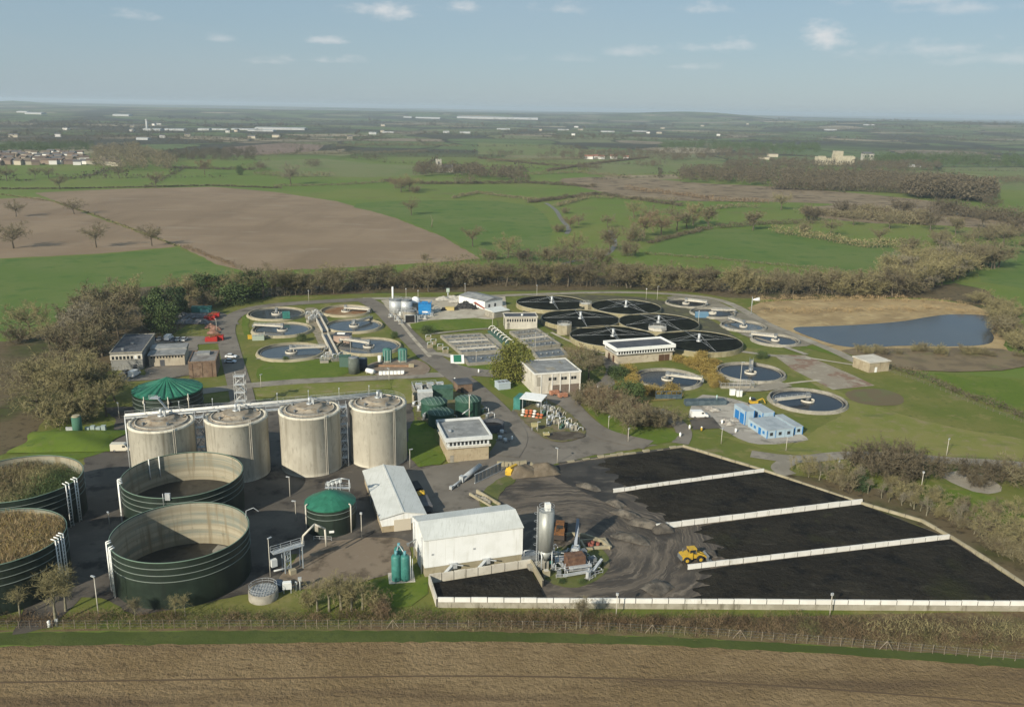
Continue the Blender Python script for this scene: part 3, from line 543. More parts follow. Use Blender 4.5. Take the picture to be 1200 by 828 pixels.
for x, y, hp, k, w in [(735, 441, 13, 'bush1_gold', 1.3), (745, 460, 12, 'bush2_gold', 1.6), (765, 462, 10, 'bush1_gold', 1.8), (785, 460, 10, 'bush2_gold', 1.8), (742, 450, 11, 'bush1_gold', 1.4), (820, 432, 12, 'bush2_gold', 1.4), (830, 440, 12, 'bush1_gold', 1.4), (838, 448, 10, 'bush2_gold', 1.6), (822, 421, 9, 'bush1_gold', 1.5), (845, 452, 9, 'bush1_gold', 1.4), (808, 428, 9, 'bush2_gold', 1.4), (795, 424, 8, 'bush1_gold', 1.5)]:
    tpx(x, y, hp, k, 'golden yellow shrub spreading round the two round tanks', 'golden shrubs round the tanks', wid=w * .8)
for x, y, hp, w, lab in [(892, 420, 8, 1.6, 'low dark green bush behind the far rim of the round tank'), (353, 400, 8, 1.4, 'long low bush between the two left hand settling tanks'), (335, 424, 6, 1.2, 'low rounded bush in front of the left settling tank'), (502, 391, 9, 1.6, 'dark spreading bush at the corner of the grass plot by the aeration lanes'), (462, 396, 7, 1.2, 'dark low bush on the verge by the settling tanks')]:
    tpx(x, y, hp, 'bush2_ever', lab, wid=w * .75)
for p in scatter_line([(722, 440), (734, 436), (740, 452), (756, 462), (790, 463)], 18, 2.2, rt) + scatter_line([(805, 425), (830, 424), (834, 440), (840, 454)], 14, 2.2, rt): tree(p, rt.choice(('bush1_gold', 'bush2_gold')), rt.uniform(1.5, 2.6), 'golden yellow shrub spreading round the two round tanks', 'golden shrubs round the tanks')
# --- trees, shrubs along the right
for x, y, hp, w in [(1020, 556, 40, 1.1), (1045, 560, 44, 1.15), (1072, 562, 38, 1.1), (1098, 560, 30, .9), (1000, 548, 26, .9), (1045, 552, 42, 1.0)]:
    tpx(x, y, hp, rt.choice(('shrub1_umber', 'shrub2_umber', 'shrub3_umber')), 'bare shrub in the big dark mound beside the small road', 'big dark mound of shrubs', wid=w)
for x, y, hp, w in [(1132, 560, 28, 1.0), (1160, 566, 32, 1.1), (1190, 568, 34, 1.1), (1215, 570, 34, 1.1), (1145, 570, 22, 1.0)]:
    tpx(x, y, hp, rt.choice(('shrub1_umber', 'shrub2_umber', 'shrub3_brown')), 'bare shrub in the mound at the right edge of the lawn', 'mound of shrubs at the right edge', wid=w)
for p in scatter_line([(938, 552), (1005, 573), (1066, 594), (1130, 618), (1200, 660), (1260, 700)], 46, 3, rt): tree(p, rt.choice(('fine1_grey', 'fine2_olive', 'shrub1_brown', 'stems1_grey', 'shrub2_olive')), rt.uniform(3, 6), 'slender bare tree in the thicket along the outer wall of the sludge bays', 'thicket along the outer sludge wall', wid=1.1)
for p in scatter_line([(1010, 562), (1080, 580), (1160, 612), (1240, 650)], 22, 6, rt): tree(p, rt.choice(('fine1_grey', 'shrub3_brown', 'shrub2_olive', 'fine2_olive')), rt.uniform(2.5, 5), 'bare shrub on the rough ground right of the sludge bays', 'rough ground right of the sludge bays', wid=1.3)
for x, y, hp, k, w in [(1008, 575, 16, 'bush1_dark', .8), (1175, 640, 40, 'oak1_olive', 1.3), (1195, 650, 44, 'oak2_olive', 1.3), (1190, 610, 26, 'oak3_olive', 1.2)]:
    tpx(x, y, hp, k, 'dark evergreen bush by the outer wall of the sludge bays' if 'dark' in k else 'olive tree at the right edge beyond the outer sludge wall', None if 'dark' in k else 'olive trees at the right edge', wid=w)
for p in scatter_line([(1000, 413), (1060, 413), (1120, 415), (1190, 418)], 16, 4, rt): tree(p, rt.choice(('shrub1_brown', 'shrub2_olive', 'shrub3_brown')), rt.uniform(2.5, 5), 'bare shrub on the near bank of the lake', 'shrubs on the near bank of the lake', wid=1.3)
for p in scatter_line([(1060, 345), (1075, 330), (1100, 318), (1125, 312)], 38, 14, rt): tree(p, rt.choice(('tall1_grey', 'tall2_olive', 'oak1_olive', 'oak2_grey', 'shrub1_olive')), rt.uniform(12, 19), 'pale bare tree in the copse behind the far corner of the lake', 'copse behind the lake', wid=1.25)
for p in scatter_line([(1132, 316), (1172, 311)], 12, 9, rt): tree(p, rt.choice(('oak1_brown', 'oak3_brown', 'tall3_grey')), rt.uniform(13, 18), 'rounded bare tree at the right end of the copse behind the lake', 'right end of the copse', wid=1.3)
for p in scatter_line([(1135, 350), (1170, 365), (1185, 385), (1200, 405), (1230, 430)], 30, 6, rt): tree(p, rt.choice(('shrub1_olive', 'shrub2_brown', 'shrub3_olive', 'oak2_olive')), rt.uniform(4, 9), 'tangled shrub on the bank at the right end of the lake', 'shrubs at the right end of the lake', wid=1.4)
for p in scatter_line([(1060, 290), (1120, 285), (1200, 275)], 16, 10, rt): tree(p, rt.choice(('oak1_brown', 'oak2_brown', 'shrub2_brown')), rt.uniform(8, 13), 'bare tree in the row behind the copse at the right', 'row of trees behind the copse', wid=1.3)
# --- foreground trees on the verge
for x, y, hp, k, w, lab in [(24, 724, 42, 'stems1_olive', 1.2, 'small many stemmed bare tree before the vegetated tank at far left'), (66, 732, 75, 'fine1_olive', .95, 'tallest bare verge tree, pale trunk, before the lower vegetated tank'), (77, 716, 60, 'fine2_olive', .9, 'bare tree just behind the tallest verge tree at the left'), (158, 726, 32, 'fine3_brown', 1.1, 'small bare tree before the left edge of the nearest open tank'), (206, 722, 30, 'stems2_olive', 1.2, 'left of two small bare trees before the nearest open tank'), (217, 722, 29, 'stems3_olive', 1.1, 'right of two small bare trees before the nearest open tank'), (680, 735, 40, 'fine1_brown', 1.0, 'lone small bare tree before the white sludge wall')]:
    tpx(x, y, hp, k, lab, wid=w)
for x, y, hp, k, w in [(372, 716, 42, 'stems1_olive', 1.3), (386, 716, 46, 'stems2_olive', 1.3), (400, 714, 48, 'stems3_olive', 1.3), (412, 716, 46, 'stems1_olive', 1.3), (425, 714, 44, 'stems2_olive', 1.2), (363, 712, 28, 'shrub1_olive', .8), (438, 716, 28, 'shrub2_olive', .8), (405, 708, 34, 'shrub3_olive', .9)]:
    tpx(x, y, hp, k, 'pale stemmed sapling in the clump below the teal vessels', 'clump of saplings', wid=w)
for x, y, hp, w in [(446, 716, 24, .9), (448, 722, 18, .9)]: tpx(x, y, hp, 'shrub2_rust', 'russet shrub at the right end of the sapling clump', 'russet shrubs by the saplings', wid=w)
# --- thickets and hedges
hedge([(-60, 729), (0, 730), (150, 729), (300, 728), (505, 727)], 1.9, 'russet bramble thicket along the left part of the field fence', 'bramble', 60, .45, 'bramble_thicket', 'thicket', .04, .2, 1.5, sz=.16)
hedge([(505, 729), (700, 733), (850, 738), (1000, 744), (1120, 752), (1250, 762)], 2.0, 'dense russet bramble thicket along the field fence before the sludge wall', 'bramble', 66, .45, 'bramble_thicket', 'thicket', .04, .22, 2.0, sz=.17)
hedge([(560, 726), (760, 729), (950, 730), (1230, 738)], 1.7, 'dark low scrub growing against the foot of the sludge wall', 'bramble', 60, .5, 'bramble_thicket', 'thicket', .045, .3, 1.0, sz=.14)
hedge([(1020, 745), (1080, 744), (1150, 750), (1220, 752)], 3.4, 'taller mixed scrub at the right end of the sludge wall', 'olive', 50, .6, 'bramble_thicket', 'thicket', .04, .4, 1.2, sz=.16)
hedge([(100, 735), (300, 732), (500, 735), (700, 738), (900, 746), (1200, 766)], .8, 'pale rough grass tufts along the foot of the field fence', 'olive', 26, .5, 'rough_grass', 'rough grass', .03, 0, 1.0, kind='stuff')
for px, h, lab, mt, pr in [
    ([(1042, 432), (1090, 447), (1140, 468), (1205, 492)], 2.6, 'dark hedge running beside the fence right of the pump house', 'umber', 40), ([(215, 290), (245, 301), (278, 314)], 2.2, 'short dark hedge between the bright green field and the brown field', 'rust', 12),
    ([(0, 228), (60, 236), (110, 252), (160, 271), (208, 289)], .9, 'thin straw coloured hedge line between the two brown fields', 'olive', 8), ([(755, 298), (840, 304), (930, 313), (1000, 320), (1050, 326)], 2.0, 'long dark hedge along the near side of the bright right hand pasture', 'brown', 10),
    ([(640, 300), (580, 304), (520, 308)], 4, 'ragged hedge at the tip of the brown field', 'brown', 10), ([(905, 273), (960, 280), (1010, 290), (1060, 290)], 6, 'thick bushy hedge along the far side of the bright pasture', 'olive', 14),
    ([(320, 219), (400, 217), (452, 214)], 3, 'dark hedge behind the top of the brown field', 'brown', 9), ([(300, 205), (345, 208), (390, 207)], 6, 'bushy hedge on the yellowish pasture', 'brown', 9),
    ([(530, 233), (560, 227), (600, 232), (640, 236)], 3.5, 'ragged bushes curving along the dry ditch in the pasture', 'brown', 10), ([(650, 243), (690, 232), (740, 234), (795, 236)], 4, 'broken line of bushes across the middle pasture', 'brown', 8),
    ([(735, 222), (800, 230), (840, 236), (900, 238)], 5, 'dark scrub along the lower edge of the rough meadow', 'rust', 12), ([(835, 245), (870, 243), (890, 244)], 4, 'short row of dark bushes on the pale pasture', 'brown', 10),
    ([(940, 250), (1000, 256), (1060, 262), (1085, 264), (1080, 258), (1000, 248)], 8, 'broad patch of russet scrub above the bright pasture', 'brown', 40), ([(905, 222), (1000, 224), (1080, 228), (1150, 236)], 12, 'long tangled thicket behind the rough meadow', 'umber', 40),
    ([(1090, 250), (1140, 255), (1200, 262)], 12, 'tangled thicket at the right above the copse', 'umber', 40), ([(690, 177), (760, 180), (830, 183)], 5, 'far hedge below the red roofed farm', 'brown', 9), ([(620, 205), (680, 203), (740, 210)], 5, 'far hedge behind the rough meadow', 'brown', 9),
    ([(395, 172), (470, 170), (540, 172)], 6, 'far hedge on the pale fields left of the centre', 'brown', 9), ([(570, 190), (640, 188), (700, 186)], 5, 'far hedge right of the church wood', 'brown', 9), ([(300, 183), (380, 181), (440, 180), (500, 178)], 5, 'long far hedge behind the yellowish pasture', 'brown', 9)]:
    hedge(px, h, lab, mt, pr if px[0][1] > 400 else pr * 2, 1.2 if px[0][1] > 280 else 1.6, tw=.07 if px[0][1] > 400 else .12 if px[0][1] > 280 else .24, wd=.6 if h < 4 else 2.0, leafy=.25, sz=.5 if px[0][1] > 280 else 1.0)
# --- woods far off that read as one mass
def wood(px, h, n, mat, lab=None, name='woodland', per=60, seed=1):
    rg = random.Random(seed); P = [Gt(*p) for p in px]; lo = (min(p.x for p in P), min(p.y for p in P)); hi = (max(p.x for p in P), max(p.y for p in P)); pts = []
    def inside(x, y):
        c = False
        for i in range(len(P)):
            a, b = P[i], P[i - 1]
            if (a.y > y) != (b.y > y) and x < (b.x - a.x) * (y - a.y) / (b.y - a.y) + a.x: c = not c
        return c
    t = 0
    while len(pts) < n and t < n * 40:
        t += 1; x, y = rg.uniform(lo[0], hi[0]), rg.uniform(lo[1], hi[1])
        if inside(x, y): pts.append((x, y))
    g = np.random.default_rng(seed); V = []; 
    c = np.repeat(np.array([(x, y, terr(x, y)) for x, y in pts]), per, axis=0); m = len(c); hh = np.repeat(h * g.uniform(.65, 1.15, len(pts)), per)
    d = g.normal(size=(m, 3)); d /= np.linalg.norm(d, axis=1)[:, None]; d *= g.uniform(.5, 1, m)[:, None]
    ctr = c + np.column_stack([d[:, 0] * hh * .45, d[:, 1] * hh * .45, hh * (.58 + .42 * d[:, 2])]); k = (hh * (.036 if per > 30 else .085))[:, None]
    V = np.empty((m * 3, 3))
    for i in range(3): V[i::3] = ctr + g.normal(size=(m, 3)) * k
    o = bpy.data.objects.new(name, npmesh(name, V, np.arange(m * 3).reshape(m, 3), TWIG[mat])); COL.objects.link(o); o['kind'] = 'stuff'; o['label'] = lab or 'far wood reading as one mass'; o['category'] = 'woodland'
for i, (px, h, n, mt, lab) in enumerate([
    ([(485, 208), (520, 207), (560, 210), (615, 214), (610, 205), (560, 200), (490, 198)], 15, 170, 'umber', 'bare wood around the grey church tower'),
    ([(795, 215), (900, 219), (960, 223), (960, 205), (880, 202), (800, 202)], 15, 330, 'umber', 'bare wood behind the rough meadow'),
    ([(960, 222), (1050, 225), (1110, 230), (1165, 238), (1168, 225), (1120, 214), (1050, 210), (960, 206)], 16, 480, 'umber', 'large dark wood below the castle'),
    ([(1060, 232), (1110, 236), (1160, 240), (1160, 230), (1110, 224), (1070, 226)], 24, 190, 'umber', 'domed grey wood below the castle to the right'),
    ([(845, 198), (950, 200), (1100, 203), (1100, 194), (950, 192), (860, 190)], 14, 330, 'umber', 'bare wood in front of the castle'),
    ([(1000, 194), (1100, 196), (1250, 199), (1250, 188), (1100, 185), (1020, 185)], 16, 330, 'ever', 'mixed wood right of the castle'),
    ([(620, 187), (700, 188), (790, 190), (900, 186), (900, 178), (760, 178), (640, 182)], 13, 340, 'umber', 'bare wood behind the red roofed farm'),
    ([(770, 176), (900, 180), (960, 181), (960, 172), (860, 170), (780, 170)], 16, 330, 'ever', 'dark conifer wood left of the castle'),
    ([(640, 166), (700, 164), (762, 163), (762, 160), (700, 159), (640, 162)], 14, 120, 'wood', 'far dark wood near the skyline'),
    ([(110, 200), (200, 202), (210, 192), (160, 172), (110, 178)], 15, 300, 'brown', 'russet wood at the right end of the village'),
    ([(180, 190), (300, 188), (300, 176), (220, 178), (190, 182)], 12, 240, 'wood', 'bare wood right of the village'),
    ([(-60, 181), (60, 180), (110, 178), (110, 172), (40, 172), (-60, 174)], 14, 260, 'ever', 'dark wood behind the village roofs'),
    ([(-60, 163), (100, 162), (200, 166), (320, 160), (320, 155), (150, 154), (-60, 154)], 13, 700, 'wood', 'far woodland behind the village'),
    ([(300, 176), (400, 178), (520, 174), (520, 168), (380, 168), (300, 171)], 11, 320, 'wood', 'far bare wood left of the centre'),
    ([(330, 160), (600, 163), (780, 158), (780, 151), (560, 152), (330, 152)], 12, 800, 'wood', 'far scattered woodland across the centre'),
    ([(780, 163), (1000, 168), (1250, 175), (1250, 164), (1000, 157), (780, 154)], 12, 900, 'wood', 'far scattered woodland at the right'),
    ([(0, 152), (300, 152), (640, 149), (1000, 156), (1200, 164), (1200, 155), (900, 147), (600, 142), (300, 141), (0, 138)], 15, 2600, 'wood', 'hazy woods near the skyline')]):
    wood(px, h, n, mt, lab, seed=40 + i, per=190 if i < 12 else 40)
# reeds round the lake and rushes: uncountable
hedge([(880, 354), (960, 351), (1060, 352), (1130, 358)], 2.2, 'tawny reeds behind the lake', 'straw', 60, 1.0, 'reeds', 'reeds', .05, 0, 5, kind='stuff')
hedge([(895, 366), (960, 366), (1040, 364), (1110, 364), (1165, 371)], 2.2, 'tawny reeds along the far shore of the lake', 'straw', 60, 1.0, 'reeds', 'reeds', .05, 0, 4, kind='stuff')

# far hedgerows: lines of bushes and trees along the field edges of the plain, too many to count
def far_rows(n, y0, y1, seed, lab, hh=5.0):
    rg = np.random.default_rng(seed); V = []
    for i in range(n):
        p = Gt(rg.uniform(-150, 1350), y0 + (y1 - y0) * rg.uniform() ** 1.3)
        if p is None: continue
        a = rg.choice([.12, 1.62, -.25, .5]) + rg.normal() * .12; L = rg.uniform(120, 420); m = int(L / 3.6)
        for k in range(m):
            s = L * (k / m - .5); x, y = p.x + math.cos(a) * s + rg.normal() * 1.5, p.y + math.sin(a) * s; h = hh * rg.uniform(.4, 1) * (2.4 if rg.uniform() < .12 else 1); q = 22
            d = rg.normal(size=(q, 3)); d /= np.linalg.norm(d, axis=1)[:, None]; d *= rg.uniform(.4, 1, q)[:, None]; c = np.array([x, y, terr(x, y) + h * .5]) + d * [h * .55, h * .55, h * .5]
            T = c[:, None, :] + rg.normal(size=(q, 3, 3)) * h * .12; V.append(T.reshape(-1, 3))
    V = np.concatenate(V); o = bpy.data.objects.new('hedgerow', npmesh('hedgerow', V, np.arange(len(V)).reshape(-1, 3), TWIG['wood'])); COL.objects.link(o); tag(o, lab, 'hedgerow', None, 'stuff')
far_rows(62, 214, 166, 4, 'hedgerows and hedgerow trees on the fields of the middle distance', 4.0); far_rows(150, 166, 149, 5, 'hedgerows along the field edges of the far plain'); far_rows(110, 150, 140, 6, 'hedgerows on the hazy slopes near the skyline', 8.0)

for i, (x, y, w, hp, n, mt, lab) in enumerate([(300, 199, 20, 2, 10, 'umber', 'small copse behind the brown field'), (365, 196, 16, 2, 9, 'umber', 'small copse on the yellowish pasture'), (430, 188, 24, 2, 14, 'wood', 'copse left of the church'), (590, 182, 26, 2, 16, 'wood', 'copse right of the church'), (660, 176, 30, 2, 20, 'wood', 'copse above the red roofed farm'), (760, 195, 24, 2, 14, 'umber', 'copse left of the far wood'), (690, 199, 14, 2, 8, 'umber', 'small copse behind the rough meadow'), (835, 172, 40, 2, 26, 'wood', 'dark copse on the plain right of the centre'), (1150, 180, 50, 3, 30, 'wood', 'copse at the right edge below the hill'), (930, 165, 40, 2, 24, 'wood', 'copse on the hillside left of the castle'), (1080, 163, 50, 2, 30, 'wood', 'copse on the hillside right of the castle'), (240, 168, 30, 2, 20, 'wood', 'copse behind the pink field'), (420, 164, 40, 2, 26, 'wood', 'long copse on the plain'), (560, 159, 50, 2, 30, 'wood', 'long copse below the longest warehouse'), (70, 168, 40, 2, 24, 'wood', 'copse behind the village'), (1180, 215, 24, 3, 16, 'umber', 'copse at the right edge beyond the meadow'), (545, 215, 18, 3, 9, 'umber', 'trees straggling below the church wood'), (610, 212, 16, 3, 9, 'umber', 'trees at the right end of the church wood')]):
    wood([(x - w, y - hp * .3), (x - w * .3, y + hp), (x + w * .6, y + hp * .8), (x + w, y), (x + w * .5, y - hp), (x - w * .6, y - hp * .8)], 11, n * 2, mt, lab, 'copse', 120, 90 + i)

for x, y, hp, k in [(1042, 268, 20, 'oak1_brown'), (1090, 270, 22, 'oak2_umber'), (1120, 275, 22, 'tall2_brown'), (1150, 268, 20, 'oak3_umber'), (1185, 276, 24, 'oak1_umber'), (1000, 264, 16, 'oak2_brown'), (950, 258, 18, 'shrub1_umber'), (915, 246, 18, 'oak3_olive'), (1175, 290, 26, 'oak2_brown'), (1205, 300, 26, 'tall1_brown'), (990, 252, 16, 'shrub2_umber'), (1060, 250, 18, 'shrub3_umber'), (1110, 252, 20, 'oak1_umber'), (1160, 250, 18, 'oak2_umber')]:
    tpx(x, y, hp, k, 'bare tree in the scrubby belt between the bright pasture and the rough meadow', 'scrubby belt above the pasture', wid=1.25)
for x, y, hp, k in [(690, 320, 34, 'oak1_brown'), (668, 316, 30, 'oak2_umber'), (705, 318, 30, 'tall1_brown'), (640, 306, 18, 'shrub1_brown'), (735, 300, 18, 'shrub2_brown'), (655, 310, 20, 'oak3_brown'), (575, 304, 14, 'shrub3_brown'), (615, 306, 16, 'shrub1_umber')]:
    tpx(x, y, hp, k, 'dark bare tree where the stream meets the belt behind the works', 'trees where the stream meets the belt', wid=1.2)

for px, lab, h, per, wd in [
    ([(330, 347), (430, 340), (560, 334), (720, 336)], 'dark undergrowth at the foot of the belt behind the works', 3.6, 24, 4), ([(720, 336), (860, 344), (1000, 347), (1075, 347)], 'dark undergrowth at the foot of the belt by the reed bed', 3.6, 24, 4), ([(215, 352), (260, 350), (330, 346)], 'dark undergrowth below the screen by the curved road', 3.5, 24, 4),
    ([(0, 222), (100, 221), (250, 218), (330, 221)], 'thin dark hedge along the far edge of the brown fields', 1.8, 10, 1), ([(450, 213), (500, 216), (620, 215), (700, 220)], 'dark hedge below the church wood', 4, 12, 2), ([(620, 238), (700, 228), (800, 242)], 'dark hedge crossing the pasture above the stream', 3.5, 12, 2), ([(840, 268), (900, 263), (960, 262)], 'dark hedge behind the lone tree on the right hand pasture', 4, 12, 2),
    ([(560, 186), (640, 194), (700, 197)], 'dark far hedge slanting right of the church', 4, 10, 2), ([(190, 197), (300, 200)], 'dark far hedge right of the village', 4, 10, 2), ([(640, 201), (700, 192), (760, 185)], 'dark far hedge slanting up to the red roofed farm', 4, 10, 2), ([(560, 322), (640, 318), (720, 314), (790, 318)], 'ragged dark hedge on the near edge of the middle pasture', 3.2, 14, 2), ([(760, 286), (800, 276), (832, 268)], 'dark hedge on the left edge of the bright pasture', 3, 14, 2), ([(1060, 292), (1064, 308), (1058, 324)], 'dark hedge at the right end of the bright pasture', 4, 16, 2)]:
    hedge(px, h, lab, 'umber', per if 'under' in lab else per * 3, 1.4, tw=.09 if 'under' in lab else .17 if px[0][1] > 260 else .3, wd=wd, leafy=.25, sz=.5 if px[0][1] > 260 else .9, name='undergrowth' if 'under' in lab else 'hedge', cat='undergrowth' if 'under' in lab else 'hedge', kind='stuff' if 'under' in lab else None)
# ================================================================ the sewage works: tanks
conc_old = M('weathered_concrete', (.53, .50, .42), [((.61, .58, .49), .12, .42, .6), ((.33, .30, .235), .55, .5, .74, (1, 1, .05)), ((.24, .215, .165), 1.1, .6, .78, (1, 1, .04)), ((.43, .40, .33), 1.4, .5, .72, (1, 1, .3))], rough=.92, spec=.15)
conc_pale = M('pale_concrete', (.46, .43, .37), [((.54, .51, .44), .3, .42, .6), ((.30, .27, .21), .8, .55, .75, (1, 1, .25)), ((.24, .22, .17), 2.2, .6, .78)], rough=.9, spec=.2)
conc_white = M('whitened_concrete', (.60, .59, .55), [((.66, .65, .61), .3, .42, .6), ((.40, .38, .32), .9, .56, .76, (1, 1, .3))], rough=.9, spec=.2)
conc_grey = M('grey_concrete', (.23, .215, .18), [((.3, .28, .235), .4, .42, .6), ((.14, .13, .1), 1.1, .54, .74, (1, 1, .3))], rough=.9, spec=.2)
conc_tan = M('tan_concrete', (.27, .24, .165), [((.33, .295, .21), .3, .42, .6), ((.22, .19, .12), .9, .54, .74, (1, 1, .2))], rough=.9, spec=.2)
green_steel = M('dark_green_enamel', (.013, .022, .016), [((.02, .032, .023), .25, .42, .62), ((.012, .018, .014), .6, .5, .72, (1, 1, .15))], rough=.45, spec=.4)
green_roof = M('green_roof', (.018, .118, .072), [((.026, .15, .094), .3, .42, .62), ((.014, .085, .054), .8, .52, .74)], rough=.5, spec=.35)
green_dull = M('dull_green_sheet', (.04, .09, .065), [((.06, .12, .09), .5, .42, .62), ((.025, .055, .042), 1.0, .52, .74)], rough=.6, spec=.3)
teal = M('teal_paint', (.035, .155, .135), [((.05, .2, .175), .8, .45, .65), ((.022, .09, .08), 1.6, .55, .75, (1, 1, .2))], rough=.5, spec=.35)
galv = M('galvanised_steel', (.42, .44, .45), [((.52, .54, .55), 1.2, .42, .6), ((.28, .29, .3), 2.5, .55, .75)], rough=.5, metal=.35, spec=.4)
galv_dk = M('dull_steel', (.16, .175, .185), [((.22, .235, .245), .9, .42, .6), ((.09, .09, .09), 1.8, .55, .75)], rough=.6, metal=.3, spec=.4)
silver = M('stainless_cladding', (.36, .37, .35), [((.27, .28, .26), .9, .45, .65, (1, 1, .15))], rough=.5, metal=.4, spec=.5)
white_paint = M('white_paint', (.74, .75, .73), [((.66, .67, .64), .3, .5, .7)], rough=.6, spec=.3)
white_metal = M('white_sheeting', (.74, .75, .74), [((.68, .69, .67), .25, .45, .65), ((.56, .56, .52), .9, .54, .74, (1, 1, .08)), ((.62, .62, .59), 1.6, .56, .74, (2, 2, .05))], rough=.55, spec=.3)
roof_pale = M('pale_sheet_roof', (.60, .61, .58), [((.53, .54, .51), .2, .45, .65), ((.44, .45, .41), .8, .58, .78), ((.48, .49, .45), 1.2, .5, .66, (6, .12, 1), -.3)], rough=.6, spec=.3)
black = M('black_void', (.012, .012, .013), rough=.6); rubber = M('black_rubber', (.02, .02, .02), rough=.8)
glass_dk = M('dark_glazing', (.025, .028, .03), rough=.15, spec=.6)
yellow = M('yellow_paint', (.50, .32, .03), [((.36, .24, .05), 1.6, .48, .66)], rough=.5); red_paint = M('red_paint', (.36, .025, .02), [((.27, .03, .025), 2, .5, .7)], rough=.55)
blue_paint = M('blue_paint', (.02, .14, .42), [((.03, .17, .46), .8, .45, .65)], rough=.5); orange_rust = M('rust', (.22, .085, .035), [((.13, .05, .025), 1.5, .45, .65)], rough=.9)
lining = M('pale_tank_lining', (.34, .31, .235), [((.25, .225, .165), .3, .42, .58, (.05, .05, 2.6)), ((.18, .195, .165), .22, .46, .6, (.06, .06, 1.8)), ((.19, .16, .105), .6, .5, .72, (1, 1, .08)), ((.14, .135, .1), .9, .6, .78)], rough=.9, spec=.2)
dregs = M('drained_tank_floor', (.03, .027, .022), [((.05, .045, .036), .2, .45, .65), ((.018, .016, .014), .5, .5, .7)], rough=.5, spec=.4)
silt = M('pale_silt', (.23, .22, .19), [((.16, .15, .125), .4, .45, .65)], rough=.8)
foul = M('tank_water', (.038, .046, .050), [((.06, .068, .068), .18, .45, .65), ((.028, .034, .036), .4, .5, .7)], rough=.16, spec=.5, bump=(2, .12, .05))
deep = M('dark_tank_water', (.010, .014, .020), [((.014, .019, .026), .2, .45, .65)], rough=.2, spec=.22, bump=(2, .1, .05))
tarn = M('aerated_water', (.10, .105, .105), [((.2, .205, .2), .35, .5, .68), ((.05, .055, .058), .22, .5, .66)], rough=.35, spec=.4, bump=(2.5, .4, .1))
media = M('black_filter_media', (.012, .014, .012), [((.022, .026, .02), .2, .45, .65), ((.008, .009, .008), 1.2, .5, .7)], rough=1.0, spec=.0, bump=(3, .8, .12))
brick = M('buff_brick', (.33, .27, .18), [((.38, .32, .22), .25, .42, .62), ((.25, .2, .13), .9, .52, .72), ((.2, .165, .11), 2.5, .58, .76, (1, 1, .3))], rough=.92, spec=.15)
brick_red = M('red_brown_brick', (.155, .105, .075), [((.2, .145, .105), .3, .42, .62), ((.1, .068, .05), .8, .5, .7)], rough=.92, spec=.15)
felt = M('grey_roof_felt', (.20, .205, .205), [((.27, .275, .27), .25, .42, .62), ((.13, .13, .125), .5, .54, .72)], rough=.85, spec=.2)
slate_felt = M('dark_roof_felt', (.055, .06, .07), [((.085, .09, .1), .2, .42, .62), ((.036, .038, .042), .5, .54, .72)], rough=.7, spec=.3)
sludge = M('dried_sludge', (.022, .020, .0165), [((.029, .0265, .021), .05, .42, .62), ((.012, .012, .012), .14, .48, .68), ((.045, .046, .024), .22, .62, .76, (1, .5, 1), .5), ((.055, .052, .044), .5, .6, .78, (.3, 1, 1), -.6), ((.044, .042, .036), 1.4, .54, .74), ((.03, .031, .017), .035, .56, .7)], rough=1.0, spec=.04, bump=(.6, 1.0, .6))

# --- four concrete digesters with their roofs, ladders and pumps
def digester(l, r, y, h, lab):
    C, rad = circ(l, r, y, h); t = thing('digester_tank', lab, 'tank', C, 0, 'concrete digesters')
    w = MB(); w.lathe([(rad - .05, 0), (rad - .05, 1.2), (rad, 1.25), (rad, h - .6), (rad + .12, h - .55), (rad + .12, h), (rad - .9, h), (rad - .9, h - .15)], 72); w.build('wall', conc_old, t)
    f = MB(); f.lathe([(rad - .9, h - .12), (rad * .8, h - .05), (rad * .8, h + .25), (rad * .77, h + .25), (rad * .76, h + .05), (rad * .45, h + .75), (rad * .44, h + 1.05), (rad * .38, h + 1.1), (rad * .2, h + 1.25), (.01, h + 1.3)], 56); rf = f.build('roof', M('digester_roof', (.24, .2, .15), [((.32, .28, .22), .3, .42, .62), ((.15, .115, .08), .8, .5, .7)]), t)
    c = MB(); c.ring((0, 0), rad * .785, h + .27, .12, 48); c.build('kerb_ring', conc_pale, rf)
    p = MB(); p.rail([(rad * .97 * math.cos(a), rad * .97 * math.sin(a), h) for a in [2 * math.pi * i / 24 for i in range(24)]], 1.1, .03, 3, True); p.build('guard_rail', galv, t)
    g = MB(); g.cyl((0, 0), .8, h + 1.2, h + 1.7, 16); g.cyl((0, 0), .35, h + 1.7, h + 3.2, 12); g.cbox((.9, .2, h + 1.1), .6, .6, 1.6); g.path([(0, 0, h + 3), (.2, 1.5, h + 3), (.3, 3, h + 2.2), (.4, rad * .8, h + .9)], .12, 6); g.build('gas_dome', galv, t)
    for k, a in enumerate((.5, 1.7, 2.9, 4.1, 5.4)): m = MB(); m.cbox((rad * .62 * math.cos(a), rad * .62 * math.sin(a), h + .35), .6, .6, .7, a); m.build('roof_valve', galv_dk, t)
    m = MB(); m.path([(-rad * .6, -1, h + .6), (0, -rad * .45, h + 1.2), (rad * .55, -1.5, h + .7)], .08, 5); m.build('roof_pipe', galv_dk, t)
    la = MB(); a = -.85
    for s in (-.25, .25): la.tube((rad * math.cos(a) + .15 + s * .7, rad * math.sin(a) - .12 + s * .6, .2), (rad * math.cos(a) + .15 + s * .7, rad * math.sin(a) - .12 + s * .6, h + 1), .06, 4)
    la.build('downpipe', conc_pale, t); return C, rad
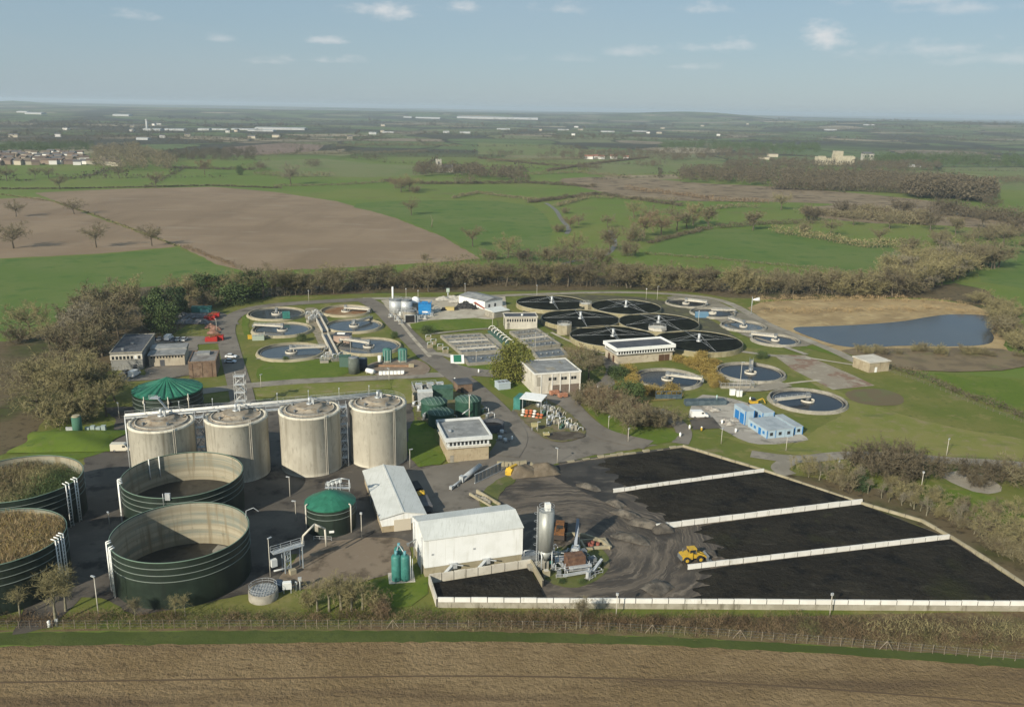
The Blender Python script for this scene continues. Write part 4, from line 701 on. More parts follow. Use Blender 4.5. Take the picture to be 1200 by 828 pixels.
DG = [digester(149, 228, 493.5, 16, 'streaked concrete digester tank, first from the left, half hidden by the open tank'), digester(239, 313.5, 487, 16, 'concrete digester tank second from the left, shadowed along its foot'),
      digester(326.2, 399, 479, 16.5, 'concrete digester tank between the second one and the one by the white shed'), digester(409, 476, 471.5, 16.5, 'concrete digester tank at the right end, behind the white gabled shed')]
# pipe bridge behind the digesters
h = 17.6; A = G(146, 487, h); Bp = G(446, 461, h); d = (Bp - A); yaw = math.atan2(d.y, d.x); L = d.length
t = thing('pipe_bridge', 'long pale pipe bridge running over the tops of the four concrete digesters', 'pipe bridge', (A.x, A.y, 0), yaw)
for z, rr, nm in ((h, .19, 'pipe'), (h + .1, .16, 'pipe'), (h - .75, .12, 'pipe')):
    m = MB(); m.tube((0, {0: 0}.get(0) + (.7 if rr == .16 else 0), z), (L, (.7 if rr == .16 else 0), z), rr, 10); m.build(nm, conc_white if rr > .15 else galv, t)
m = MB(); m.box(0, L, -.1, 1.0, h - .5, h - .36); m.build('deck', galv, t)
m = MB(); m.rail([(i * L / 20, 1.2, h - .3) for i in range(21)], 1.1, .035, 3); m.build('guard_rail', galv, t)
for i in range(9):
    x = L * (i + .3) / 9; m = MB(); m.tube((x, .2, 13 if 0 else 16.3), (x, .2, h - .2), .1, 6); m.beam((x, -.6, h - .62), (x, 1.2, h - .62), .12, .12); m.build('trestle', galv, t)
for i in range(8):
    x = L * (i + .6) / 8; m = MB(); m.tube((x, -.4, h), (x, -.4, h + 2.6), .07, 5); m.cbox((x, -.4, h + 2.5), .3, .3, .35); m.build('lamp', galv, t)
for a in (0, L): m = MB(); m.tube((a, .2, 0), (a, .2, h), .18, 8); m.build('support_column', galv, t)
# stair towers
def stair_tower(x, y, h, lab, w=2.4, dp=2.4, flights=6, rz=.3, mat=galv):
    t = thing('stair_tower', lab, 'stair tower', G(x, y), rz, 'steel stair towers')
    f = MB()
    for a in (-w / 2, w / 2):
        for b in (-dp / 2, dp / 2): f.tube((a, b, 0), (a, b, h + 1), .08, 4)
    n = flights
    for i in range(n):
        z0, z1 = h * i / n, h * (i + 1) / n
        for b in (-dp / 2, dp / 2): f.tube((-w / 2, b, z0), (w / 2, b, z1), .05, 4); f.tube((w / 2, b, z0), (-w / 2, b, z1), .05, 4); f.tube((-w / 2, b, z1), (w / 2, b, z1), .06, 4)
        for a in (-w / 2, w / 2): f.tube((a, -dp / 2, z1), (a, dp / 2, z1), .06, 4)
    f.build('frame', mat, t)
    for i in range(n):
        z1 = h * (i + 1) / n; q = MB(); q.box(-w / 2 + .1, w / 2 - .1, -dp / 2 + .1, dp / 2 - .9, z1 - .06, z1); q.build('landing', mat, t)
        z0 = h * i / n; s = MB(); e = 1 if i % 2 else -1; s.beam((-e * w * .4, dp * .3, z0), (e * w * .4, dp * .3, z1), .8, .1); s.build('stair_flight', mat, t)
    return t
def between(a, b, f=.5, dy=0): c = DG[a][0].lerp(DG[b][0], f); return proj((c.x, c.y + dy, 0))
p = between(0, 1); stair_tower(*p, 16.5, 'steel lattice stair tower between the first and second digesters', 2.2, 2.4, 6)
p = between(2, 3, .5, -2); stair_tower(*p, 17, 'steel lattice stair tower between the third and fourth digesters', 1.9, 2.6, 7)
stair_tower(283, 478, 11, 'free standing pale lattice stair tower behind the second digester', 3.2, 2.8, 4, .1, M('pale_steel', (.5, .51, .5), rough=.5))
for a, b in ((1, 2),):
    c0, c1 = DG[a][0], DG[b][0]; t = thing('walkway', 'grey steel walkway joining the tops of the second and third digesters', 'walkway', (c0.x, c0.y, 0), math.atan2((c1 - c0).y, (c1 - c0).x)); L = (c1 - c0).length; r0 = DG[a][1]
    m = MB(); m.box(r0 - .6, L - r0 + .6, 2, 3.4, 15.9, 16.06); m.build('deck', galv, t); m = MB(); m.rail([(r0 - .4, 2, 16.06), (L - r0 + .4, 2, 16.06)]); m.rail([(r0 - .4, 3.4, 16.06), (L - r0 + .4, 3.4, 16.06)]); m.build('guard_rail', galv, t)

# --- open green enamelled tanks
def wire_ladder(parent, rad, a, h, mat, nm='ladder'):
    m = MB(); u = Vector((math.cos(a), math.sin(a), 0)); v = Vector((-u.y, u.x, 0))
    for s in (-.45, .45): m.tube(u * (rad + .5) + v * s + Vector((0, 0, .1)), u * (rad + .5) + v * s + Vector((0, 0, h + .7)), .13, 6); m.tube(u * (rad + .5) + v * s + Vector((0, 0, h + .7)), u * (rad - .4) + v * s + Vector((0, 0, h + .9)), .13, 6)
    for i in range(int(h / .8)): m.tube(u * (rad + .5) - v * .45 + Vector((0, 0, .5 + i * .8)), u * (rad + .5) + v * .45 + Vector((0, 0, .5 + i * .8)), .05, 4)
    m.build(nm, mat, parent)
def open_tank(l, r, y, h, lab, ladders, fill, depth):
    C, rad = circ(l, r, y, h); t = thing('open_tank', lab, 'tank', C, 0, 'open green tanks')
    w = MB(); w.lathe([(rad, 0), (rad, h)], 96); w.mi = 1; w.lathe([(rad - .12, h), (rad - .12, .1)], 96); w.mi = 0; w.lathe([(rad, h), (rad + .1, h), (rad + .1, h + .12), (rad - .14, h + .12), (rad - .12, h)], 96); w.build('wall', [green_steel, lining], t)
    rim = MB(); rim.ring((0, 0), rad + .04, h + .14, .1, 96); rim.build('rim', M('pale_green_rim', (.15, .22, .17), rough=.6), t)
    for k in (.12, .26, .40): m = MB(); m.ring((0, 0), rad + .1, h * (1 - k), .085, 96); m.build('stiffener_ring', M('stiffener_paint', (.17, .2, .18), rough=.6), t)
    for a in ladders: wire_ladder(t, rad, a, h, white_paint)
    return t, C, rad
t, C, rad = open_tank(127.5, 291.5, 624.5, 10, 'nearest open dark green tank, empty, with a pale lined inside', (-2.62, -2.42), None, 0)
m = MB(); m.disc((0, 0), rad - .15, .25, 72); f = m.build('floor', dregs, t)
m = MB(); m.prism([(rad * .93 * math.cos(a), rad * .93 * math.sin(a)) for a in [R(-40) + R(116) * i / 16 for i in range(17)]] + [(rad * .2, rad * .7), (rad * .4, rad * .3), (rad * .5, -rad * .3)], .26, .55); m.build('silt_bank', silt, f)
m = MB(); a = .55; m.path([(rad * math.cos(a) * .99, rad * math.sin(a) * .99, 10), (rad * math.cos(a) * 1.0, rad * math.sin(a), 11.4), (rad * math.cos(a) * 1.12, rad * math.sin(a) * 1.1, 11.8), (rad * math.cos(a) * 1.2, rad * math.sin(a) * 1.16, 10.8)], .09, 5); m.build('filler_pipe', galv, t)
t, C, rad = open_tank(140.7, 284.3, 557, 9.5, 'open dark green tank just behind the nearest one, dark liquid inside', (-2.72, -2.58), None, 0)
m = MB(); m.disc((0, 0), rad - .15, 2.2, 72); m.build('liquid', dregs, t)
m = MB()
for a in (2.35, 2.55): m.tube(((rad - .3) * math.cos(a), (rad - .3) * math.sin(a), 4.5), ((rad - .3) * math.cos(a), (rad - .3) * math.sin(a), 10), .14, 6)
m.build('inner_pipe', white_paint, t)
m = MB(); a = -1.45; m.cbox((rad * math.cos(a), rad * math.sin(a), 9.2), 1.2, .6, 1.6); m.tube((rad * math.cos(a) - .8, rad * math.sin(a) - .6, 8), (rad * math.cos(a) - .8, rad * math.sin(a) - .6, 11), .08); m.build('inlet_fitting', galv, t)
def veg_tank(l, r, y, h, lab, ladders, mats, hgt):
    t, C, rad = open_tank(l, r, y, h, lab, ladders, None, 0)
    m = MB(); m.disc((0, 0), rad - .15, h - 3.2, 64); m.build('silt_bed', M('vegetated_silt', (.12, .1, .05), [((.08, .1, .03), .2, .45, .6)]), t)
    rg = np.random.default_rng(int(abs(l)) + 3)
    for mt, n, sel in mats:
        a = rg.uniform(0, 2 * math.pi, n); q = np.sqrt(rg.uniform(0, .93, n)) * (rad - .5); P = np.column_stack([q * np.cos(a), q * np.sin(a)]); P = P[sel(P / rad)]; V, T = twig_mass(P, hgt, 15, .04, n, 0); V[:, 2] += h - 3.2
        k = np.hypot(V[:, 0], V[:, 1]); f = np.where(k > rad - .25, (rad - .25) / k, 1); V[:, 0] *= f; V[:, 1] *= f
        o = bpy.data.objects.new('reeds', npmesh('reeds', V, T, TWIG[mt])); COL.objects.link(o); o.parent = t; o['kind'] = 'stuff'
veg_tank(-60, 97.5, 562, 10, 'open dark green tank overgrown with green and russet weeds, farther of the left pair', (-.30, -.10), [('olive', 2600, lambda p: p[:, 0] < .35), ('ever', 1500, lambda p: (p[:, 0] > .1) & (p[:, 1] < .5)), ('rust', 1100, lambda p: p[:, 0] < -.1)], 2.6)
veg_tank(-98, 78, 632, 10.5, 'open dark green tank full of tawny dry reeds, nearer of the left pair', (-.12, .02), [('straw', 2300, lambda p: p[:, 0] < 9), ('gold', 900, lambda p: p[:, 0] < 9), ('olive', 1500, lambda p: p[:, 0] < 9), ('rust', 1500, lambda p: p[:, 0] < .9)], 3.2)

# --- covered tanks
def cone_tank(l, r, y, h, apex, lab, ribs=0, doors=True):
    C, rad = circ(l, r, y, h); t = thing('covered_tank', lab, 'tank', C)
    w = MB(); w.lathe([(rad, 0), (rad, h)], 72); w.build('wall', green_steel, t)
    n = 48; f = MB()
    if ribs:
        P = []; 
        for i in range(ribs * 4):
            a = 2 * math.pi * i / (ribs * 4); k = (0, .0, -.42, .0)[i % 4]; P.append((a, k))
        vs = [(0, 0, apex)]
        for rr, s in ((.33, .5), (.66, 1), (1.0, 1.0)):
            for a, k in P: vs.append((rad * 1.02 * rr * math.cos(a), rad * 1.02 * rr * math.sin(a), apex - (apex - h) * (rr ** .85) + k * s * 1.3))
        q = len(P); fs = [(0, 1 + i, 1 + (i + 1) % q) for i in range(q)]
        for b in (0, 1): fs += [(1 + b * q + i, 1 + (b + 1) * q + i, 1 + (b + 1) * q + (i + 1) % q, 1 + b * q + (i + 1) % q) for i in range(q)]
        f.add(vs, fs, False); f.lathe([(rad * 1.02, h - .02), (rad * 1.02, h - .5), (rad * 1.0, h - .5)], 64)
    else: f.lathe([(rad + .05, h - .35), (rad + .12, h - .3), (rad + .12, h), (rad * .66, h + (apex - h) * .42), (rad * .3, h + (apex - h) * .8), (.02, apex)], 20, smooth=False)
    f.build('roof', green_roof, t)
    for k in (.14, .34) if not ribs else (.2, .42, .64): m = MB(); m.ring((0, 0), rad + .1, h * (1 - k), .08, 72); m.build('stiffener_ring', M('stiffener_paint', (.2, .2, .2)), t)
    return t, C, rad
t, C, rad = cone_tank(357, 416.7, 586.5, 6.6, 9.2, 'small dark green tank with a conical green roof beside the white gabled shed')
for a in (-.52, -2.5): m = MB(); u = (math.cos(a) * (rad + .3), math.sin(a) * (rad + .3)); m.tube((*u, 0), (*u, 7), .16, 8); m.tube((*u, 7), (u[0] * .92, u[1] * .92, 7.2), .16, 8); m.build('downpipe', conc_pale, t)
m = MB(); m.cbox(((rad + .04) * math.cos(-1.95), (rad + .04) * math.sin(-1.95), 1.4), .9, .14, 1.5, -1.95 + math.pi / 2); m.build('hatch', conc_grey, t); m = MB(); m.cbox(((rad + .04) * math.cos(-1.35), (rad + .04) * math.sin(-1.35), 1.3), 1.1, .14, .5, -1.35 + math.pi / 2); m.build('notice_plate', white_paint, t)
m = MB(); m.rail([(-2.5, -rad - 1.3, 0), (1.5, -rad - 1.4, 0)], 1.1, .05, 1.3); m.build('guard_rail', galv, t)
m = MB(); u = Vector((0, rad, 0))
for dx in (-1.5, -.6, .4, 1.3): m.tube(u + Vector((dx, .3, 5)), u + Vector((dx, -.6, 9 + .4 * dx)), .12, 6); m.cbox((dx, rad - .3, 8.4 + .3 * dx), .8, .5, .9)
m.path([(-2.2, rad, 8), (-.5, rad - 1, 9.5), (1.5, rad - .5, 9.9), (3.4, rad, 9.4), (3.4, rad, 5)], .14, 6); m.rail([(-2.5, rad + .8, 7), (3.5, rad + .8, 7)], 1.1, .04); m.box(-2.5, 3.5, rad + .1, rad + 1.2, 6.9, 7.0); m.build('roof_pipework', galv, t)
t, C, rad = cone_tank(154.5, 237, 455, 6.8, 10.6, 'large dark green tank with a pleated green tent roof behind the first digester', 22)
for a in (-1.9, -1.2, -.62): m = MB(); u = (math.cos(a) * (rad + .3), math.sin(a) * (rad + .3)); m.tube((*u, 0), (*u, 7.2), .15, 8); m.cbox((u[0], u[1], 5), .7, .5, .9, a); m.build('downpipe', conc_pale, t)
m = MB(); a = -1.2; m.box(-1.2, 1.6, -rad - 1.2, -rad + 1.5, 7.0, 7.12); m.rail([(-1.2, -rad - 1.2, 7.1), (1.6, -rad - 1.2, 7.1)], 1.1, .05); m.beam((1.6, -rad - 1, 7), (5, -rad - 1.4, 3), .9, .12); m.build('access_platform', galv, t)

def ribbed_tank(l, r, y, h, lab, low=1.0, mat=green_dull):
    C, rad = circ(l, r, y, h); t = thing('green_tank', lab, 'tank', C, .35, 'green tanks with ribbed roofs'); m = MB(); m.lathe([(rad, 0), (rad, h)], 40); m.build('wall', M('deep_green_wall', (.02, .062, .042), [((.03, .085, .058), .6, .45, .65)], rough=.5), t)
    m = MB(); m.lathe([(rad + .15, h - .15), (rad + .15, h), (.02, h + .7)], 40); f = m.build('roof', mat, t)
    for k in (-.62, -.31, 0, .31, .62):
        q = MB(); y0 = rad * math.sqrt(1 - k * k); q.beam((k * rad, -y0, h + .02), (k * rad, 0, h + .7 * (1 - abs(k)) + .05), .22, .16); q.beam((k * rad, 0, h + .7 * (1 - abs(k)) + .05), (k * rad, y0, h + .02), .22, .16); q.build('roof_rib', M('pale_rib', (.13, .2, .16), rough=.6), f)
ribbed_tank(493.3, 524, 469.5, 5, 'green tank with ribbed roof at the back left of a trio'); ribbed_tank(533.4, 563.7, 467, 5.5, 'green tank with ribbed roof and bright wall at the right of a trio'); ribbed_tank(501.4, 531.8, 482, 4.4, 'lowest darkest green tank with ribbed roof at the front of a trio')
# --- settling and humus tanks
def round_tank(l, r, y, lab, z=1.1, wz=.35, bridge=0.6, span='half', wallm=conc_tan, liq=foul, hub=True, grp=None, w=.45, drum=True):
    C, rad = circ(l, r, y, z); t = thing('settling_tank', lab, 'settling tank', C, 0, grp)
    m = MB(); m.lathe([(rad + .6, 0), (rad + .1, z - .1), (rad, z), (rad - w, z), (rad - w, .02)], 64, smooth=False); m.build('wall', wallm, t)
    m = MB(); m.disc((0, 0), rad - w - .02, wz, 64); m.build('water', liq, t)
    m = MB(); m.lathe([(rad - w - .9, wz + .02), (rad - w - .9, wz + .25), (rad - w - 1.1, wz + .25), (rad - w - 1.1, wz + .02)], 64); m.build('weir', conc_grey, t)
    if drum: m = MB(); m.lathe([(rad * .18, wz), (rad * .18, wz + .6), (rad * .165, wz + .6), (rad * .165, wz + .02)], 32); m.build('stilling_drum', conc_pale, t)
    if hub: m = MB(); m.cyl((0, 0), .7, wz, z + 1.5, 16); m.cbox((0, 0, z + 1.5), 1.2, 1.2, .8); m.build('drive_head', galv_dk, t)
    if span:
        u = Vector((math.cos(bridge), math.sin(bridge), 0)); a = u * (rad + .2); b = u * (-rad * .05 if span == 'half' else -rad - .2); up = Vector((0, 0, z + .7))
        m = MB(); m.beam(a + up, b + up, 1.2, .15); v = Vector((-u.y, u.x, 0)) * .7
        for s in (-1, 1): m.beam(a + up + v * s + Vector((0, 0, .15)), b + up + v * s + Vector((0, 0, .1)), .1, .45)
        br = m.build('scraper_bridge', conc_pale, t); m = MB()
        for s in (-1, 1): m.rail([a + up + v * s + Vector((0, 0, .4)), b + up + v * s + Vector((0, 0, .4))], .9, .04, 2)
        m.build('guard_rail', galv, br); m = MB(); m.cbox(tuple(a + Vector((0, 0, z))), 1.3, 1.0, 1.0, bridge); m.build('end_carriage', galv_dk, t)
    return t, C, rad
g1 = 'settling tanks at the left of the works'; g2 = 'humus tanks at the right of the works'
t, C, rad = round_tank(289.7, 357.9, 366.5, 'settling tank with a teal box on its front rim, farthest of the left column', bridge=2.2, span=None, wz=.5, grp=g1); m = MB(); m.cbox((rad * .55, -rad * .8, 1.1), 3.2, 2.2, 3.0, .3); m.build('control_cabin', teal, t)
round_tank(295, 366, 385, 'settling tank with pale bridge reaching its left rim, middle of the left column', bridge=3.0, wz=.4, grp=g1)
round_tank(300.8, 380.9, 411, 'settling tank with bridge to the right rim, nearest of the left column by the lawn', bridge=.25, wz=.35, grp=g1)
t, C, rad = round_tank(375.5, 434.4, 363, 'drained brown settling tank at the back beside the gas plant road', bridge=-.25, wz=.3, liq=M('brown_tank_bed', (.2, .1, .04), [((.26, .19, .11), .08, .45, .6), ((.15, .085, .04), .3, .5, .7)]), grp=g1)
round_tank(381.3, 448.4, 380.5, 'settling tank behind the small brick hut, middle of the right column', bridge=1.1, wz=.5, grp=g1)
round_tank(393.8, 469.9, 404.5, 'settling tank behind the twin green silos, nearest of the right column', bridge=2.75, wz=.45, grp=g1)
round_tank(780, 828, 354, 'small dark humus tank farthest back beside the filter beds', bridge=-.4, liq=deep, wallm=conc_grey, grp=g2); round_tank(808.5, 862, 365.5, 'humus tank with a long white bridge to the right beside a blue container', bridge=.08, liq=deep, wallm=conc_grey, grp=g2, hub=False)
round_tank(844.5, 898.5, 380.8, 'humus tank with bridge pointing to the back, between the lake and the filter beds', bridge=2.0, liq=foul, wallm=conc_grey, grp=g2); round_tank(880.5, 937.5, 397, 'humus tank with white bridge to the left rim nearest the lake', bridge=2.75, liq=deep, wallm=conc_grey, grp=g2)
round_tank(742.4, 822.5, 442.5, 'round tank ringed by golden shrubs with a white bridge', bridge=-.35, liq=deep, wallm=conc_grey, grp=g2); round_tank(839.5, 920.7, 435, 'dark round tank with a pale central column beside the derelict slab', bridge=1.3, liq=deep, wallm=conc_grey, grp=g2)
round_tank(900.8, 993.5, 467.8, 'dark round tank on the open lawn right of the blue cabins', bridge=3.5, liq=deep, wallm=conc_grey, grp=g2)
# --- six trickling filters
def filter_bed(l, r, y, rot, lab):
    C, rad = circ(l, r, y, 2.2); rad *= 1.025; t = thing('filter_bed', lab, 'filter bed', C, 0, 'round filter beds'); h = 2.3
    m = MB(); m.lathe([(rad + .1, 0), (rad, h), (rad - .25, h), (rad - .25, 1.6)], 80, smooth=False); m.build('wall', M('filter_wall', (.24, .21, .12), [((.3, .27, .17), .4, .42, .6), ((.2, .17, .09), .8, .52, .72, (1, 1, .2))]), t)
    m = MB(); m.disc((0, 0), rad - .25, 2.05, 72); m.build('filter_media', media, t)
    m = MB(); m.cyl((0, 0), .55, 1.9, 5.4, 14); m.cyl((0, 0), 1.1, 1.9, 2.7, 16); col = m.build('centre_column', galv, t)
    for k in range(4):
        a = rot + k * math.pi / 2; u = Vector((math.cos(a), math.sin(a), 0)); q = MB(); q.tube(u * .5 + Vector((0, 0, 2.75)), u * (rad - .8) + Vector((0, 0, 2.6)), .13, 6, .1); arm = q.build('distributor_arm', galv_dk, t)
        q = MB(); q.tube(Vector((0, 0, 5.3)), u * rad * .5 + Vector((0, 0, 2.8)), .04, 4); q.tube(Vector((0, 0, 5.3)), u * rad * .85 + Vector((0, 0, 2.7)), .04, 4); q.build('stay_cable', galv, arm)
    m = MB()
    m.ring((0, 0), rad - .12, 2.34, .07, 72); m.build('kerb_rail', galv_dk, t)
filter_bed(606, 687.3, 354.8, .15, 'round black filter bed at the back left, its tan wall showing'); filter_bed(693.3, 774, 359.5, .55, 'round black filter bed at the back right of the six')
filter_bed(635.2, 725.6, 373.3, .1, 'round black filter bed in the middle row, left'); filter_bed(725.6, 818.6, 378, .45, 'round black filter bed in the middle row, right')
filter_bed(668.8, 768.5, 394, .12, 'round black filter bed behind the glazed building'); filter_bed(769, 869.8, 400, .2, 'round black filter bed at the front right, largest in view')
def chamber(x, y, w, lab, h=3.2, mat=conc_tan, rz=.3):
    t = thing('dosing_chamber', lab, 'dosing chamber', G(x, y), rz, 'dosing chambers'); m = MB(); m.cyl((0, 0), w, 0, h, 8, smooth=False); m.build('wall', mat, t); m = MB(); m.cyl((0, 0), w * .8, h, h + .15, 8, smooth=False); m.build('cover', conc_pale, t); m = MB(); m.rail([(w * .95 * math.cos(a), w * .95 * math.sin(a), h) for a in [math.pi * k / 4 for k in range(8)]], 1, .05, 2, True); m.build('guard_rail', galv, t)
chamber(686, 363, 3.2, 'tan dosing chamber between the two back filter beds'); chamber(661, 391, 3.4, 'tan box chamber at the left foot of the filter beds', 4.2); chamber(770, 391, 4.2, 'pale dosing chamber between the two front filter beds', 3.0, conc_pale)
# --- aeration lanes: concrete basin blocks with lanes of grey water
def basin(q, lanes, lab, wz=.9, h=1.3, rails=True):
    P = [G(*p) for p in q]; O = P[0]; t = thing('aeration_basin', lab, 'basin', (O.x, O.y, 0)); P = [p - O for p in P]; bl = lambda u, v: (P[0].lerp(P[1], u)).lerp(P[3].lerp(P[2], u), v)
    m = MB(); c = [bl(0, 0), bl(1, 0), bl(1, 1), bl(0, 1)]
    for a, b in zip(c, c[1:] + c[:1]): m.beam(a, b, .8, h)
    m.build('wall', conc_grey, t); m = MB(); m.add([p + Vector((0, 0, wz)) for p in c[::-1]], [(0, 1, 2, 3)]); m.build('water', tarn, t)
    for i in range(1, lanes):
        v = i / lanes; a, b = bl(0, v), bl(1, v); m = MB(); m.beam(a, b, .9, h + .12); m.rail([a + Vector((0, 0, h + .1)), b + Vector((0, 0, h + .1))], 1, .04, 2.5); m.build('lane_walkway', conc_grey if i % 2 else conc_pale, t)
    for i in range(lanes):
        for u in (.2, .4, .6, .8):
            v = (i + .5) / lanes; p = bl(u, v); m = MB(); m.cyl((p.x, p.y), .5, wz - .1, wz + .6, 10); m.tube((p.x - 1.5, p.y, wz + .5), (p.x + 1.5, p.y, wz + .5), .08, 4); m.build('aerator', galv_dk, t)
basin([(517, 396), (563, 393.5), (586, 413), (541, 416.5)], 5, 'left block of grey aeration lanes beside the works road'); basin([(542, 419), (588, 416), (597, 425), (549, 429)], 1, 'narrow front aeration lane left of the yellow green tree')
basin([(598, 391), (629, 387.5), (656, 406), (622, 410)], 4, 'right block of grey aeration lanes before the small flat roofed building'); basin([(624, 414), (657, 410), (665, 419), (631, 423)], 1, 'narrow front aeration lane right of the yellow green tree')
# white arched pipes between the aeration blocks
t = thing('pipe_row', 'row of white arched pipes between the two blocks of aeration lanes', 'pipes', G(577, 388))
O = G(577, 388); E = G(597, 404)
for i in range(7):
    p = (E - O) * (i / 6); m = MB(); pts = [p + Vector((-1.6 + 1.6 * (1 - math.cos(k * math.pi / 6)) , 0, 1 + 1.5 * math.sin(k * math.pi / 6))) for k in range(7)]; m.path(pts, .2, 6); m.build('arched_pipe', conc_white, t)
m = MB(); m.beam(Vector((-.5, -2, 0)), E - O + Vector((-.5, -2, 0)), 3.2, 1.0); m.build('walkway', green_dull, t)
# ================================================================ buildings
def windows(parent, x0, x1, n, z0, z1, y, frac=.65, name='window', gl=None, fr=None, depth=.12, axis='x'):
    for i in range(n):
        c = x0 + (x1 - x0) * (i + .5) / n; w = (x1 - x0) / n * frac / 2; m = MB()
        if axis == 'x': m.box(c - w, c + w, y - .03, y + .2, z0, z1)
        else: m.box(y - .2, y + .03, c - w, c + w, z0, z1)
        m.build(name, gl or glass_dk, parent)
def doorway(parent, x, w, h, y, mat, name='door', axis='x'):
    m = MB()
    if axis == 'x': m.box(x - w / 2, x + w / 2, y - .05, y + .1, .02, h)
    else: m.box(y - .05, y + .1, x - w / 2, x + w / 2, .02, h)
    m.build(name, mat, parent)
def ledge_roof(parent, L, D, h, mat, edge, over=.3, t=.5):
    m = MB(); o = over; m.box(-o, L + o, -o, -o + .35, h, h + t); m.box(-o, L + o, D + o - .35, D + o, h, h + t); m.box(-o, -o + .35, -o + .35, D + o - .35, h, h + t); m.box(L + o - .35, L + o, -o + .35, D + o - .35, h, h + t); m.build('parapet', edge, parent)
    m = MB(); m.box(-o + .35, L + o - .35, -o + .35, D + o - .35, h - .1, h + t * .45); return m.build('roof', mat, parent)
fascia = M('pale_fascia', (.56, .58, .58), [((.5, .52, .52), .4, .45, .65), ((.38, .39, .37), 1.1, .58, .78, (1, 1, .25))], rough=.6)
# brick pump building with white clerestory
A, yaw, L = base((525, 542), (572.6, 538)); D = 14
t = thing('pump_building', 'two storey building with buff brick base, white window band and grey flat roof', 'building', A, yaw)
m = MB(); m.box(0, L, 0, D, 0, 4.2); m.build('wall', brick, t)
m = MB(); m.box(-.5, L + .5, -.5, D + .5, 4.2, 4.6); m.build('ledge', conc_pale, t)
m = MB(); m.box(-.1, L + .1, .1, D, 4.6, 6.3); b = m.build('clerestory', fascia, t)
windows(b, .3, L - .3, 10, 4.85, 6.0, .1, .62); windows(b, .5, D - .5, 11, 4.85, 6.0, L + .1, .6, axis='y'); 
for i in range(11): m = MB(); y = .5 + (D - 1) * (i + .5) / 11; m.box(-.13, .05, y - .35, y + .35, 4.85, 6.0); m.build('window', glass_dk, b)
m = MB(); m.box(-.8, L + .8, -.8, D + .8, 6.3, 6.36); m.build('soffit', conc_pale, t)
ledge_roof(t, L, D, 6.36, felt, fascia, .8, 1.15)
for i in range(3): m = MB(); m.box(-.12, .05, 2 + i * 4, 2.25 + i * 4, 0, 4.1); m.build('pilaster', brick, t)
m = MB(); m.box(.6, 1.6, -.08, .1, .02, 2.1); m.build('door', conc_grey, t); m = MB(); m.box(1.2, 1.9, 5, 6.2, 7.1, 7.5); m.build('roof_vent', galv, t)
# flat roofed concrete building
A, yaw, L = base((626, 463), (680, 459)); D = 16.5
t = thing('concrete_building', 'pale flat roofed concrete building with a brown lower front, among bare trees', 'building', A, yaw)
m = MB(); m.box(0, L, 0, D, 0, 7.3); m.build('wall', conc_pale, t); ledge_roof(t, L, D, 7.3, felt, conc_white, .15, .5)
for x0, x1, n in ((5, 8, 3), (9.5, 11.8, 2), (13.2, 15.3, 2)): windows(t, x0, x1, n, 4.9, 6.0, 0, .85)
m = MB(); m.box(6.5, L - .6, -.06, .1, .05, 3.2); m.build('roller_shutter', M('brown_shutter', (.16, .125, .1), [((.12, .09, .07), 1.5, .5, .65)]), t)
for x in (2.2, 6.2, 9.2, 12.6, L - .4): m = MB(); m.box(x, x + .3, -.2, .1, 0, 7.2); m.build('pilaster', conc_white, t)
m = MB(); m.box(.8, 2.1, -.1, .1, 3.2, 6.4); m.build('louvre', conc_grey, t)
m = MB(); m.box(.35, 1.8, 0.5, 16, 7.56, 7.64); m.box(6, 9, 4, 7, 7.56, 7.64); m.build('roof_patch', conc_grey, t)
# glazed building by the filters
A, yaw, L = base((723, 427), (787.6, 421.7)); D = 11
t = thing('glazed_building', 'long building with white fascia, strip of many windows and dark roof before the filter beds', 'building', A, yaw)
m = MB(); m.box(0, L, 0, D, 0, 3.7); m.build('wall', M('pinkish_stone', (.38, .33, .25), [((.44, .39, .3), .3, .42, .62), ((.27, .22, .16), .8, .52, .72)]), t)
m = MB(); m.box(-.7, L + .7, -.7, D + .7, 3.7, 3.95); m.build('ledge', conc_grey, t); m = MB(); m.box(-.2, L + .2, -.2, D, 3.95, 5.3); b = m.build('clerestory', white_paint, t)
windows(b, .1, L - .1, 21, 4.1, 5.2, -.2, .62); 
for i in range(9): m = MB(); y = .3 + (D - .8) * (i + .5) / 9; m.box(-.23, -.1, y - .38, y + .38, 4.1, 5.2); m.build('window', glass_dk, b)
m = MB(); m.box(-.8, L + .8, -.8, D + .8, 5.3, 5.4); m.build('soffit', conc_pale, t); ledge_roof(t, L, D, 5.4, slate_felt, white_paint, .8, 1.3)
for x, w in ((L * .8, 2.4), (L * .9, 2.2)): doorway(t, x, w, 2.6, 0, M('brown_door', (.09, .05, .03)), 'door')
for y in (2.5, 6.5): m = MB(); m.box(-.08, .05, y, y + 1.6, .05, 2.8); m.build('door', M('brown_door', (.09, .05, .03)), t)
# small flat roofed building by the lanes
A, yaw, L = base((592, 385.8), (629.3, 385.4)); D = 8
t = thing('motor_house', 'pale building with dark flat roof and small windows by the aeration lanes', 'building', A, yaw)
m = MB(); m.box(0, L, 0, D, 0, 5.3); m.build('wall', conc_pale, t); ledge_roof(t, L, D, 5.3, slate_felt, conc_pale, .35, .5)
windows(t, .6, L - .5, 12, 3.4, 4.7, 0, .6); doorway(t, 1.4, 1.4, 3, 0, conc_grey)
for y in (1.5, 4.5): m = MB(); m.box(-.08, .05, y, y + 1.2, .05, 4.4); m.build('louvre', glass_dk, t)
m = MB(); m.cyl((L * .55, 3), .5, 5.5, 6.2, 12); m.build('roof_cowl', white_paint, t)
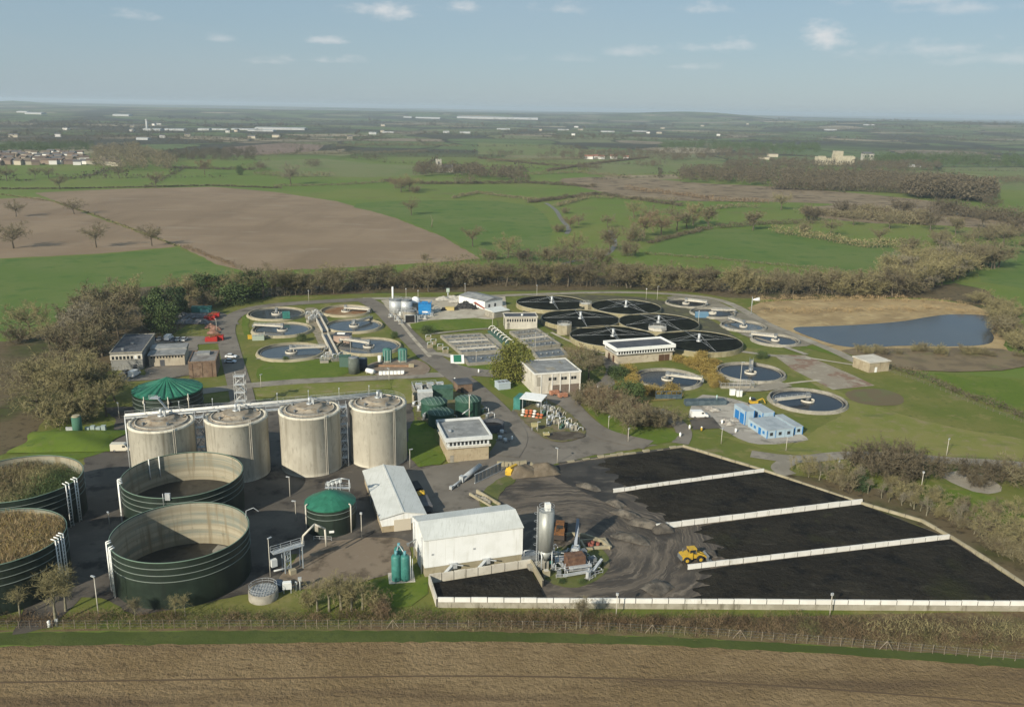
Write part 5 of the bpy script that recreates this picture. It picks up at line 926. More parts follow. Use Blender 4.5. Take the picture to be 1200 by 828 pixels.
# grey portal shed
A, yaw, L = base((568, 363), (591, 359.5)); D = 19
t = thing('storage_shed', 'low grey metal shed with shallow roof at the back of the pale hardstanding', 'shed', A, yaw + .12)
m = MB(); m.box(0, L, 0, D, 0, 4.2); m.build('wall', white_metal, t); m = MB(); m.extr([(-.3, 4.2), (L + .3, 4.2), (L / 2, 5.3)], -.3, D + .3); m.build('roof', felt, t)
for x in (3, 7): doorway(t, x, 1.2, 2.4, 0, slate_felt)
A2, yw, L2 = base((579, 373), (597, 370)); t = thing('lean_to', 'low pale grey lean-to between the metal shed and the small flat roofed building', 'shed', A2, yw); m = MB(); m.box(0, L2, 0, 7, 0, 2.8); m.build('wall', conc_grey, t); m = MB(); m.prism([(-.2, -.2), (L2 + .2, -.2), (L2 + .2, 7.2), (-.2, 7.2)], 2.82, [3.0, 3.0, 3.6, 3.6]); m.build('roof', roof_pale, t)
# offices at the left
A, yaw, L = base((131, 434.5), (168, 433)); D = 27
t = thing('office_block', 'dark grey office block with a white band of eight windows beside the left wood', 'building', A, yaw)
m = MB(); m.box(0, L, 0, D, 0, 6.6); m.build('wall', M('grey_render', (.2, .2, .19), [((.25, .25, .235), .3, .45, .65), ((.13, .13, .12), .8, .55, .75, (1, 1, .3))]), t)
m = MB(); m.box(-.1, L + .1, -.25, .0, 4.1, 6.0); b = m.build('window_band', conc_pale, t)
for i in range(8): m = MB(); c = .3 + (L - .6) * (i + .5) / 8; m.box(c - .42, c + .42, -.3, -.1, 4.3, 5.5); m.build('window', white_paint if i == 6 else glass_dk, b)
ledge_roof(t, L, D, 6.6, slate_felt, conc_grey, .25, .4); m = MB(); m.cbox((L * .35, 3, 6.7), .8, .8, 1.1); m.cbox((L * .5, 12, 6.7), 1.4, 1, .7); m.build('roof_vent', galv_dk, t); doorway(t, L * .75, 1.4, 2.2, 0, slate_felt)
A, yaw, L = base((175, 430), (217, 428)); D = 13
t = thing('workshop', 'low cream workshop with small high windows between the office block and the brown brick one', 'building', A, yaw)
m = MB(); m.box(0, L, 0, D, 0, 4.4); m.build('wall', M('cream_render', (.36, .32, .25), [((.42, .38, .3), .3, .45, .65), ((.22, .19, .14), .9, .55, .75, (1, 1, .3))]), t); m = MB(); m.box(-.3, L + .3, -.8, D * .5, 4.4, 4.7); m.box(-.3, L + .3, D * .5, D + .3, 4.4, 5.3); m.build('roof', felt, t)
windows(t, .5, L - .4, 11, 3.2, 4.0, 0, .55); doorway(t, 4.7, 1.6, 2.6, 0, slate_felt)
A, yaw, L = base((222, 443), (254, 441.5)); D = 15
t = thing('brick_block', 'weathered brown brick block with grey roof slab behind the pleated green tank', 'building', A, yaw)
m = MB(); m.box(0, L, 0, D, 0, 5.6); m.build('wall', brick_red, t); ledge_roof(t, L, D, 5.6, M('stained_roof', (.16, .15, .14), [((.22, .21, .2), .25, .42, .6), ((.1, .075, .055), .4, .52, .7)]), brick_red, .1, .5)
for i in range(3): m = MB(); m.box(1 + i * 3.3, 1.3 + i * 3.3, -.15, .1, 0, 5.5); m.build('pilaster', brick_red, t)
m = MB(); m.box(2, 6.5, 9, 13, 5.7, 6.6); m.build('roof_slab', felt, t)
# white sheds
A, yaw, L = base((446.5, 620), (497.7, 614)); A = G(446.5, 608, 3.7); A.z = 0; L = 10.4; D = 29; yaw = R(17.5)
t = thing('gabled_shed', 'long white gabled shed with a low pitched roof beside the small green tank', 'shed', A, yaw)
m = MB(); m.box(.25, L - .25, .3, D - .1, 0, 1.7); m.build('plinth', brick, t); m = MB(); m.box(.15, L - .15, .2, D - .1, 1.7, 3.6); m.prism([(.15, .2), (L - .15, .2), (L / 2, .2)][:3], 3.6, 3.6) if 0 else m.extr([(.15, 3.6), (L - .15, 3.6), (L / 2, 4.6)], .2, .5); m.build('wall', white_metal, t)
m = MB(); m.extr([(-.25, 3.62), (L / 2, 4.72), (L + .25, 3.62), (L + .25, 3.78), (L / 2, 4.9), (-.25, 3.78)], -.15, D); rf = m.build('roof', roof_pale, t)
m = MB(); m.box(-.32, -.1, -.1, D, 3.45, 3.62); m.box(L + .1, L + .32, -.1, D, 3.45, 3.62); m.build('gutter', galv_dk, t); m = MB(); m.box(L / 2 - .2, L / 2 + .2, -.1, D, 4.88, 4.98); m.build('ridge_cap', roof_pale, rf)
m = MB(); m.box(-.05, .18, D * .55, D * .55 + 1.4, 0, 2.3); m.build('door', galv_dk, t); m = MB(); m.box(3, 7, .1, .35, .1, 3.0); m.build('roller_door', M('cream_door', (.5, .45, .36)), t)
A, yaw, L = base((497.7, 677), (612, 660)); D = 11.5; H = 8.6
t = thing('white_shed', 'tall bright white steel shed standing above the small sludge bay', 'shed', A, yaw)
m = MB(); m.box(.1, L - .1, .1, D - .1, 0, 2.3); m.build('plinth', conc_tan, t); m = MB(); m.box(0, L, 0, D, 2.3, H); m.extr([(0, H), (.02, H)], 0, 0) if 0 else None
m.add([(0, 0, H), (0, D, H), (0, D / 2, H + 1.5), (L, 0, H), (L, D, H), (L, D / 2, H + 1.5)], [(0, 2, 1), (3, 4, 5)]); m.build('wall', white_metal, t)
m = MB(); m.add([(-.15, -.2, H - .04), (L + .15, -.2, H - .04), (L + .15, D / 2, H + 1.52), (-.15, D / 2, H + 1.52), (-.15, D + .2, H - .04), (L + .15, D + .2, H - .04), (-.15, -.2, H + .12), (L + .15, -.2, H + .12), (L + .15, D / 2, H + 1.68), (-.15, D / 2, H + 1.68), (-.15, D + .2, H + .12), (L + .15, D + .2, H + .12)],
      [(6, 7, 8, 9), (9, 8, 11, 10), (0, 1, 7, 6), (5, 4, 10, 11), (1, 2, 8, 7), (2, 5, 11, 8), (3, 0, 6, 9), (4, 3, 9, 10), (1, 0, 3, 2), (2, 3, 4, 5)]); m.build('roof', roof_pale, t)
for x in (1.5, 10.5): m = MB(); m.box(x, x + .5, -.06, .02, 5, 5.4); m.build('vent', galv, t)
for x in (6.2, 13.5): m = MB(); m.beam((x, -.2, 1.9), (x - 2.2, -1.8, 1.0), .7, .7); m.beam((x - 1, .1, 2.4), (x + 1.8, -1.2, 2.2), .2, .2); m.cbox((x, -.4, 1.6), 1.2, .8, 1.0); m.build('conveyor_outlet', galv, t)
m = MB(); m.tube((-.3, 1.6, 0), (-.3, 1.6, H), .12, 6); m.tube((-.3, 9, 0), (-.3, 9, H), .12, 6); m.build('downpipe', galv, t); m = MB(); m.box(-.06, .05, 3, 7, .05, 5.2); m.build('roller_door', fascia, t); m = MB(); m.tube((-.1, 8, 5), (-1.8, 8.2, 4), .12, 5); m.cbox((-1.8, 8.2, 3.6), .5, .5, .6); m.build('vent_pipe', galv_dk, t)
# pump house on the lawn
A, yaw, L = base((1018, 437), (1042, 434.5)); t = thing('pump_house', 'small flat roofed concrete pump house alone at the edge of the lawn by the lake', 'building', A, yaw); L = 9.5; D = 9
m = MB(); m.box(0, L, 0, D, 0, 3.9); m.build('wall', M('stained_render', (.3, .25, .17), [((.36, .31, .22), .4, .42, .6), ((.2, .16, .1), .9, .5, .7, (1, 1, .3))]), t); m = MB(); m.box(-.4, L + .4, -.4, D + .4, 3.9, 4.3); m.build('roof', conc_pale, t); doorway(t, 3.2, 1.1, 2.1, 0, white_paint)
# brick huts
A, yaw, L = base((391, 402.5), (409.5, 403)); t = thing('brick_hut', 'small pinkish brick hut with a dark roof and white rooflight between the settling tanks', 'hut', A, yaw); m = MB(); m.box(0, L, 0, 5, 0, 3.4); m.build('wall', M('pink_brick', (.33, .24, .19), [((.38, .28, .22), .4, .42, .6)]), t); m = MB(); m.box(-.2, L + .2, -.2, 5.2, 3.4, 3.7); rf = m.build('roof', slate_felt, t); m = MB(); m.box(1.2, 4.4, 1.5, 3, 3.7, 4.1); m.build('rooflight', white_paint, rf)
A, yaw, L = base((537, 461), (553.4, 459.5)); t = thing('brick_kiosk', 'small brown brick kiosk with dark flat roof at the road bend', 'hut', A, yaw); m = MB(); m.box(0, L, 0, 6, 0, 3.2); m.build('wall', brick_red, t); m = MB(); m.box(-.3, L + .3, -.3, 6.3, 3.2, 3.5); m.build('roof', slate_felt, t); doorway(t, 1.4, 1, 2.1, 0, glass_dk)
A, yaw, L = base((584.5, 457.5), (598.3, 456)); t = thing('kiosk', 'pale blue grey kiosk with small roof panels on the grass by the yellow green tree', 'kiosk', A, yaw); m = MB(); m.box(0, L, 0, 4, 0, 2.3); m.build('wall', M('pale_blue_grp', (.34, .4, .44)), t); m = MB(); m.box(-.1, L + .1, -.1, 4.1, 2.3, 2.5); rf = m.build('roof', M('pale_blue_roof', (.4, .46, .5)), t)
for i in range(3): m = MB(); m.box(.4 + i * 1.4, 1.3 + i * 1.4, 1, 2.6, 2.5, 2.7); m.build('vent', galv_dk, rf)
# blue and grey site cabins
cab_w = M('cabin_wall', (.33, .43, .50), [((.28, .37, .45), .5, .45, .65)], rough=.6); cab_r = M('cabin_roof', (.33, .37, .40), [((.26, .30, .33), .4, .45, .65)], rough=.6); cab_b = M('cabin_blue', (.02, .16, .42), rough=.5)
A, yaw, L0 = base((898.5, 514.5), (945.7, 510)); O = A
def cabin(x, y, w, d, h, lab, z=0, doors=(), wins=(), left=()):
    ca, sa = math.cos(yaw), math.sin(yaw); t = thing('site_cabin', lab, 'site cabin', (O.x + x * ca - y * sa, O.y + x * sa + y * ca, z), yaw, 'blue site cabins')
    m = MB(); m.box(0, w, 0, d, 0, h); m.build('wall', cab_w, t); m = MB(); m.box(-.08, w + .08, -.08, d + .08, h, h + .2); m.build('roof', cab_r, t)
    for q in wins: m = MB(); m.box(q - .5, q + .5, -.06, .05, 1.0, 2.0); m.build('window', glass_dk, t)
    for q in doors: m = MB(); m.box(q - .5, q + .5, -.06, .05, .05, 2.1); m.build('door', cab_b, t)
    for q, wd, hh in left: m = MB(); m.box(-.06, .05, q - wd / 2, q + wd / 2, .15 if hh > 1.2 else 1.0, .15 + hh if hh > 1.2 else 1.9); m.build('door' if hh > 1.2 else 'window', cab_b, t)
    for q in (0, w): m = MB(); m.box(q - .1, q + .1, -.1, .1, 0, h); m.build('corner_post', cab_b if len(left) else cab_w, t)
cabin(0, 0, 2.9, 11, 2.7, 'left hand ground floor blue cabin with doors along its left side', left=((2, 1.1, .8), (4.2, 1.4, 2.1), (7, 1.1, .8), (9, 1, .8)), wins=(1.45,)); cabin(2.98, 0, 2.9, 11, 2.7, 'second cabin in the front row of blue site cabins', wins=(1.45,)); cabin(5.96, 0, 2.9, 11, 2.7, 'third cabin in the front row of blue site cabins', wins=(1.45,)); cabin(10.2, 1.0, 2.7, 11, 2.7, 'right hand end cabin of the blue site cabins, set apart', wins=(1.35,), left=((3, 1.1, .8), (6, 1.1, .8), (9, 1.1, .8)))
cabin(-.4, 12.2, 3.0, 7, 4.8, 'tall back cabin with two big blue doors facing left', left=((2, 2.4, 3.4), (5, 2.4, 3.4))); cabin(5.4, 11.6, 4.0, 8, 4.0, 'tall back right cabin with a blue door facing the yard', left=((1.6, 1.3, 2.6), (3.4, 1.3, 2.6)))
p = O + Vector((math.cos(yaw) * 3.2 - math.sin(yaw) * 12.6, math.sin(yaw) * 3.2 + math.cos(yaw) * 12.6, .1))
t = thing('skip', 'yellow skip in the yard between the blue cabins', 'skip', p, yaw); m = MB(); m.prism([(-.2, 0), (2, 0), (2, 1.6), (-.2, 1.6)], 0, 1.2); m.build('body', yellow, t); m = MB(); m.rail([(-.2, 0, 1.2), (2, 0, 1.2)], .8, .06, 1); m.build('rail', yellow, t)
# ================================================================ sludge bays, retaining walls
def panel_wall(px, lab, h=1.9, th=.35, step=3.3, mat=None, world=False, joint=.16, rough=0):
    P = [Vector((*p, 0)) for p in px] if world else [G(*p) for p in px]; O = P[0].copy(); t = thing('retaining_wall', lab, 'wall', O); core = MB(); n = 0; rnd = random.Random(len(lab))
    for a, b in zip(P, P[1:]):
        a, b = a - O, b - O; core.beam(a, b, th * .7, h - .12); Ln = (b - a).length; k = max(1, round(Ln / step)); u = (b - a) / Ln
        for i in range(k):
            s, e = a + u * (Ln * i / k + joint / 2), a + u * (Ln * (i + 1) / k - joint / 2); q = MB(); dz = rnd.uniform(-.05, .05) * (1 + rough * 4); q.beam(s, e, th, h + dz); q.build('panel', mat or conc_white, t); n += 1
    core.build('core', M('wall_joint', (.06, .057, .05)), t); return t
t = panel_wall([(513, 711), (1238, 715.5)], 'long low white concrete wall along the front of the sludge bays', 2.2)
a, b = Vector((0, 0, 0)), G(1238, 715.5) - G(513, 711); m = MB(); m.beam(a, b, .62, 1.25); m.build('footing', M('stained_footing', (.26, .24, .19), [((.32, .3, .245), .4, .42, .6), ((.14, .125, .09), .9, .52, .72, (1, 1, .2))]), t)
panel_wall([(503, 683), (560, 674.5), (622, 664.5)], 'concrete wall behind the small sludge bay below the white shed', 2.0, mat=conc_pale, step=2.8)
panel_wall([(622, 664.5), (636, 689)], 'short slanting concrete wing at the right end of the small sludge bay', 1.9, mat=conc_tan); panel_wall([(503, 683), (512, 711)], 'short concrete wall closing the left end of the small sludge bay', 1.9, mat=conc_pale)
panel_wall([(718, 578), (895, 553.5)], 'white dividing wall between the two back sludge bays', 1.25); panel_wall([(768, 621), (1010, 591)], 'white dividing wall in the middle of the sludge bays, thickest at its left end', 1.6); panel_wall([(805, 668), (1112, 632)], 'white dividing wall between the two front sludge bays, beside the loader', 1.4)
panel_wall([(800, 524), (895, 553), (1005, 590), (1080, 612), (1114, 631), (1160, 660), (1205, 690), (1240, 714)], 'low tan concrete wall along the outer right side of the sludge bays', .9, .5, 4, conc_tan)
panel_wall([(655, 543.5), (700, 537), (745, 531.5), (800, 524)], 'rough pale concrete edge along the back of the farthest sludge bay', .55, .8, 2.2, conc_tan, rough=2)
def bay(q, lab, z=.75, seed=1, amp=.28, nu=60, nv=30, rag=0.0):
    P = [G(*p) for p in q]; rg = np.random.default_rng(seed); O = sum(P, Vector()) / 4; m = MB(); ph = rg.uniform(0, 6, 8); vs = []
    for j in range(nv + 1):
        for i in range(nu + 1):
            u, v = i / nu, j / nv; p = P[0].lerp(P[1], u).lerp(P[3].lerp(P[2], u), v) - O; e = min(1, min(u * 14, (1 - u) * 14, v * 9, (1 - v) * 9)); ed = min(1, u * 6)
            w = math.sin(p.x * .35 + ph[0]) * math.sin(p.y * .3 + ph[1]) + .7 * math.sin(p.x * .9 + p.y * .6 + ph[2]) * math.sin(p.y * 1.1 - p.x * .3 + ph[3]); x = rag * (1 - ed) * math.sin(v * 23 + ph[4]) * 2.2
            vs.append((p.x - x, p.y, max(.02, z * (ed if rag else 1) * (.75 + .25 * e) + amp * e * w * .5 + rg.normal() * .04 * e)))
    n = nu + 1; m.add(vs, [(j * n + i, j * n + n + i, j * n + n + i + 1, j * n + i + 1) for j in range(nv) for i in range(nu)], True); o = m.build('sludge_bed', sludge); o.location = O; tag(o, lab, 'sludge')
    return o
bay([(694, 541), (799, 526), (893, 553), (718, 576)], 'farthest bed of black drying sludge, open at its left end', .6, 2, rag=1.0); bay([(720, 579), (896, 555), (1003, 590), (774, 618)], 'black sludge bed between the two back dividing walls', .8, 3, rag=.4)
bay([(800, 620), (1009, 593), (1108, 631), (832, 663)], 'black sludge bed behind the wall beside the yellow loader', .75, 4, rag=1.0); bay([(800, 672), (1113, 634), (1232, 711), (786, 708)], 'largest black sludge bed at the front, reaching the white wall', .8, 5, rag=.8); bay([(508, 686), (620, 668), (640, 706), (515, 709)], 'small pool of black sludge below the white shed', .9, 6, .15)
# tracked mud of the sludge yard
def track_material():
    m = bpy.data.materials.new('tracked_mud'); m.use_nodes = True; nt = m.node_tree; b = nt.nodes['Principled BSDF']; N = nt.nodes.new; g = N('ShaderNodeNewGeometry').outputs['Position']; c = G(668, 640)
    d = N('ShaderNodeVectorMath'); d.operation = 'SUBTRACT'; d.inputs[1].default_value = (c.x, c.y, 0); nt.links.new(g, d.inputs[0]); ln = N('ShaderNodeVectorMath'); ln.operation = 'LENGTH'; nt.links.new(d.outputs[0], ln.inputs[0])
    sp = N('ShaderNodeSeparateXYZ'); nt.links.new(d.outputs[0], sp.inputs[0]); at = N('ShaderNodeMath'); at.operation = 'ARCTAN2'; nt.links.new(sp.outputs[1], at.inputs[0]); nt.links.new(sp.outputs[0], at.inputs[1])
    wn = _noise(nt, g, .07, 4); wm = N('ShaderNodeMath'); wm.operation = 'MULTIPLY_ADD'; wm.inputs[1].default_value = 9; nt.links.new(wn, wm.inputs[0]); nt.links.new(ln.outputs['Value'], wm.inputs[2])
    cb = N('ShaderNodeCombineXYZ'); nt.links.new(wm.outputs[0], cb.inputs[0]); nt.links.new(at.outputs[0], cb.inputs[1]); v = _map(nt, cb.outputs[0], (1, 1.6, 1))
    col = _mix(nt, _ramp(nt, _noise(nt, v, .42, 5), .42, .6), (.044, .036, .028), (.112, .09, .067)); col = _mix(nt, _ramp(nt, _noise(nt, v, 1.3, 5), .5, .68), col, (.165, .135, .102))
    col = _mix(nt, _ramp(nt, _noise(nt, g, .06, 5), .5, .64), col, (.033, .028, .023)); col = _mix(nt, _ramp(nt, _noise(nt, _map(nt, g, (1, 1, 1), 0, (31, 7, 0)), .05, 5), .52, .68), col, (.155, .125, .094))
    nt.links.new(col, b.inputs['Base Color']); b.inputs['Roughness'].default_value = .8; bn = N('ShaderNodeBump'); bn.inputs['Strength'].default_value = .7; bn.inputs['Distance'].default_value = .25; nt.links.new(_noise(nt, v, 1.6, 5), bn.inputs['Height']); nt.links.new(bn.outputs[0], b.inputs['Normal']); return m
mud = track_material()
sheet('yard', [(588, 566), (600, 556), (652, 545), (700, 538), (800, 524), (900, 555), (1010, 592), (1115, 632), (1235, 712), (790, 711), (640, 711), (620, 690), (640, 668), (612, 650), (600, 604), (584, 588)], mud, 8)
sheet('mud', [(640, 548), (700, 539), (798, 525), (715, 577), (735, 600), (700, 585), (672, 572), (650, 560)], M('black_mud', (.028, .026, .024), [((.05, .046, .04), .12, .45, .65), ((.10, .088, .072), .3, .55, .72, (.4, 1, 1), .5)], rough=.75), 9, 1)
sheet('lawn', [(640, 648), (660, 640), (700, 640), (718, 655), (705, 680), (672, 692), (645, 686), (632, 668)], M('island_grass', (.10, .11, .03), [((.07, .085, .022), .2, .45, .6), ((.15, .125, .075), .3, .52, .7)]), 10, 2)
sheet('lawn', [(558, 590), (575, 566), (600, 556), (606, 566), (588, 575), (582, 595), (600, 608), (595, 614), (570, 600)], M('island_grass', (.1, .11, .03)), 11, 1)
def heap(x, y, w, d, h, mat, lab, seed, name='spoil_heap', rz=.3, cat='heap'):
    m = MB(); rnd = random.Random(seed); bm = bmesh.new(); bmesh.ops.create_grid(bm, x_segments=22, y_segments=16, size=1); rgx = [rnd.uniform(0, 6) for _ in range(4)]
    vs = [];
    for v in bm.verts: q = max(0, 1 - v.co.x ** 2) * max(0, 1 - v.co.y ** 2); vs.append((v.co.x * w / 2 * (1 + .08 * math.sin(v.co.y * 4 + rgx[0])), v.co.y * d / 2, .01 + h * q ** .8 * (1 + .22 * math.sin(v.co.x * 5 + rgx[1]) * math.sin(v.co.y * 4 + rgx[2])) + rnd.uniform(0, .12) * q))
    m.add(vs, [[v.index for v in f.verts] for f in bm.faces], True); bm.free(); o = m.build(name, mat); o.location = G(x, y) + Vector((0, 0, .36)); o.rotation_euler = (0, 0, rz); return tag(o, lab, cat)
heapm = M('heaped_soil', (.125, .10, .07), [((.165, .135, .098), .4, .45, .62), ((.11, .085, .06), 1.1, .52, .7)], rough=.95, bump=(2, .6, .12))
heap(613, 556, 8, 6, 2.3, heapm, 'brown spoil heap beside the yellow bucket at the yard corner', 3); heap(636, 554, 9, 6, 2.4, heapm, 'larger brown spoil heap against the back of the sludge yard', 4)
ridge = M('sludge_ridge', (.075, .066, .055), [((.13, .115, .095), .5, .45, .62), ((.04, .036, .03), 1, .5, .7)], rough=.9, bump=(2, .6, .1))
for x, y, w, d, h, rz, lab in [(722, 592, 5, 3, 1.1, -.9, 'pushed up mud ridge at the left end of the second sludge bay'), (734, 605, 8, 3, 1.2, -.7, 'mud ridge curving along the open end of the second sludge bay'), (756, 616, 8, 3.6, 1.5, -.4, 'mud ridge at the thick end of the middle dividing wall'), (776, 622, 5, 4, 1.4, .2, 'pale mud lump at the foot of the middle dividing wall'), (740, 632, 9, 4, .9, -.5, 'churned mud bank left of the yellow loader'), (770, 690, 6, 5, .9, .8, 'mud tongue left of the front sludge bed'), (830, 652, 4, 3, 1.3, .2, 'dark sludge heap in front of the loader bucket'), (690, 572, 7, 3, .8, -.6, 'dark mud ridge in the middle of the yard entrance')]:
    heap(x, y, w, d, h, ridge, lab, int(x), 'mud_ridge', rz, 'mud')
# ================================================================ plant equipment, vehicles, posts, fences
def kit(name, lab, cat, x, y, rz=0.0, group=None): return thing(name, lab, cat, G(x, y), rz, group)
# silo with cage ladder and pumps
t = kit('silo', 'tall silver silo with a white top box at the corner of the white shed', 'silo', 638.5, 669, .25)
m = MB(); m.cyl((0, 0), 1.65, 5.2, 14.2, 28); m.build('body', silver, t); m = MB(); m.cyl((0, 0), .35, 2.6, 5.2, 28, 1.65); m.build('hopper', silver, t)
for a in (.785, 2.356, 3.927, 5.498): m = MB(); m.tube((1.6 * math.cos(a), 1.6 * math.sin(a), 0), (1.6 * math.cos(a), 1.6 * math.sin(a), 5.4), .12, 6); m.build('leg', galv, t)
m = MB(); m.rail([(1.6 * math.cos(a), 1.6 * math.sin(a), 14.2) for a in [math.pi * k / 6 for k in range(12)]], 1.1, .035, 2, True); m.build('guard_rail', galv, t); m = MB(); m.cbox((.2, 0, 14.2), 1.1, 1.1, 1.6); m.build('filter_unit', white_paint, t)
m = MB()
for s in (-.3, .3): m.tube((-1.95, s, 0), (-1.95, s, 15.2), .05, 4)
for i in range(30): m.tube((-1.95, -.3, .4 + i * .48), (-1.95, .3, .4 + i * .48), .03, 4)
for i in range(7): m.ring((-2.25, 0), .42, 3 + i * 1.8, .03, 10)
m.build('caged_ladder', galv, t); m = MB(); m.tube((1.3, 1.2, 0), (1.3, 1.2, 14.5), .1, 6); m.build('fill_pipe', galv, t)
t = kit('generator', 'black generator with a teal panel beneath the silver silo', 'generator', 643, 664, .2); m = MB(); m.box(-1.1, 1.1, -1, 1, .3, 2.4); m.build('housing', black, t); m = MB(); m.box(-.6, .6, -1.05, -.98, 1.3, 2.0); m.build('panel', teal, t); m = MB(); m.box(-1.2, 1.2, -1.1, 1.1, 0, .3); m.tube((.7, .5, 2.4), (.7, .5, 3.4), .1); m.build('base_frame', galv_dk, t)
t = kit('tank_skid', 'grey pump skid between the white shed and the silo', 'pump skid', 620, 657, .3); m = MB(); m.box(-2, 1.5, -1.2, 1.2, .2, 1.9); m.build('tank', galv_dk, t); m = MB(); m.path([(1.5, 0, 1.5), (2.6, 0, 1.5), (2.6, 0, .2)], .15); m.path([(-1.5, -1, 2), (-1.5, -1, 3.2), (0, -1, 3.2)], .12); m.build('pipework', galv, t); m = MB(); m.box(-2.2, 1.7, -1.4, 1.4, 0, .2); m.build('base_frame', conc_grey, t)
t = kit('concrete_block', 'short tan concrete block in front of the generator', 'block', 640, 676, .3); m = MB(); m.box(-.7, .7, -.5, .5, .1, 1.6); m.build('block', conc_tan, t); m = MB(); m.box(-.5, .5, -.4, .4, 1.6, 1.75); m.build('cap', conc_pale, t)
t = kit('ramp_wall', 'grey sloping concrete ramp wall behind the small sludge bay wing', 'wall', 630, 668, .35); m = MB(); m.prism([(-2.2, -.8), (2.2, -.8), (2.2, .8), (-2.2, .8)], 0, [1.4, 2.2, 2.2, 1.4]); m.build('slab', conc_grey, t)
# inclined conveyor
t = kit('inclined_conveyor', 'blue grey inclined screw conveyor rising above the equipment island', 'conveyor', 674, 652, R(75)); m = MB(); m.beam((0, 0, 2.0), (3.0, .2, 7.8), .65, .6); m.build('casing', M('blue_grey_steel', (.2, .23, .28), rough=.5), t); m = MB(); m.cbox((0, 0, 0), 1.8, 1.8, 2.4); m.build('feed_hopper', galv, t)
for x, z in ((1.2, 4.2), (2.6, 6.8)): m = MB(); m.tube((x, -.5, 0), (x, 0, z), .08); m.tube((x, .7, 0), (x, .2, z), .08); m.build('support', galv, t)
# press unit
t = kit('sludge_press', 'rusty brown press unit inside steel frames on the grassy island', 'press', 673, 668, .28); m = MB(); m.box(-2, 2, -1.3, 1.3, 1.2, 3.8); m.build('housing', M('rust_brown_box', (.12, .065, .04), [((.17, .1, .065), 1.2, .45, .65), ((.07, .04, .03), .8, .5, .7)]), t)
m = MB()
for x in (-2.8, 2.6):
    for y in (-1.9, 1.9): m.tube((x, y, 0), (x, y, 3.0), .1, 5)
m.rail([(-2.8, -1.9, 1.1), (2.6, -1.9, 1.1), (2.6, 1.9, 1.1), (-2.8, 1.9, 1.1)], 1.1, .06, 1.5, True); m.box(-2.8, 2.6, -1.9, 1.9, .98, 1.1); m.build('platform', galv, t)
for i, (a, b) in enumerate((((-3.6, -3.2, .8), (3.2, -3.0, 1.0)), ((3.2, -3.0, 1.0), (6, -.6, 2.0)), ((-2, -2.3, 1.9), (3, -2.2, 1.9)))): m = MB(); m.beam(a, b, .6, .45); m.build('screw_trough', galv, t)
m = MB(); m.path([(-2, 1.4, 3), (-5, 2.5, 2.6), (-7, 3, 1)], .14); m.path([(-1, 1.4, 3.4), (-4, 3.4, 3.2), (-6.5, 4.2, .5)], .12); m.path([(1, 1.5, 3.6), (2, 3, 4.2), (1.4, 5, 3)], .14); m.build('pipework', galv, t); m = MB(); m.cbox((2.8, 2.6, 0), 1.4, 1.4, 3.2); m.cbox((4.6, 1.5, 0), 1.6, 1.2, 1.6); m.build('control_cubicle', galv_dk, t)
t = kit('raised_walkway', 'open galvanised walkway frame between the silo and the press', 'walkway', 655, 659, .35); m = MB(); m.rail([(-2.4, -1, .9), (3, -.6, .9), (3, 1.2, .9), (-2.4, 1.2, .9)], 1.1, .06, 1.3, True); m.build('guard_rail', galv, t); m = MB(); m.box(-2.4, 3, -1, 1.2, .78, .9); m.build('deck', galv, t); 
for x in (-2.2, 0, 2.8):
    for y in (-.8, 1): m = MB(); m.tube((x, y, 0), (x, y, .8), .07, 4); m.build('leg', galv, t)
panel_wall([(648, 632), (668, 628), (686, 630), (704, 636), (716, 645)], 'low curved concrete kerb wall round the back of the equipment island', 1.0, .5, 3, conc_tan, joint=.1)
t = kit('drum_pen', 'low concrete pen with red drums on the right of the equipment island', 'pen', 697, 640, .2); m = MB(); m.box(-3, 3, -2, -1.6, 0, 1.0); m.box(-3, 3, 1.6, 2, 0, 1.0); m.box(-3, -2.6, -1.6, 1.6, 0, 1.0); m.box(2.6, 3, -1.6, 1.6, 0, 1.0); m.build('wall', conc_tan, t); [MB().cyl(p, .42, .1, 1.1, 12).build('drum', M('red_drum', (.22, .07, .05)), t) for p in ((-1.5, 0), (-.4, .5), (.6, -.3), (-1, -.9))]
# vehicles
def wheel(p, x, y, r, w, nm='wheel', rim=None):
    m = MB(); n = 16
    for a, b, rr, s in ((-w / 2, w / 2, r, 0),):
        V = [(x + rr * math.cos(2 * math.pi * i / n), y + yy, r + rr * math.sin(2 * math.pi * i / n)) for yy in (a, b) for i in range(n)]; m.add(V, [(i, (i + 1) % n, n + (i + 1) % n, n + i) for i in range(n)] + [tuple(range(n)), tuple(range(2 * n - 1, n - 1, -1))])
    o = m.build(nm, rubber, p); m = MB(); s = 1 if y > 0 else -1; yy = y + s * (w / 2 + .01); V = [(x + r * .5 * math.cos(2 * math.pi * i / n), yy + q * s, r + r * .5 * math.sin(2 * math.pi * i / n)) for q in (0, .04) for i in range(n)]; m.add(V, [tuple(range(n)), tuple(range(2 * n - 1, n - 1, -1))] + [(i, (i + 1) % n, n + (i + 1) % n, n + i) for i in range(n)]); m.build('rim', rim or galv_dk, o)
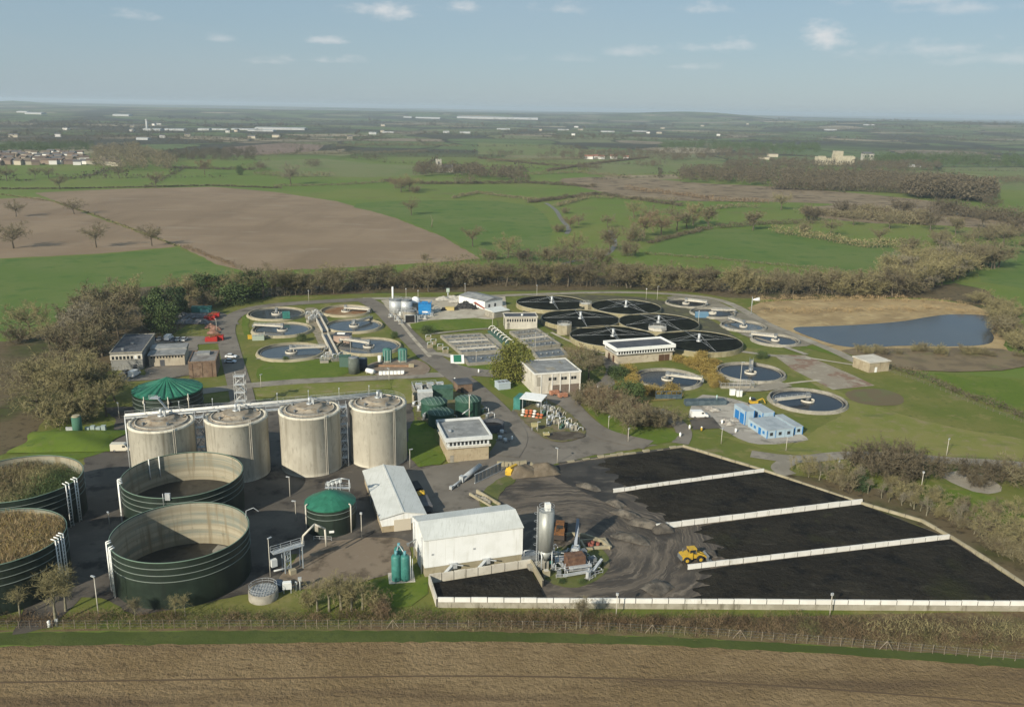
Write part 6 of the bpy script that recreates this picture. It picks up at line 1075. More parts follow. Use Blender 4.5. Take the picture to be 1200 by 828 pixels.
def loader(x, y, rz, lab, paint, dark, s=1.0):
    t = thing('wheel_loader', lab, 'loader', G(x, y) + Vector((0, 0, .38)), rz); t.scale = (s, s, s)
    m = MB(); m.prism([(-3.4, -1.1), (-.6, -1.1), (-.6, 1.1), (-3.4, 1.1)], .9, [2.1, 2.5, 2.5, 2.1]); m.prism([(-.6, -.7), (1.6, -.7), (1.6, .7), (-.6, .7)], .9, [2.1, 1.6, 1.6, 2.1]); m.build('body', paint, t); m = MB(); m.box(-3.6, -3.4, -1.2, 1.2, .8, 1.8); m.build('counterweight', dark, t)
    m = MB(); m.prism([(-1.4, -.8), (.3, -.8), (.3, .8), (-1.4, .8)], 2.3, 3.3); c = m.build('cab', glass_dk, t); m = MB(); m.box(-1.55, .45, -.92, .92, 3.3, 3.5); m.build('cab_roof', paint, c); m = MB()
    for a in (-1.4, .3):
        for b in (-.8, .8): m.tube((a, b, 2.3), (a, b, 3.35), .08, 4)
    m.build('cab_pillars', paint, c)
    for a in (-2.2, 1.3):
        for b in (-1.2, 1.2): wheel(t, a, b, .85, .65, rim=paint)
    m = MB()
    for b in (-.65, .65): m.beam((.5, b, 2.1), (2.5, b, 1.2), .25, .4); m.beam((2.5, b, 1.2), (3.2, b, .5), .25, .4)
    m.build('lift_arm', paint, t); m = MB(); m.extr([(3.1, .1), (4.4, .1), (4.4, .2), (3.4, .35), (3.3, 1.1), (3.6, 1.5), (3.5, 1.6), (3.1, 1.2)], -1.5, 1.5); m.build('bucket', dark, t); m = MB()
    for b in (-.9, .9): m.cbox((.2, b, 2.4), .1, .25, .3)
    m.tube((-2.6, .6, 2.3), (-2.6, .6, 3.2), .09); m.build('exhaust', dark, t)
loader(812, 658, .22, 'yellow wheel loader with a dark roofed cab beside the lower dividing wall', yellow, galv_dk, .9); loader(656, 629, 1.45, 'rusty orange loading shovel parked behind the silo', M('worn_orange', (.19, .085, .03), [((.1, .05, .025), 1.2, .45, .65)]), M('dark_worn_steel', (.05, .04, .035)), 1.05)
def car(x, y, rz, col, lab, van=False, grp=None, pick=0, z=.3):
    t = thing('van' if van else 'parked_car', lab, 'van' if van else 'car', G(x, y) + Vector((0, 0, z)), rz, grp); pm = M('car_' + '_'.join('%d' % int(c * 100) for c in col), col, rough=.35, spec=.5, coat=.3)
    L, W = (5.6, 2.0) if van else (4.3, 1.75); m = MB()
    prof = [(-L / 2, .35), (L / 2, .35), (L / 2, .95), (L / 2 - .9, 1.2), (L / 2 - 1.5, 2.0), (L / 2 - 1.9, 2.25), (-L / 2, 2.3)] if van else [(-L / 2, .3), (L / 2, .3), (L / 2 - .02, .7), (L / 2 - 1.1, .88), (-L / 2 + .35, .92), (-L / 2, .85)]
    m.extr(prof, -W / 2, W / 2); b = m.build('body', pm, t)
    if van: m = MB(); m.add([(L / 2 - .88, -W / 2 + .12, 1.24), (L / 2 - .88, W / 2 - .12, 1.24), (L / 2 - 1.46, W / 2 - .12, 2.0), (L / 2 - 1.46, -W / 2 + .12, 2.0)], [(0, 1, 2, 3)]); m.v = [(a + .02, b_, c + .015) for a, b_, c in m.v]; m.build('windscreen', glass_dk, t); m = MB(); m.box(L / 2 - 2.3, L / 2 - 1.5, -W / 2 - .015, W / 2 + .015, 1.35, 1.9); m.build('side_window', glass_dk, t)
    else: m = MB(); m.prism([(-1.75, -.78), (1.0, -.78), (1.0, .78), (-1.75, .78)], .86, .9); m.v = []; m.f = []; m.m = []; m.sm = []; m.add([(-1.75, -.8, .9), (1.05, -.8, .9), (1.05, .8, .9), (-1.75, .8, .9), (-1.2, -.62, 1.42), (.3, -.62, 1.42), (.3, .62, 1.42), (-1.2, .62, 1.42)], [(0, 1, 5, 4), (1, 2, 6, 5), (2, 3, 7, 6), (3, 0, 4, 7)]); m.build('windows', glass_dk, t); m = MB(); m.prism([(-1.22, -.64), (.32, -.64), (.32, .64), (-1.22, .64)], 1.42, 1.47); m.build('roof', pm, t)
    for a in (-L * .3, L * .32):
        for q in (-W / 2 + .1, W / 2 - .1): wheel(t, a, q, .34 if van else .31, .2)
    return t
car(819, 489.5, .12, (.74, .74, .72), 'white van parked on the dark strip left of the blue cabins', True); car(874, 494, .5, (.7, .7, .7), 'white car parked beside the blue cabins')
car(271, 419.5, -.05, (.7, .72, .75), 'white car on the grass by the road, farther of two side by side', grp='two cars beside the road'); car(270, 425.5, -.05, (.55, .6, .66), 'silver car on the grass by the road, nearer of two side by side', grp='two cars beside the road')
for x, y, c, van, lab in [(188, 399, (.28, .28, .28), False, 'grey car in the parking row behind the cream workshop'), (198, 398.5, (.72, .73, .74), True, 'white van in the parking row behind the cream workshop'), (209, 399.5, (.6, .6, .58), False, 'white car right of the van in the row behind the workshop'), (216, 399.5, (.68, .68, .66), False, 'white car at the right end of the row behind the workshop'), (180, 400, (.02, .04, .18), False, 'dark blue car at the left end of the row behind the workshop'), (204, 400, (.06, .07, .1), False, 'dark car squeezed between the van and a white car')]: car(x, y, 1.6, c, lab, van, 'parking row behind the workshop')
car(158, 441, 1.5, (.74, .74, .73), 'white van parked in front of the grey office block', True); car(148, 438, 1.5, (.25, .24, .23), 'dull grey car at the foot of the office block'); car(143, 529, .1, (.6, .56, .46), 'cream van with a dark rear beside the first digester', True); 
t = kit('skip', 'blue skip at the corner of the grey office block', 'skip', 176, 410, .1); m = MB(); m.prism([(-2, -1.3), (2, -1.3), (2, 1.3), (-2, 1.3)], .3, 2.2); m.build('body', M('navy_paint', (.02, .04, .16)), t); m = MB(); m.box(-2.1, 2.1, -1.4, 1.4, 2.2, 2.35); m.build('rim', M('navy_paint', (.02, .04, .16)), t)
for x, y, lab in [(255, 398.5, 'bright red skip at the corner of the small lawn, nearer'), (248, 400, 'second red skip close behind the nearer one by the lawn'), (246, 375, 'dark red skip by the scrap heap near the teal container'), (251, 372, 'dark red container end beside the pole at the scrap heap')]:
    t = kit('skip', lab, 'skip', x, y, .2, 'red skips'); m = MB(); m.prism([(-2.4, -1.4), (2.4, -1.4), (2.4, 1.4), (-2.4, 1.4)], .3, [1.8, 2.2, 2.2, 1.8]); m.build('body', red_paint, t); m = MB(); m.cbox((.3, 0, 1.9), 2.2, 1.6, .7, .4); m.build('load', orange_rust, t)
t = kit('container', 'teal shipping container with a pale top among the trees at the left', 'container', 238, 366, .1); m = MB(); m.box(-5, 4, -1.3, 1.3, .1, 3.0); m.build('body', teal, t); m = MB(); m.box(-1, 3, -1.8, -1.3, .3, 1.6); m.build('pale_panel', M('pale_teal', (.2, .42, .42)), t)
for i in range(8):
    x, y = 206 + (i % 4) * 9 + rt.uniform(-2, 2), 372 + (i // 4) * 7; heap(x, y, rt.uniform(5, 8), rt.uniform(4, 5), rt.uniform(1.2, 2.2), M('scrap_metal', (.13, .13, .135), [((.2, .2, .21), .6, .45, .6), ((.07, .06, .055), .9, .5, .65), ((.16, .08, .05), .5, .6, .75)]), 'pile of grey scrap between the evergreens and the teal container', i, 'scrap_heap')['group'] = 'piles of grey scrap'
for i, (x, y) in enumerate([(247, 384), (253, 387), (250, 391)]): heap(x, y, 5, 3.5, 1.4, M('rusty_scrap', (.2, .1, .07), [((.28, .16, .12), .8, .45, .6), ((.1, .07, .05), 1, .5, .65)]), 'low rusty scrap pile between the red skips and the road', 20 + i, 'scrap_heap')['group'] = 'rusty scrap piles'
# tanker trailer with yellow bags, steel channels
t = kit('trailer', 'dark grey sheeted trailer loaded with yellow sacks behind the white shed', 'trailer', 496, 594, R(107)); m = MB(); m.extr([(-4.8, .9), (4.2, .9), (4.2, 2.2), (-4.8, 2.6)], -1.35, 1.35); m.build('body', M('dark_sheet', (.085, .088, .095), [((.12, .12, .13), .8, .45, .65)]), t)
m = MB()
for i, (a, b) in enumerate(((2.6, -.5), (3.3, .4), (2.4, .5), (3.5, -.6), (3.0, 0))): m.blob((a, b, 2.45 + .2 * (i == 4)), .7, .6, .5, 2, .06)
m.build('sack', yellow, t)
for a in (-3.6, -2.2, 2.4):
    for b in (-1.1, 1.1): wheel(t, a, b, .5, .35)
t = kit('trailer', 'dark empty flat trailer partly under the trailer with yellow sacks', 'trailer', 488, 573, R(112)); m = MB(); m.box(-2.5, 2.5, -1, 1, .8, 1.3); m.build('bed', black, t)
for a in (-1.6, 1.6):
    for b in (-.9, .9): wheel(t, a, b, .45, .3)
t = kit('screw_conveyor', 'long grey screw conveyor lying on the yard before the brick pump building', 'conveyor', 546, 562, R(63)); m = MB(); m.tube((-7.5, 0, .7), (-2, 0, .9), .3, 8); m.tube((-2, 0, .9), (7.5, 0, 1.3), .75, 10); m.build('casing', galv, t); m = MB(); m.cbox((-2, 0, .3), 1.2, 1.2, 1.6); m.cbox((-7.5, 0, .3), .8, .8, .9); m.build('drive', galv, t); m = MB()
for x in (-5, 0, 5): m.cbox((x, 0, 0), .3, 1.4, .6)
m.build('skid', galv_dk, t)
t = kit('steel_rack', 'dark slatted steel rack standing on the yard right of the screw conveyor', 'rack', 571, 560, R(52)); m = MB()
for x in range(7): m.box(-5 + x * 1.6, -3.8 + x * 1.6, -.1, .1, .4, 2.6)
m.build('panel', galv_dk, t); m = MB(); m.beam((-5.2, 0, .2), (6.2, 0, .2), .3, .2); m.beam((-5.2, 0, 2.6), (6.2, 0, 2.6), .2, .15); m.build('frame', galv, t)
t = kit('rubble_trough', 'pale concrete trough with rubble lying at the edge of the yard', 'trough', 568, 587, R(128)); m = MB(); m.box(-5, 5, -1.3, -.9, 0, 1.1); m.box(-5, 5, .9, 1.3, 0, .8); m.box(-5, 5, -.9, .9, 0, .15); m.build('wall', conc_tan, t); m = MB(); rr = random.Random(3)
for i in range(9): m.blob((rr.uniform(-4, 4), rr.uniform(-.5, .5), .4), .7, .6, .5, 1, .2, rr)
m.build('rubble', conc_grey, t)
t = kit('excavator_bucket', 'yellow bucket lying beside the spoil heap at the yard corner', 'bucket', 598, 557, .9); m = MB(); m.extr([(-1, .3), (1, .3), (1.2, 1.2), (.6, 2), (-.4, 2.2), (-1, 1.4)], -1, 1); m.build('shell', yellow, t); m = MB(); m.box(-.4, 2.6, -.4, .4, 2.2, 2.6); m.build('arm', yellow, t)
panel_wall([(582, 546), (600, 547), (617, 545)], 'tan concrete block wall behind the yellow bucket', 1.5, .6, 2, conc_tan); panel_wall([(622, 547), (632, 558)], 'short yellow edged concrete divider between the spoil heaps', 1.6, .4, 3, conc_tan)
# teal vessels
t = kit('filter_vessel', 'cluster of tall teal vessels on a concrete slab left of the white shed', 'vessel', 470, 678, .2); m = MB(); m.box(-2.6, 2.8, -2, 2.4, 0, .3); m.build('slab', conc_pale, t)
for a, b, h in ((-1, -.8, 6.2), (.8, -.9, 6.0), (-.3, .9, 7.0)):
    m = MB(); m.lathe([(.98, .4), (1.0, .8), (1.0, h - .5), (.8, h - .15), (.02, h)], 20, (a, b)); v = m.build('vessel', teal, t); m = MB(); m.cyl((a, b), .3, h - .1, h + .8, 10); m.build('vent_cap', M('pale_teal_cap', (.12, .3, .34)), v)
m = MB(); m.path([(-1, -.8, 6.3), (-.3, .9, 7.5), (.8, -.9, 6.2)], .12); m.path([(1.9, -1.5, .3), (1.9, -1.5, 6)], .1); m.build('pipework', galv, t); m = MB(); m.rail([(2.3, -1.8, .3), (2.3, 2, .3)], 1.1, .05, 1.3); m.tube((2.3, -1.8, .3), (2.3, -1.8, 5.5), .07); m.build('guard_rail', galv, t)
# small round tank and kiosks near the fence
t = kit('round_chamber', 'small round concrete chamber with a grated steel top and railings near the field fence', 'chamber', 309, 700, .1); m = MB(); m.lathe([(2.9, 0), (2.9, 1.8), (2.6, 1.8)], 32); m.build('wall', conc_grey, t); m = MB(); m.disc((0, 0), 2.62, 1.76, 32); g = m.build('grating', galv_dk, t)
m = MB()
for i in range(-4, 5): w = math.sqrt(max(.1, 2.5 ** 2 - (i * .55) ** 2)); m.beam((i * .55, -w, 1.77), (i * .55, w, 1.77), .1, .1); m.beam((-w, i * .55, 1.77), (w, i * .55, 1.77), .06, .08)
m.build('grating_bars', galv, g); m = MB(); m.rail([(2.75 * math.cos(a), 2.75 * math.sin(a), 1.8) for a in [2 * math.pi * k / 14 for k in range(14)]], 1.1, .04, 2, True); m.build('guard_rail', galv, t)
t = kit('control_kiosk', 'pale grey control box on legs beside the small round chamber', 'kiosk', 337, 695, .2); m = MB(); m.box(-.9, .9, -.4, .4, 1.1, 2.5); m.build('cabinet', fascia, t); 
for a in (-.7, .7): m = MB(); m.box(a - .08, a + .08, -.1, .1, 0, 1.1); m.build('leg', galv, t)
m = MB(); m.box(-.8, .8, -.45, .45, 2.5, 2.62); m.build('lid', white_paint, t)
t = kit('valve_post', 'pair of grey valve posts right of the control box', 'valve', 349, 692, .2); m = MB(); m.tube((-.3, 0, 0), (-.3, 0, 2.2), .14); m.tube((.5, 0, 0), (.5, 0, 2.8), .14); m.build('post', galv, t); m = MB(); m.cbox((.5, 0, 2.3), .7, .5, .7); m.cbox((-.3, 0, 1.6), .5, .4, .5); m.build('actuator', galv, t)
t = kit('pump_unit', 'dark blue pump unit between the round chamber and the control box', 'pump', 327, 691, .2); m = MB(); m.cyl((0, 0), .9, .1, 2.0, 14); m.build('motor', M('dark_blue_pump', (.03, .05, .08)), t); m = MB(); m.path([(0, 0, .6), (2, 0, .6), (3, .4, .2)], .2); m.cyl((0, 0), 1.1, 0, .15, 14); m.build('pipe', galv_dk, t)
# valve gantry with goose neck pipe
t = kit('filling_gantry', 'steel gantry with a bent pipe between the open tank and small green tank', 'gantry', 333, 671, R(38)); m = MB()
for a in (0, 1.3, 4):
    for b in (-.7, .7): m.tube((a, b, 0), (a, b, 5.4), .13, 4)
for z in (1.2, 2.8, 4.4): m.tube((0, -.7, z), (1.3, -.7, z + 1), .06, 4); m.tube((1.3, -.7, z), (0, -.7, z + 1), .06, 4); m.tube((0, -.7, z), (1.3, -.7, z), .06, 4)
m.build('frame', M('blue_grey_frame', (.3, .34, .37), rough=.5), t); m = MB(); m.box(-2.4, 4.4, -.8, .8, 5.3, 5.42); m.build('deck', galv, t); m = MB(); m.rail([(-2.4, -.8, 5.4), (4.4, -.8, 5.4)], 1.1, .05); m.rail([(-2.4, .8, 5.4), (4.4, .8, 5.4)], 1.1, .05); m.build('guard_rail', galv, t)
m = MB(); m.path([(4.2, 0, 4), (4.6, 0, 7.2), (7.4, .2, 9.0), (9.8, .3, 7.2), (10, .3, 3)], .22, 8); m.path([(.4, 0, 0), (.4, 0, 5), (4.2, 0, 5.2)], .2, 8); m.build('goose_neck_pipe', conc_pale, t); m = MB(); m.cbox((-2.2, -.2, 2.4), 1.2, .9, 1.6); m.tube((-2.2, 0, 1.2), (1, 0, .9), .18); m.build('valve_box', fascia, t); m = MB(); m.cbox((1.2, -1.6, 0), 1.3, 1.0, 1.2); m.build('concrete_base', conc_tan, t)
# green roofed shelter with pipework yard
t = kit('open_shelter', 'shelter with teal side and white canopy roof over orange stacked goods', 'shelter', 612, 482, -.35); m = MB(); m.prism([(-1, 0), (6.5, 0), (6.5, 6), (-1, 6)], [4.2, 4.2, 4.6, 4.6], [4.4, 4.4, 4.8, 4.8]); m.build('roof', white_metal, t); m = MB(); m.box(-3.2, -.9, .2, 6, 0, 4.2); m.build('teal_unit', teal, t); 
for a in (0, 6.3):
    for b in (.2, 5.8): MB().tube((a, b, 0), (a, b, 4.3), .12, 5).build('post', galv, t)
t = kit('goods_stack', 'stacks of orange and white sacks in front of the white canopy', 'stack', 621, 489, -.35); rr = random.Random(5)
for i in range(16):
    m = MB(); a, b, c = (i % 6) * 1.25 - 2.6, rr.uniform(-.5, .5) + (i // 6) * .6, (i // 6) * .75; m.blob((a, b, c + .4), .62, .55, .42, 2, .05, rr); m.build('sack', M('orange_sack', (.42, .13, .06)) if i % 3 else M('white_sack', (.6, .58, .54)), t)
rr = random.Random(9)
for i, (x, y) in enumerate([(632, 477), (640, 481), (648, 484), (637, 488), (645, 491), (655, 489), (651, 497), (660, 496), (666, 501), (643, 499), (672, 505), (658, 503)]):
    t = kit('pump_set', 'grey galvanised pump set with bent pipes in the crowded pipework yard', 'pump set', x, y, rr.uniform(0, 1.5), 'pump sets in the pipework yard'); m = MB(); m.box(-1, 1, -.7, .7, 0, .4); m.build('base_frame', galv_dk, t); m = MB(); m.cyl((-.4, 0), .5, .4, rr.uniform(1.2, 2.2), 10); m.cbox((.6, 0, .4), .7, .8, rr.uniform(.7, 1.7)); m.build('motor', [galv, galv_dk, conc_grey, green_dull][i % 4], t); m = MB(); hh = rr.uniform(1.6, 2.6); m.path([(-1, .4, .3), (-1, .4, hh), (0, .8, hh + .2), (1.4, .8, hh), (1.6, .8, .2)], .14); m.path([(1, -.5, .2), (1.8, -.6, 1.6), (2.8, -.6, 1.5), (2.9, -.6, 0)], .11); m.build('pipework', [galv, galv, conc_pale][i % 3], t)
for x, y, lab in [(626, 505, 'yellowish tank on legs at the near edge of the pipework yard'), (640, 512, 'small yellow valve post at the corner of the pipework yard')]: t = kit('valve_stand', lab, 'valve', x, y, .2); m = MB(); m.box(-.9, .9, -.7, .7, 1.6 if '505' in str(y) else .8, 2.6 if y == 505 else 1.4); m.build('box', M('yellowish_steel', (.35, .31, .16)), t); [MB().tube((a, 0, 0), (a, 0, 1.7), .09).build('leg', galv, t) for a in (-.7, .7)]
for x, y, lab in [(660, 466, 'orange red mobile pump by the forecourt of the concrete building'), (650, 463, 'rusty orange skip by the forecourt of the concrete building')]: t = kit('mobile_pump', lab, 'pump', x, y, .4); m = MB(); m.box(-1.8, 1.4, -.8, .8, .5, 1.7); m.build('housing', M('faded_orange', (.33, .15, .09), [((.4, .22, .15), 1, .45, .6)]), t); m = MB(); m.tube((1.4, 0, .8), (3, 0, .5), .1); m.build('tow_bar', galv_dk, t); wheel(t, -.6, .85, .4, .25); wheel(t, -.6, -.85, .4, .25)
# equipment behind the green trio
t = kit('inlet_works', 'low concrete inlet channels with grey screens and railings behind the green tanks', 'screens', 506, 463, .25); m = MB()
for a in (-6, -2, 2): m.box(a, a + .5, -1, 6, 0, 2.2)
m.box(-6, 2.5, 6, 6.5, 0, 2.2); m.build('channel_wall', conc_grey, t)
for a in (-4, 0, 3.4): m = MB(); m.cbox((a, 3, 1), 2.2, 1.6, 2.6, .1); m.path([(a, 2, 3.4), (a + .6, 0, 3.6), (a + .6, -1, 1)], .18); m.build('screen_unit', galv, t)
m = MB(); m.rail([(-6, -1, 2.2), (-6, 6.4, 2.2), (2.4, 6.4, 2.2), (2.4, -1, 2.2)], 1.1, .06, 1.5); m.build('guard_rail', galv, t)
t = kit('covered_channel', 'pale grey covered channel box beside the back left green tank', 'cover', 499, 473.5, .2); m = MB(); m.box(-2.6, 2.2, -1, 2, 0, 4.4); m.build('wall', galv, t); m = MB(); m.box(-2.7, 2.3, -1.1, 2.1, 4.4, 4.6); m.build('roof', roof_pale, t)
t = kit('covered_channel', 'long green sheeted channel cover behind the back left green tank', 'cover', 519, 469, .2); m = MB(); m.box(-3.4, 3.4, -.6, 2, 0, 4.2); m.build('wall', green_dull, t); m = MB(); m.prism([(-3.5, -.7), (3.5, -.7), (3.5, 2.1), (-3.5, 2.1)], 4.2, [4.3, 4.3, 4.9, 4.9]); m.build('roof', green_dull, t)
t = kit('clinker_skip', 'tan curved concrete wall section left of the green tanks', 'wall', 483, 470, .2); m = MB(); m.lathe([(4.2, 0), (4.2, 3.2), (3.8, 3.2), (3.8, 0)], 14, (4, -2), 2.1, 3.6); m.build('wall', conc_tan, t)
t = kit('grey_tank', 'dark open tank half hidden at the right of the pump building', 'tank', 577, 503, .2); m = MB(); m.lathe([(3.6, 0), (3.6, 2.4), (3.3, 2.4), (3.3, .3)], 28); m.build('wall', slate_felt, t); m = MB(); m.disc((0, 0), 3.3, 1.2, 28); m.build('liquid', black, t)
for x, y in ((586, 516), (592, 519), (588, 509)): t = kit('pump_set', 'small grey pump on the yard beside the dark open tank', 'pump set', x, y, .5, 'pumps by the dark open tank'); m = MB(); m.cyl((0, 0), .6, .2, 1.5, 12); m.build('motor', galv, t); m = MB(); m.box(-1, 1, -.8, .8, 0, .25); m.path([(0, 0, 1), (1.5, 0, 1), (1.5, 0, .1)], .2); m.build('pipework', galv_dk, t)
t = kit('floodlight_mast', 'pale mast with a slanting arm between the green tanks and the pump building', 'mast', 550, 493, .3); m = MB(); m.tube((0, 0, 0), (0, 0, 8.5), .16); m.build('pole', conc_pale, t); m = MB(); m.tube((0, 0, 4), (-2.4, -.4, 2.6), .2); m.cbox((0, 0, 8.4), .9, .4, .3); m.build('arm', galv, t)
# ---- twin silos and sheds beside the perimeter road
for x, y, lab in [(454, 424, 'left of two teal green silos before the settling tanks'), (472, 424, 'right of two teal green silos before the settling tanks')]:
    t = kit('green_silo', lab, 'silo', x, y, .2, 'twin teal green silos'); m = MB(); m.lathe([(1.75, .9), (1.75, 5), (1.6, 5.3), (.02, 5.5)], 20); m.build('body', M('teal_green_tank', (.05, .15, .12), [((.07, .19, .155), .8, .45, .65)]), t); m = MB()
    for a in (-1.1, 0, 1.1): m.tube((a, -1.78, .2), (a, -1.78, 5.2), .12, 5)
    m.build('frame', M('pale_green_frame', (.25, .36, .32)), t); m = MB(); m.cyl((0, 0), 1.9, 0, .9, 20); m.build('plinth', conc_grey, t)
t = kit('grey_silo', 'dull dark grey green tank at the corner of the bright lawn', 'tank', 415, 437, .1); m = MB(); m.cyl((0, 0), 2.0, 0, 6.0, 22); m.build('body', M('grey_green_tank', (.09, .105, .09), [((.13, .15, .13), .5, .45, .65)]), t); m = MB(); m.cyl((0, 0), 2.05, 6.0, 6.3, 22, 1.2); m.build('roof', galv_dk, t)
t = kit('green_container', 'dull green box unit left of the dark grey tank by the lawn', 'container', 405, 429, .15); m = MB(); m.box(-2.2, 2, -1.6, 1.6, 0, 4); m.build('body', M('dull_teal_box', (.075, .13, .105)), t); m = MB(); m.box(-2.3, 2.1, -1.7, 1.7, 4, 4.2); m.build('roof', green_dull, t)
t = kit('blue_tank', 'dark blue grey vessel behind the dark grey tank', 'tank', 425, 433, .1); m = MB(); m.cyl((0, 0), 1.8, 0, 4.4, 18); m.build('body', M('blue_black_tank', (.035, .045, .06)), t); m = MB(); m.cyl((0, 0), 1.85, 4.4, 4.7, 18, .8); m.build('roof', galv_dk, t)
t = kit('white_cylinder', 'upright white cylinder between the blue vessel and the twin silos', 'cylinder', 445, 426, 0); m = MB(); m.cyl((0, 0), .7, .1, 3.2, 14); m.build('body', white_paint, t); m = MB(); m.cyl((0, 0), .8, 0, .15, 14); m.build('base', conc_grey, t)
t = kit('horizontal_tank', 'white horizontal tank lying by the perimeter road', 'tank', 434, 438, -.6); m = MB(); m.tube((-1.7, 0, 1.1), (1.7, 0, 1.1), .9, 14); m.build('body', white_paint, t); m = MB(); m.box(-1.3, -.9, -.8, .8, 0, .6); m.box(.9, 1.3, -.8, .8, 0, .6); m.build('cradle', conc_grey, t)
for i in range(7): t = kit('white_drum', 'white bulk container in the row beside the perimeter road', 'container', 446 + i * 4.3, 439.5 - i * .15, .05, 'row of white bulk containers'); m = MB(); m.cbox((0, 0, .1), 1.15, 1.1, 1.35); m.build('bottle', white_paint, t); m = MB(); m.cbox((0, 0, 0), 1.25, 1.2, .14); m.build('pallet', conc_tan, t)
t = kit('pipe_bund', 'long rusty pipe bund in front of the twin silos', 'bund', 462, 430, .03); m = MB(); m.box(-7.5, 7.5, -.5, .5, 0, .9); m.build('wall', M('rust_bund', (.24, .14, .08), [((.3, .2, .13), .8, .45, .6)]), t); m = MB(); m.cbox((6.5, -.6, .3), 2, .8, 1.3); m.build('cream_box', conc_tan, t)
# flume between the settling tanks
for a, b, lab in (((369, 367), (381, 390), 'raised concrete flume running between the two columns of settling tanks'), ((381, 394), (392, 416), 'lower length of concrete flume nearer the lawn')):
    P, Q = G(*a), G(*b); t = thing('flume', lab, 'channel', P); d = Q - P; n = Vector((-d.y, d.x, 0)).normalized(); m = MB()
    for s in (-1.2, 1.2): m.beam(n * s, d + n * s, .45, 1.7)
    m.build('channel_wall', conc_pale, t); m = MB(); m.beam(Vector((0, 0, .05)), d + Vector((0, 0, .05)), 2.0, .7); m.build('water', deep, t)
rr = random.Random(21)
for i, (x, y) in enumerate([(362, 372), (367, 376), (371, 370), (364, 378), (374, 374), (385, 421), (393, 423), (400, 421), (380, 425)]): t = kit('valve_chamber', 'grey valve chamber with pipework where the settling tank channels meet' if i < 5 else 'grey valve chamber with pipework at the edge of the bright lawn', 'valve chamber', x, y, rr.uniform(0, 1), 'valve chambers at the tank junction' if i < 5 else 'valve chambers by the lawn'); m = MB(); m.box(-1.6, 1.6, -1.1, 1.1, 0, rr.uniform(1, 1.8)); m.build('wall', conc_grey, t); m = MB(); m.rail([(-1.6, -1.1, 1.4), (1.6, -1.1, 1.4), (1.6, 1.1, 1.4)], 1.2, .07, 1.3); m.path([(-1, 0, 1.4), (-1, 0, 2.8), (.6, 0, 2.9), (.8, .6, 1.2)], .2); m.build('pipework', galv, t)
t = kit('valve_chamber', 'pale railed chamber with a yellow hydrant box at the left edge of the settling tanks', 'chamber', 303, 398, .2); m = MB(); m.box(-2.4, 2.4, -1.5, 1.5, 0, 2.0); m.build('wall', M('pale_green_chamber', (.3, .35, .3)), t); m = MB(); m.rail([(-2.4, -1.5, 2), (2.4, -1.5, 2), (2.4, 1.5, 2)], 1.2, .08, 1.2); m.build('guard_rail', conc_pale, t)
t = kit('hydrant_box', 'bright yellow box on the verge by the left settling tanks', 'box', 293.5, 397, .2); m = MB(); m.box(-1, 1, -.6, .6, .1, 1.6); m.build('box', yellow, t); m = MB(); m.box(-1.1, 1.1, -.7, .7, 1.6, 1.75); m.build('lid', yellow, t)
t = kit('water_chute', 'white and green sloping chute at the front corner of the left aeration lanes', 'chute', 536, 424, .1); m = MB(); m.prism([(-2.6, -2.5), (2.6, -2.5), (2.6, 2.5), (-2.6, 2.5)], 0, [.6, .6, 2.2, 2.2]); m.build('side', white_paint, t); m = MB(); m.add([(-1.5, -2.4, .68), (1.5, -2.4, .68), (1.5, 2.2, 2.2), (-1.5, 2.2, 2.2)], [(0, 1, 2, 3)]); m.build('green_cover', M('green_cover', (.02, .14, .08)), t)
rr = random.Random(31)
for i, (x, y) in enumerate([(502, 399), (508, 404), (516, 410), (522, 414), (504, 408)]): t = kit('sluice_gate', 'sluice gate with pale frame at the left end of the aeration lanes', 'sluice', x, y, .4, 'sluice gates by the aeration lanes'); m = MB(); m.box(-1.2, 1.2, -.15, .15, 0, 1.6); m.build('gate', conc_tan, t); m = MB(); m.tube((-1.1, 0, 0), (-1.1, 0, 2.6), .12); m.tube((1.1, 0, 0), (1.1, 0, 2.6), .12); m.tube((-1.1, 0, 2.6), (1.1, 0, 2.6), .12); m.build('frame', galv, t)
# ---- gas plant
for x, y, r, h, lab, mt in [(464, 366, 3.2, 6.2, 'taller pale grey gas plant tank', galv), (476, 366, 3.0, 6.0, 'second pale grey gas plant tank right behind the taller one', galv), (480, 374, 3.3, 4.0, 'short pale tank at the front of the gas plant', conc_grey)]:
    t = kit('gas_tank', lab, 'tank', x, y); m = MB(); m.cyl((0, 0), r, 0, h, 28); m.build('wall', mt, t); m = MB(); m.cyl((0, 0), r + .1, h, h + .4, 28, r * .5); m.build('roof', galv_dk if mt is galv else felt, t); m = MB(); m.rail([(r * math.cos(a), r * math.sin(a), h) for a in [math.pi * k / 5 for k in range(10)]], 1, .06, 2, True); m.build('guard_rail', galv, t)
t = kit('gas_holder', 'white domed gas holder behind the blue container', 'gas holder', 487, 363); m = MB(); m.cyl((0, 0), 3.4, 0, 4, 24); m.build('base', conc_grey, t); m = MB(); m.lathe([(2.4 * math.cos(a), 4 + 2.6 * math.sin(a)) for a in [math.pi / 2 * k / 8 for k in range(8)]] + [(.02, 6.6)], 24); m.build('dome', M('white_membrane', (.8, .8, .79), rough=.5), t)
t = kit('exhaust_stack', 'tall white exhaust stack at the back of the gas plant', 'stack', 460.5, 362); m = MB(); m.cyl((0, 0), .45, 0, 11, 12); m.build('flue', white_paint, t); m = MB(); m.cyl((0, 0), .6, 0, 1, 12); m.build('base', galv_dk, t)
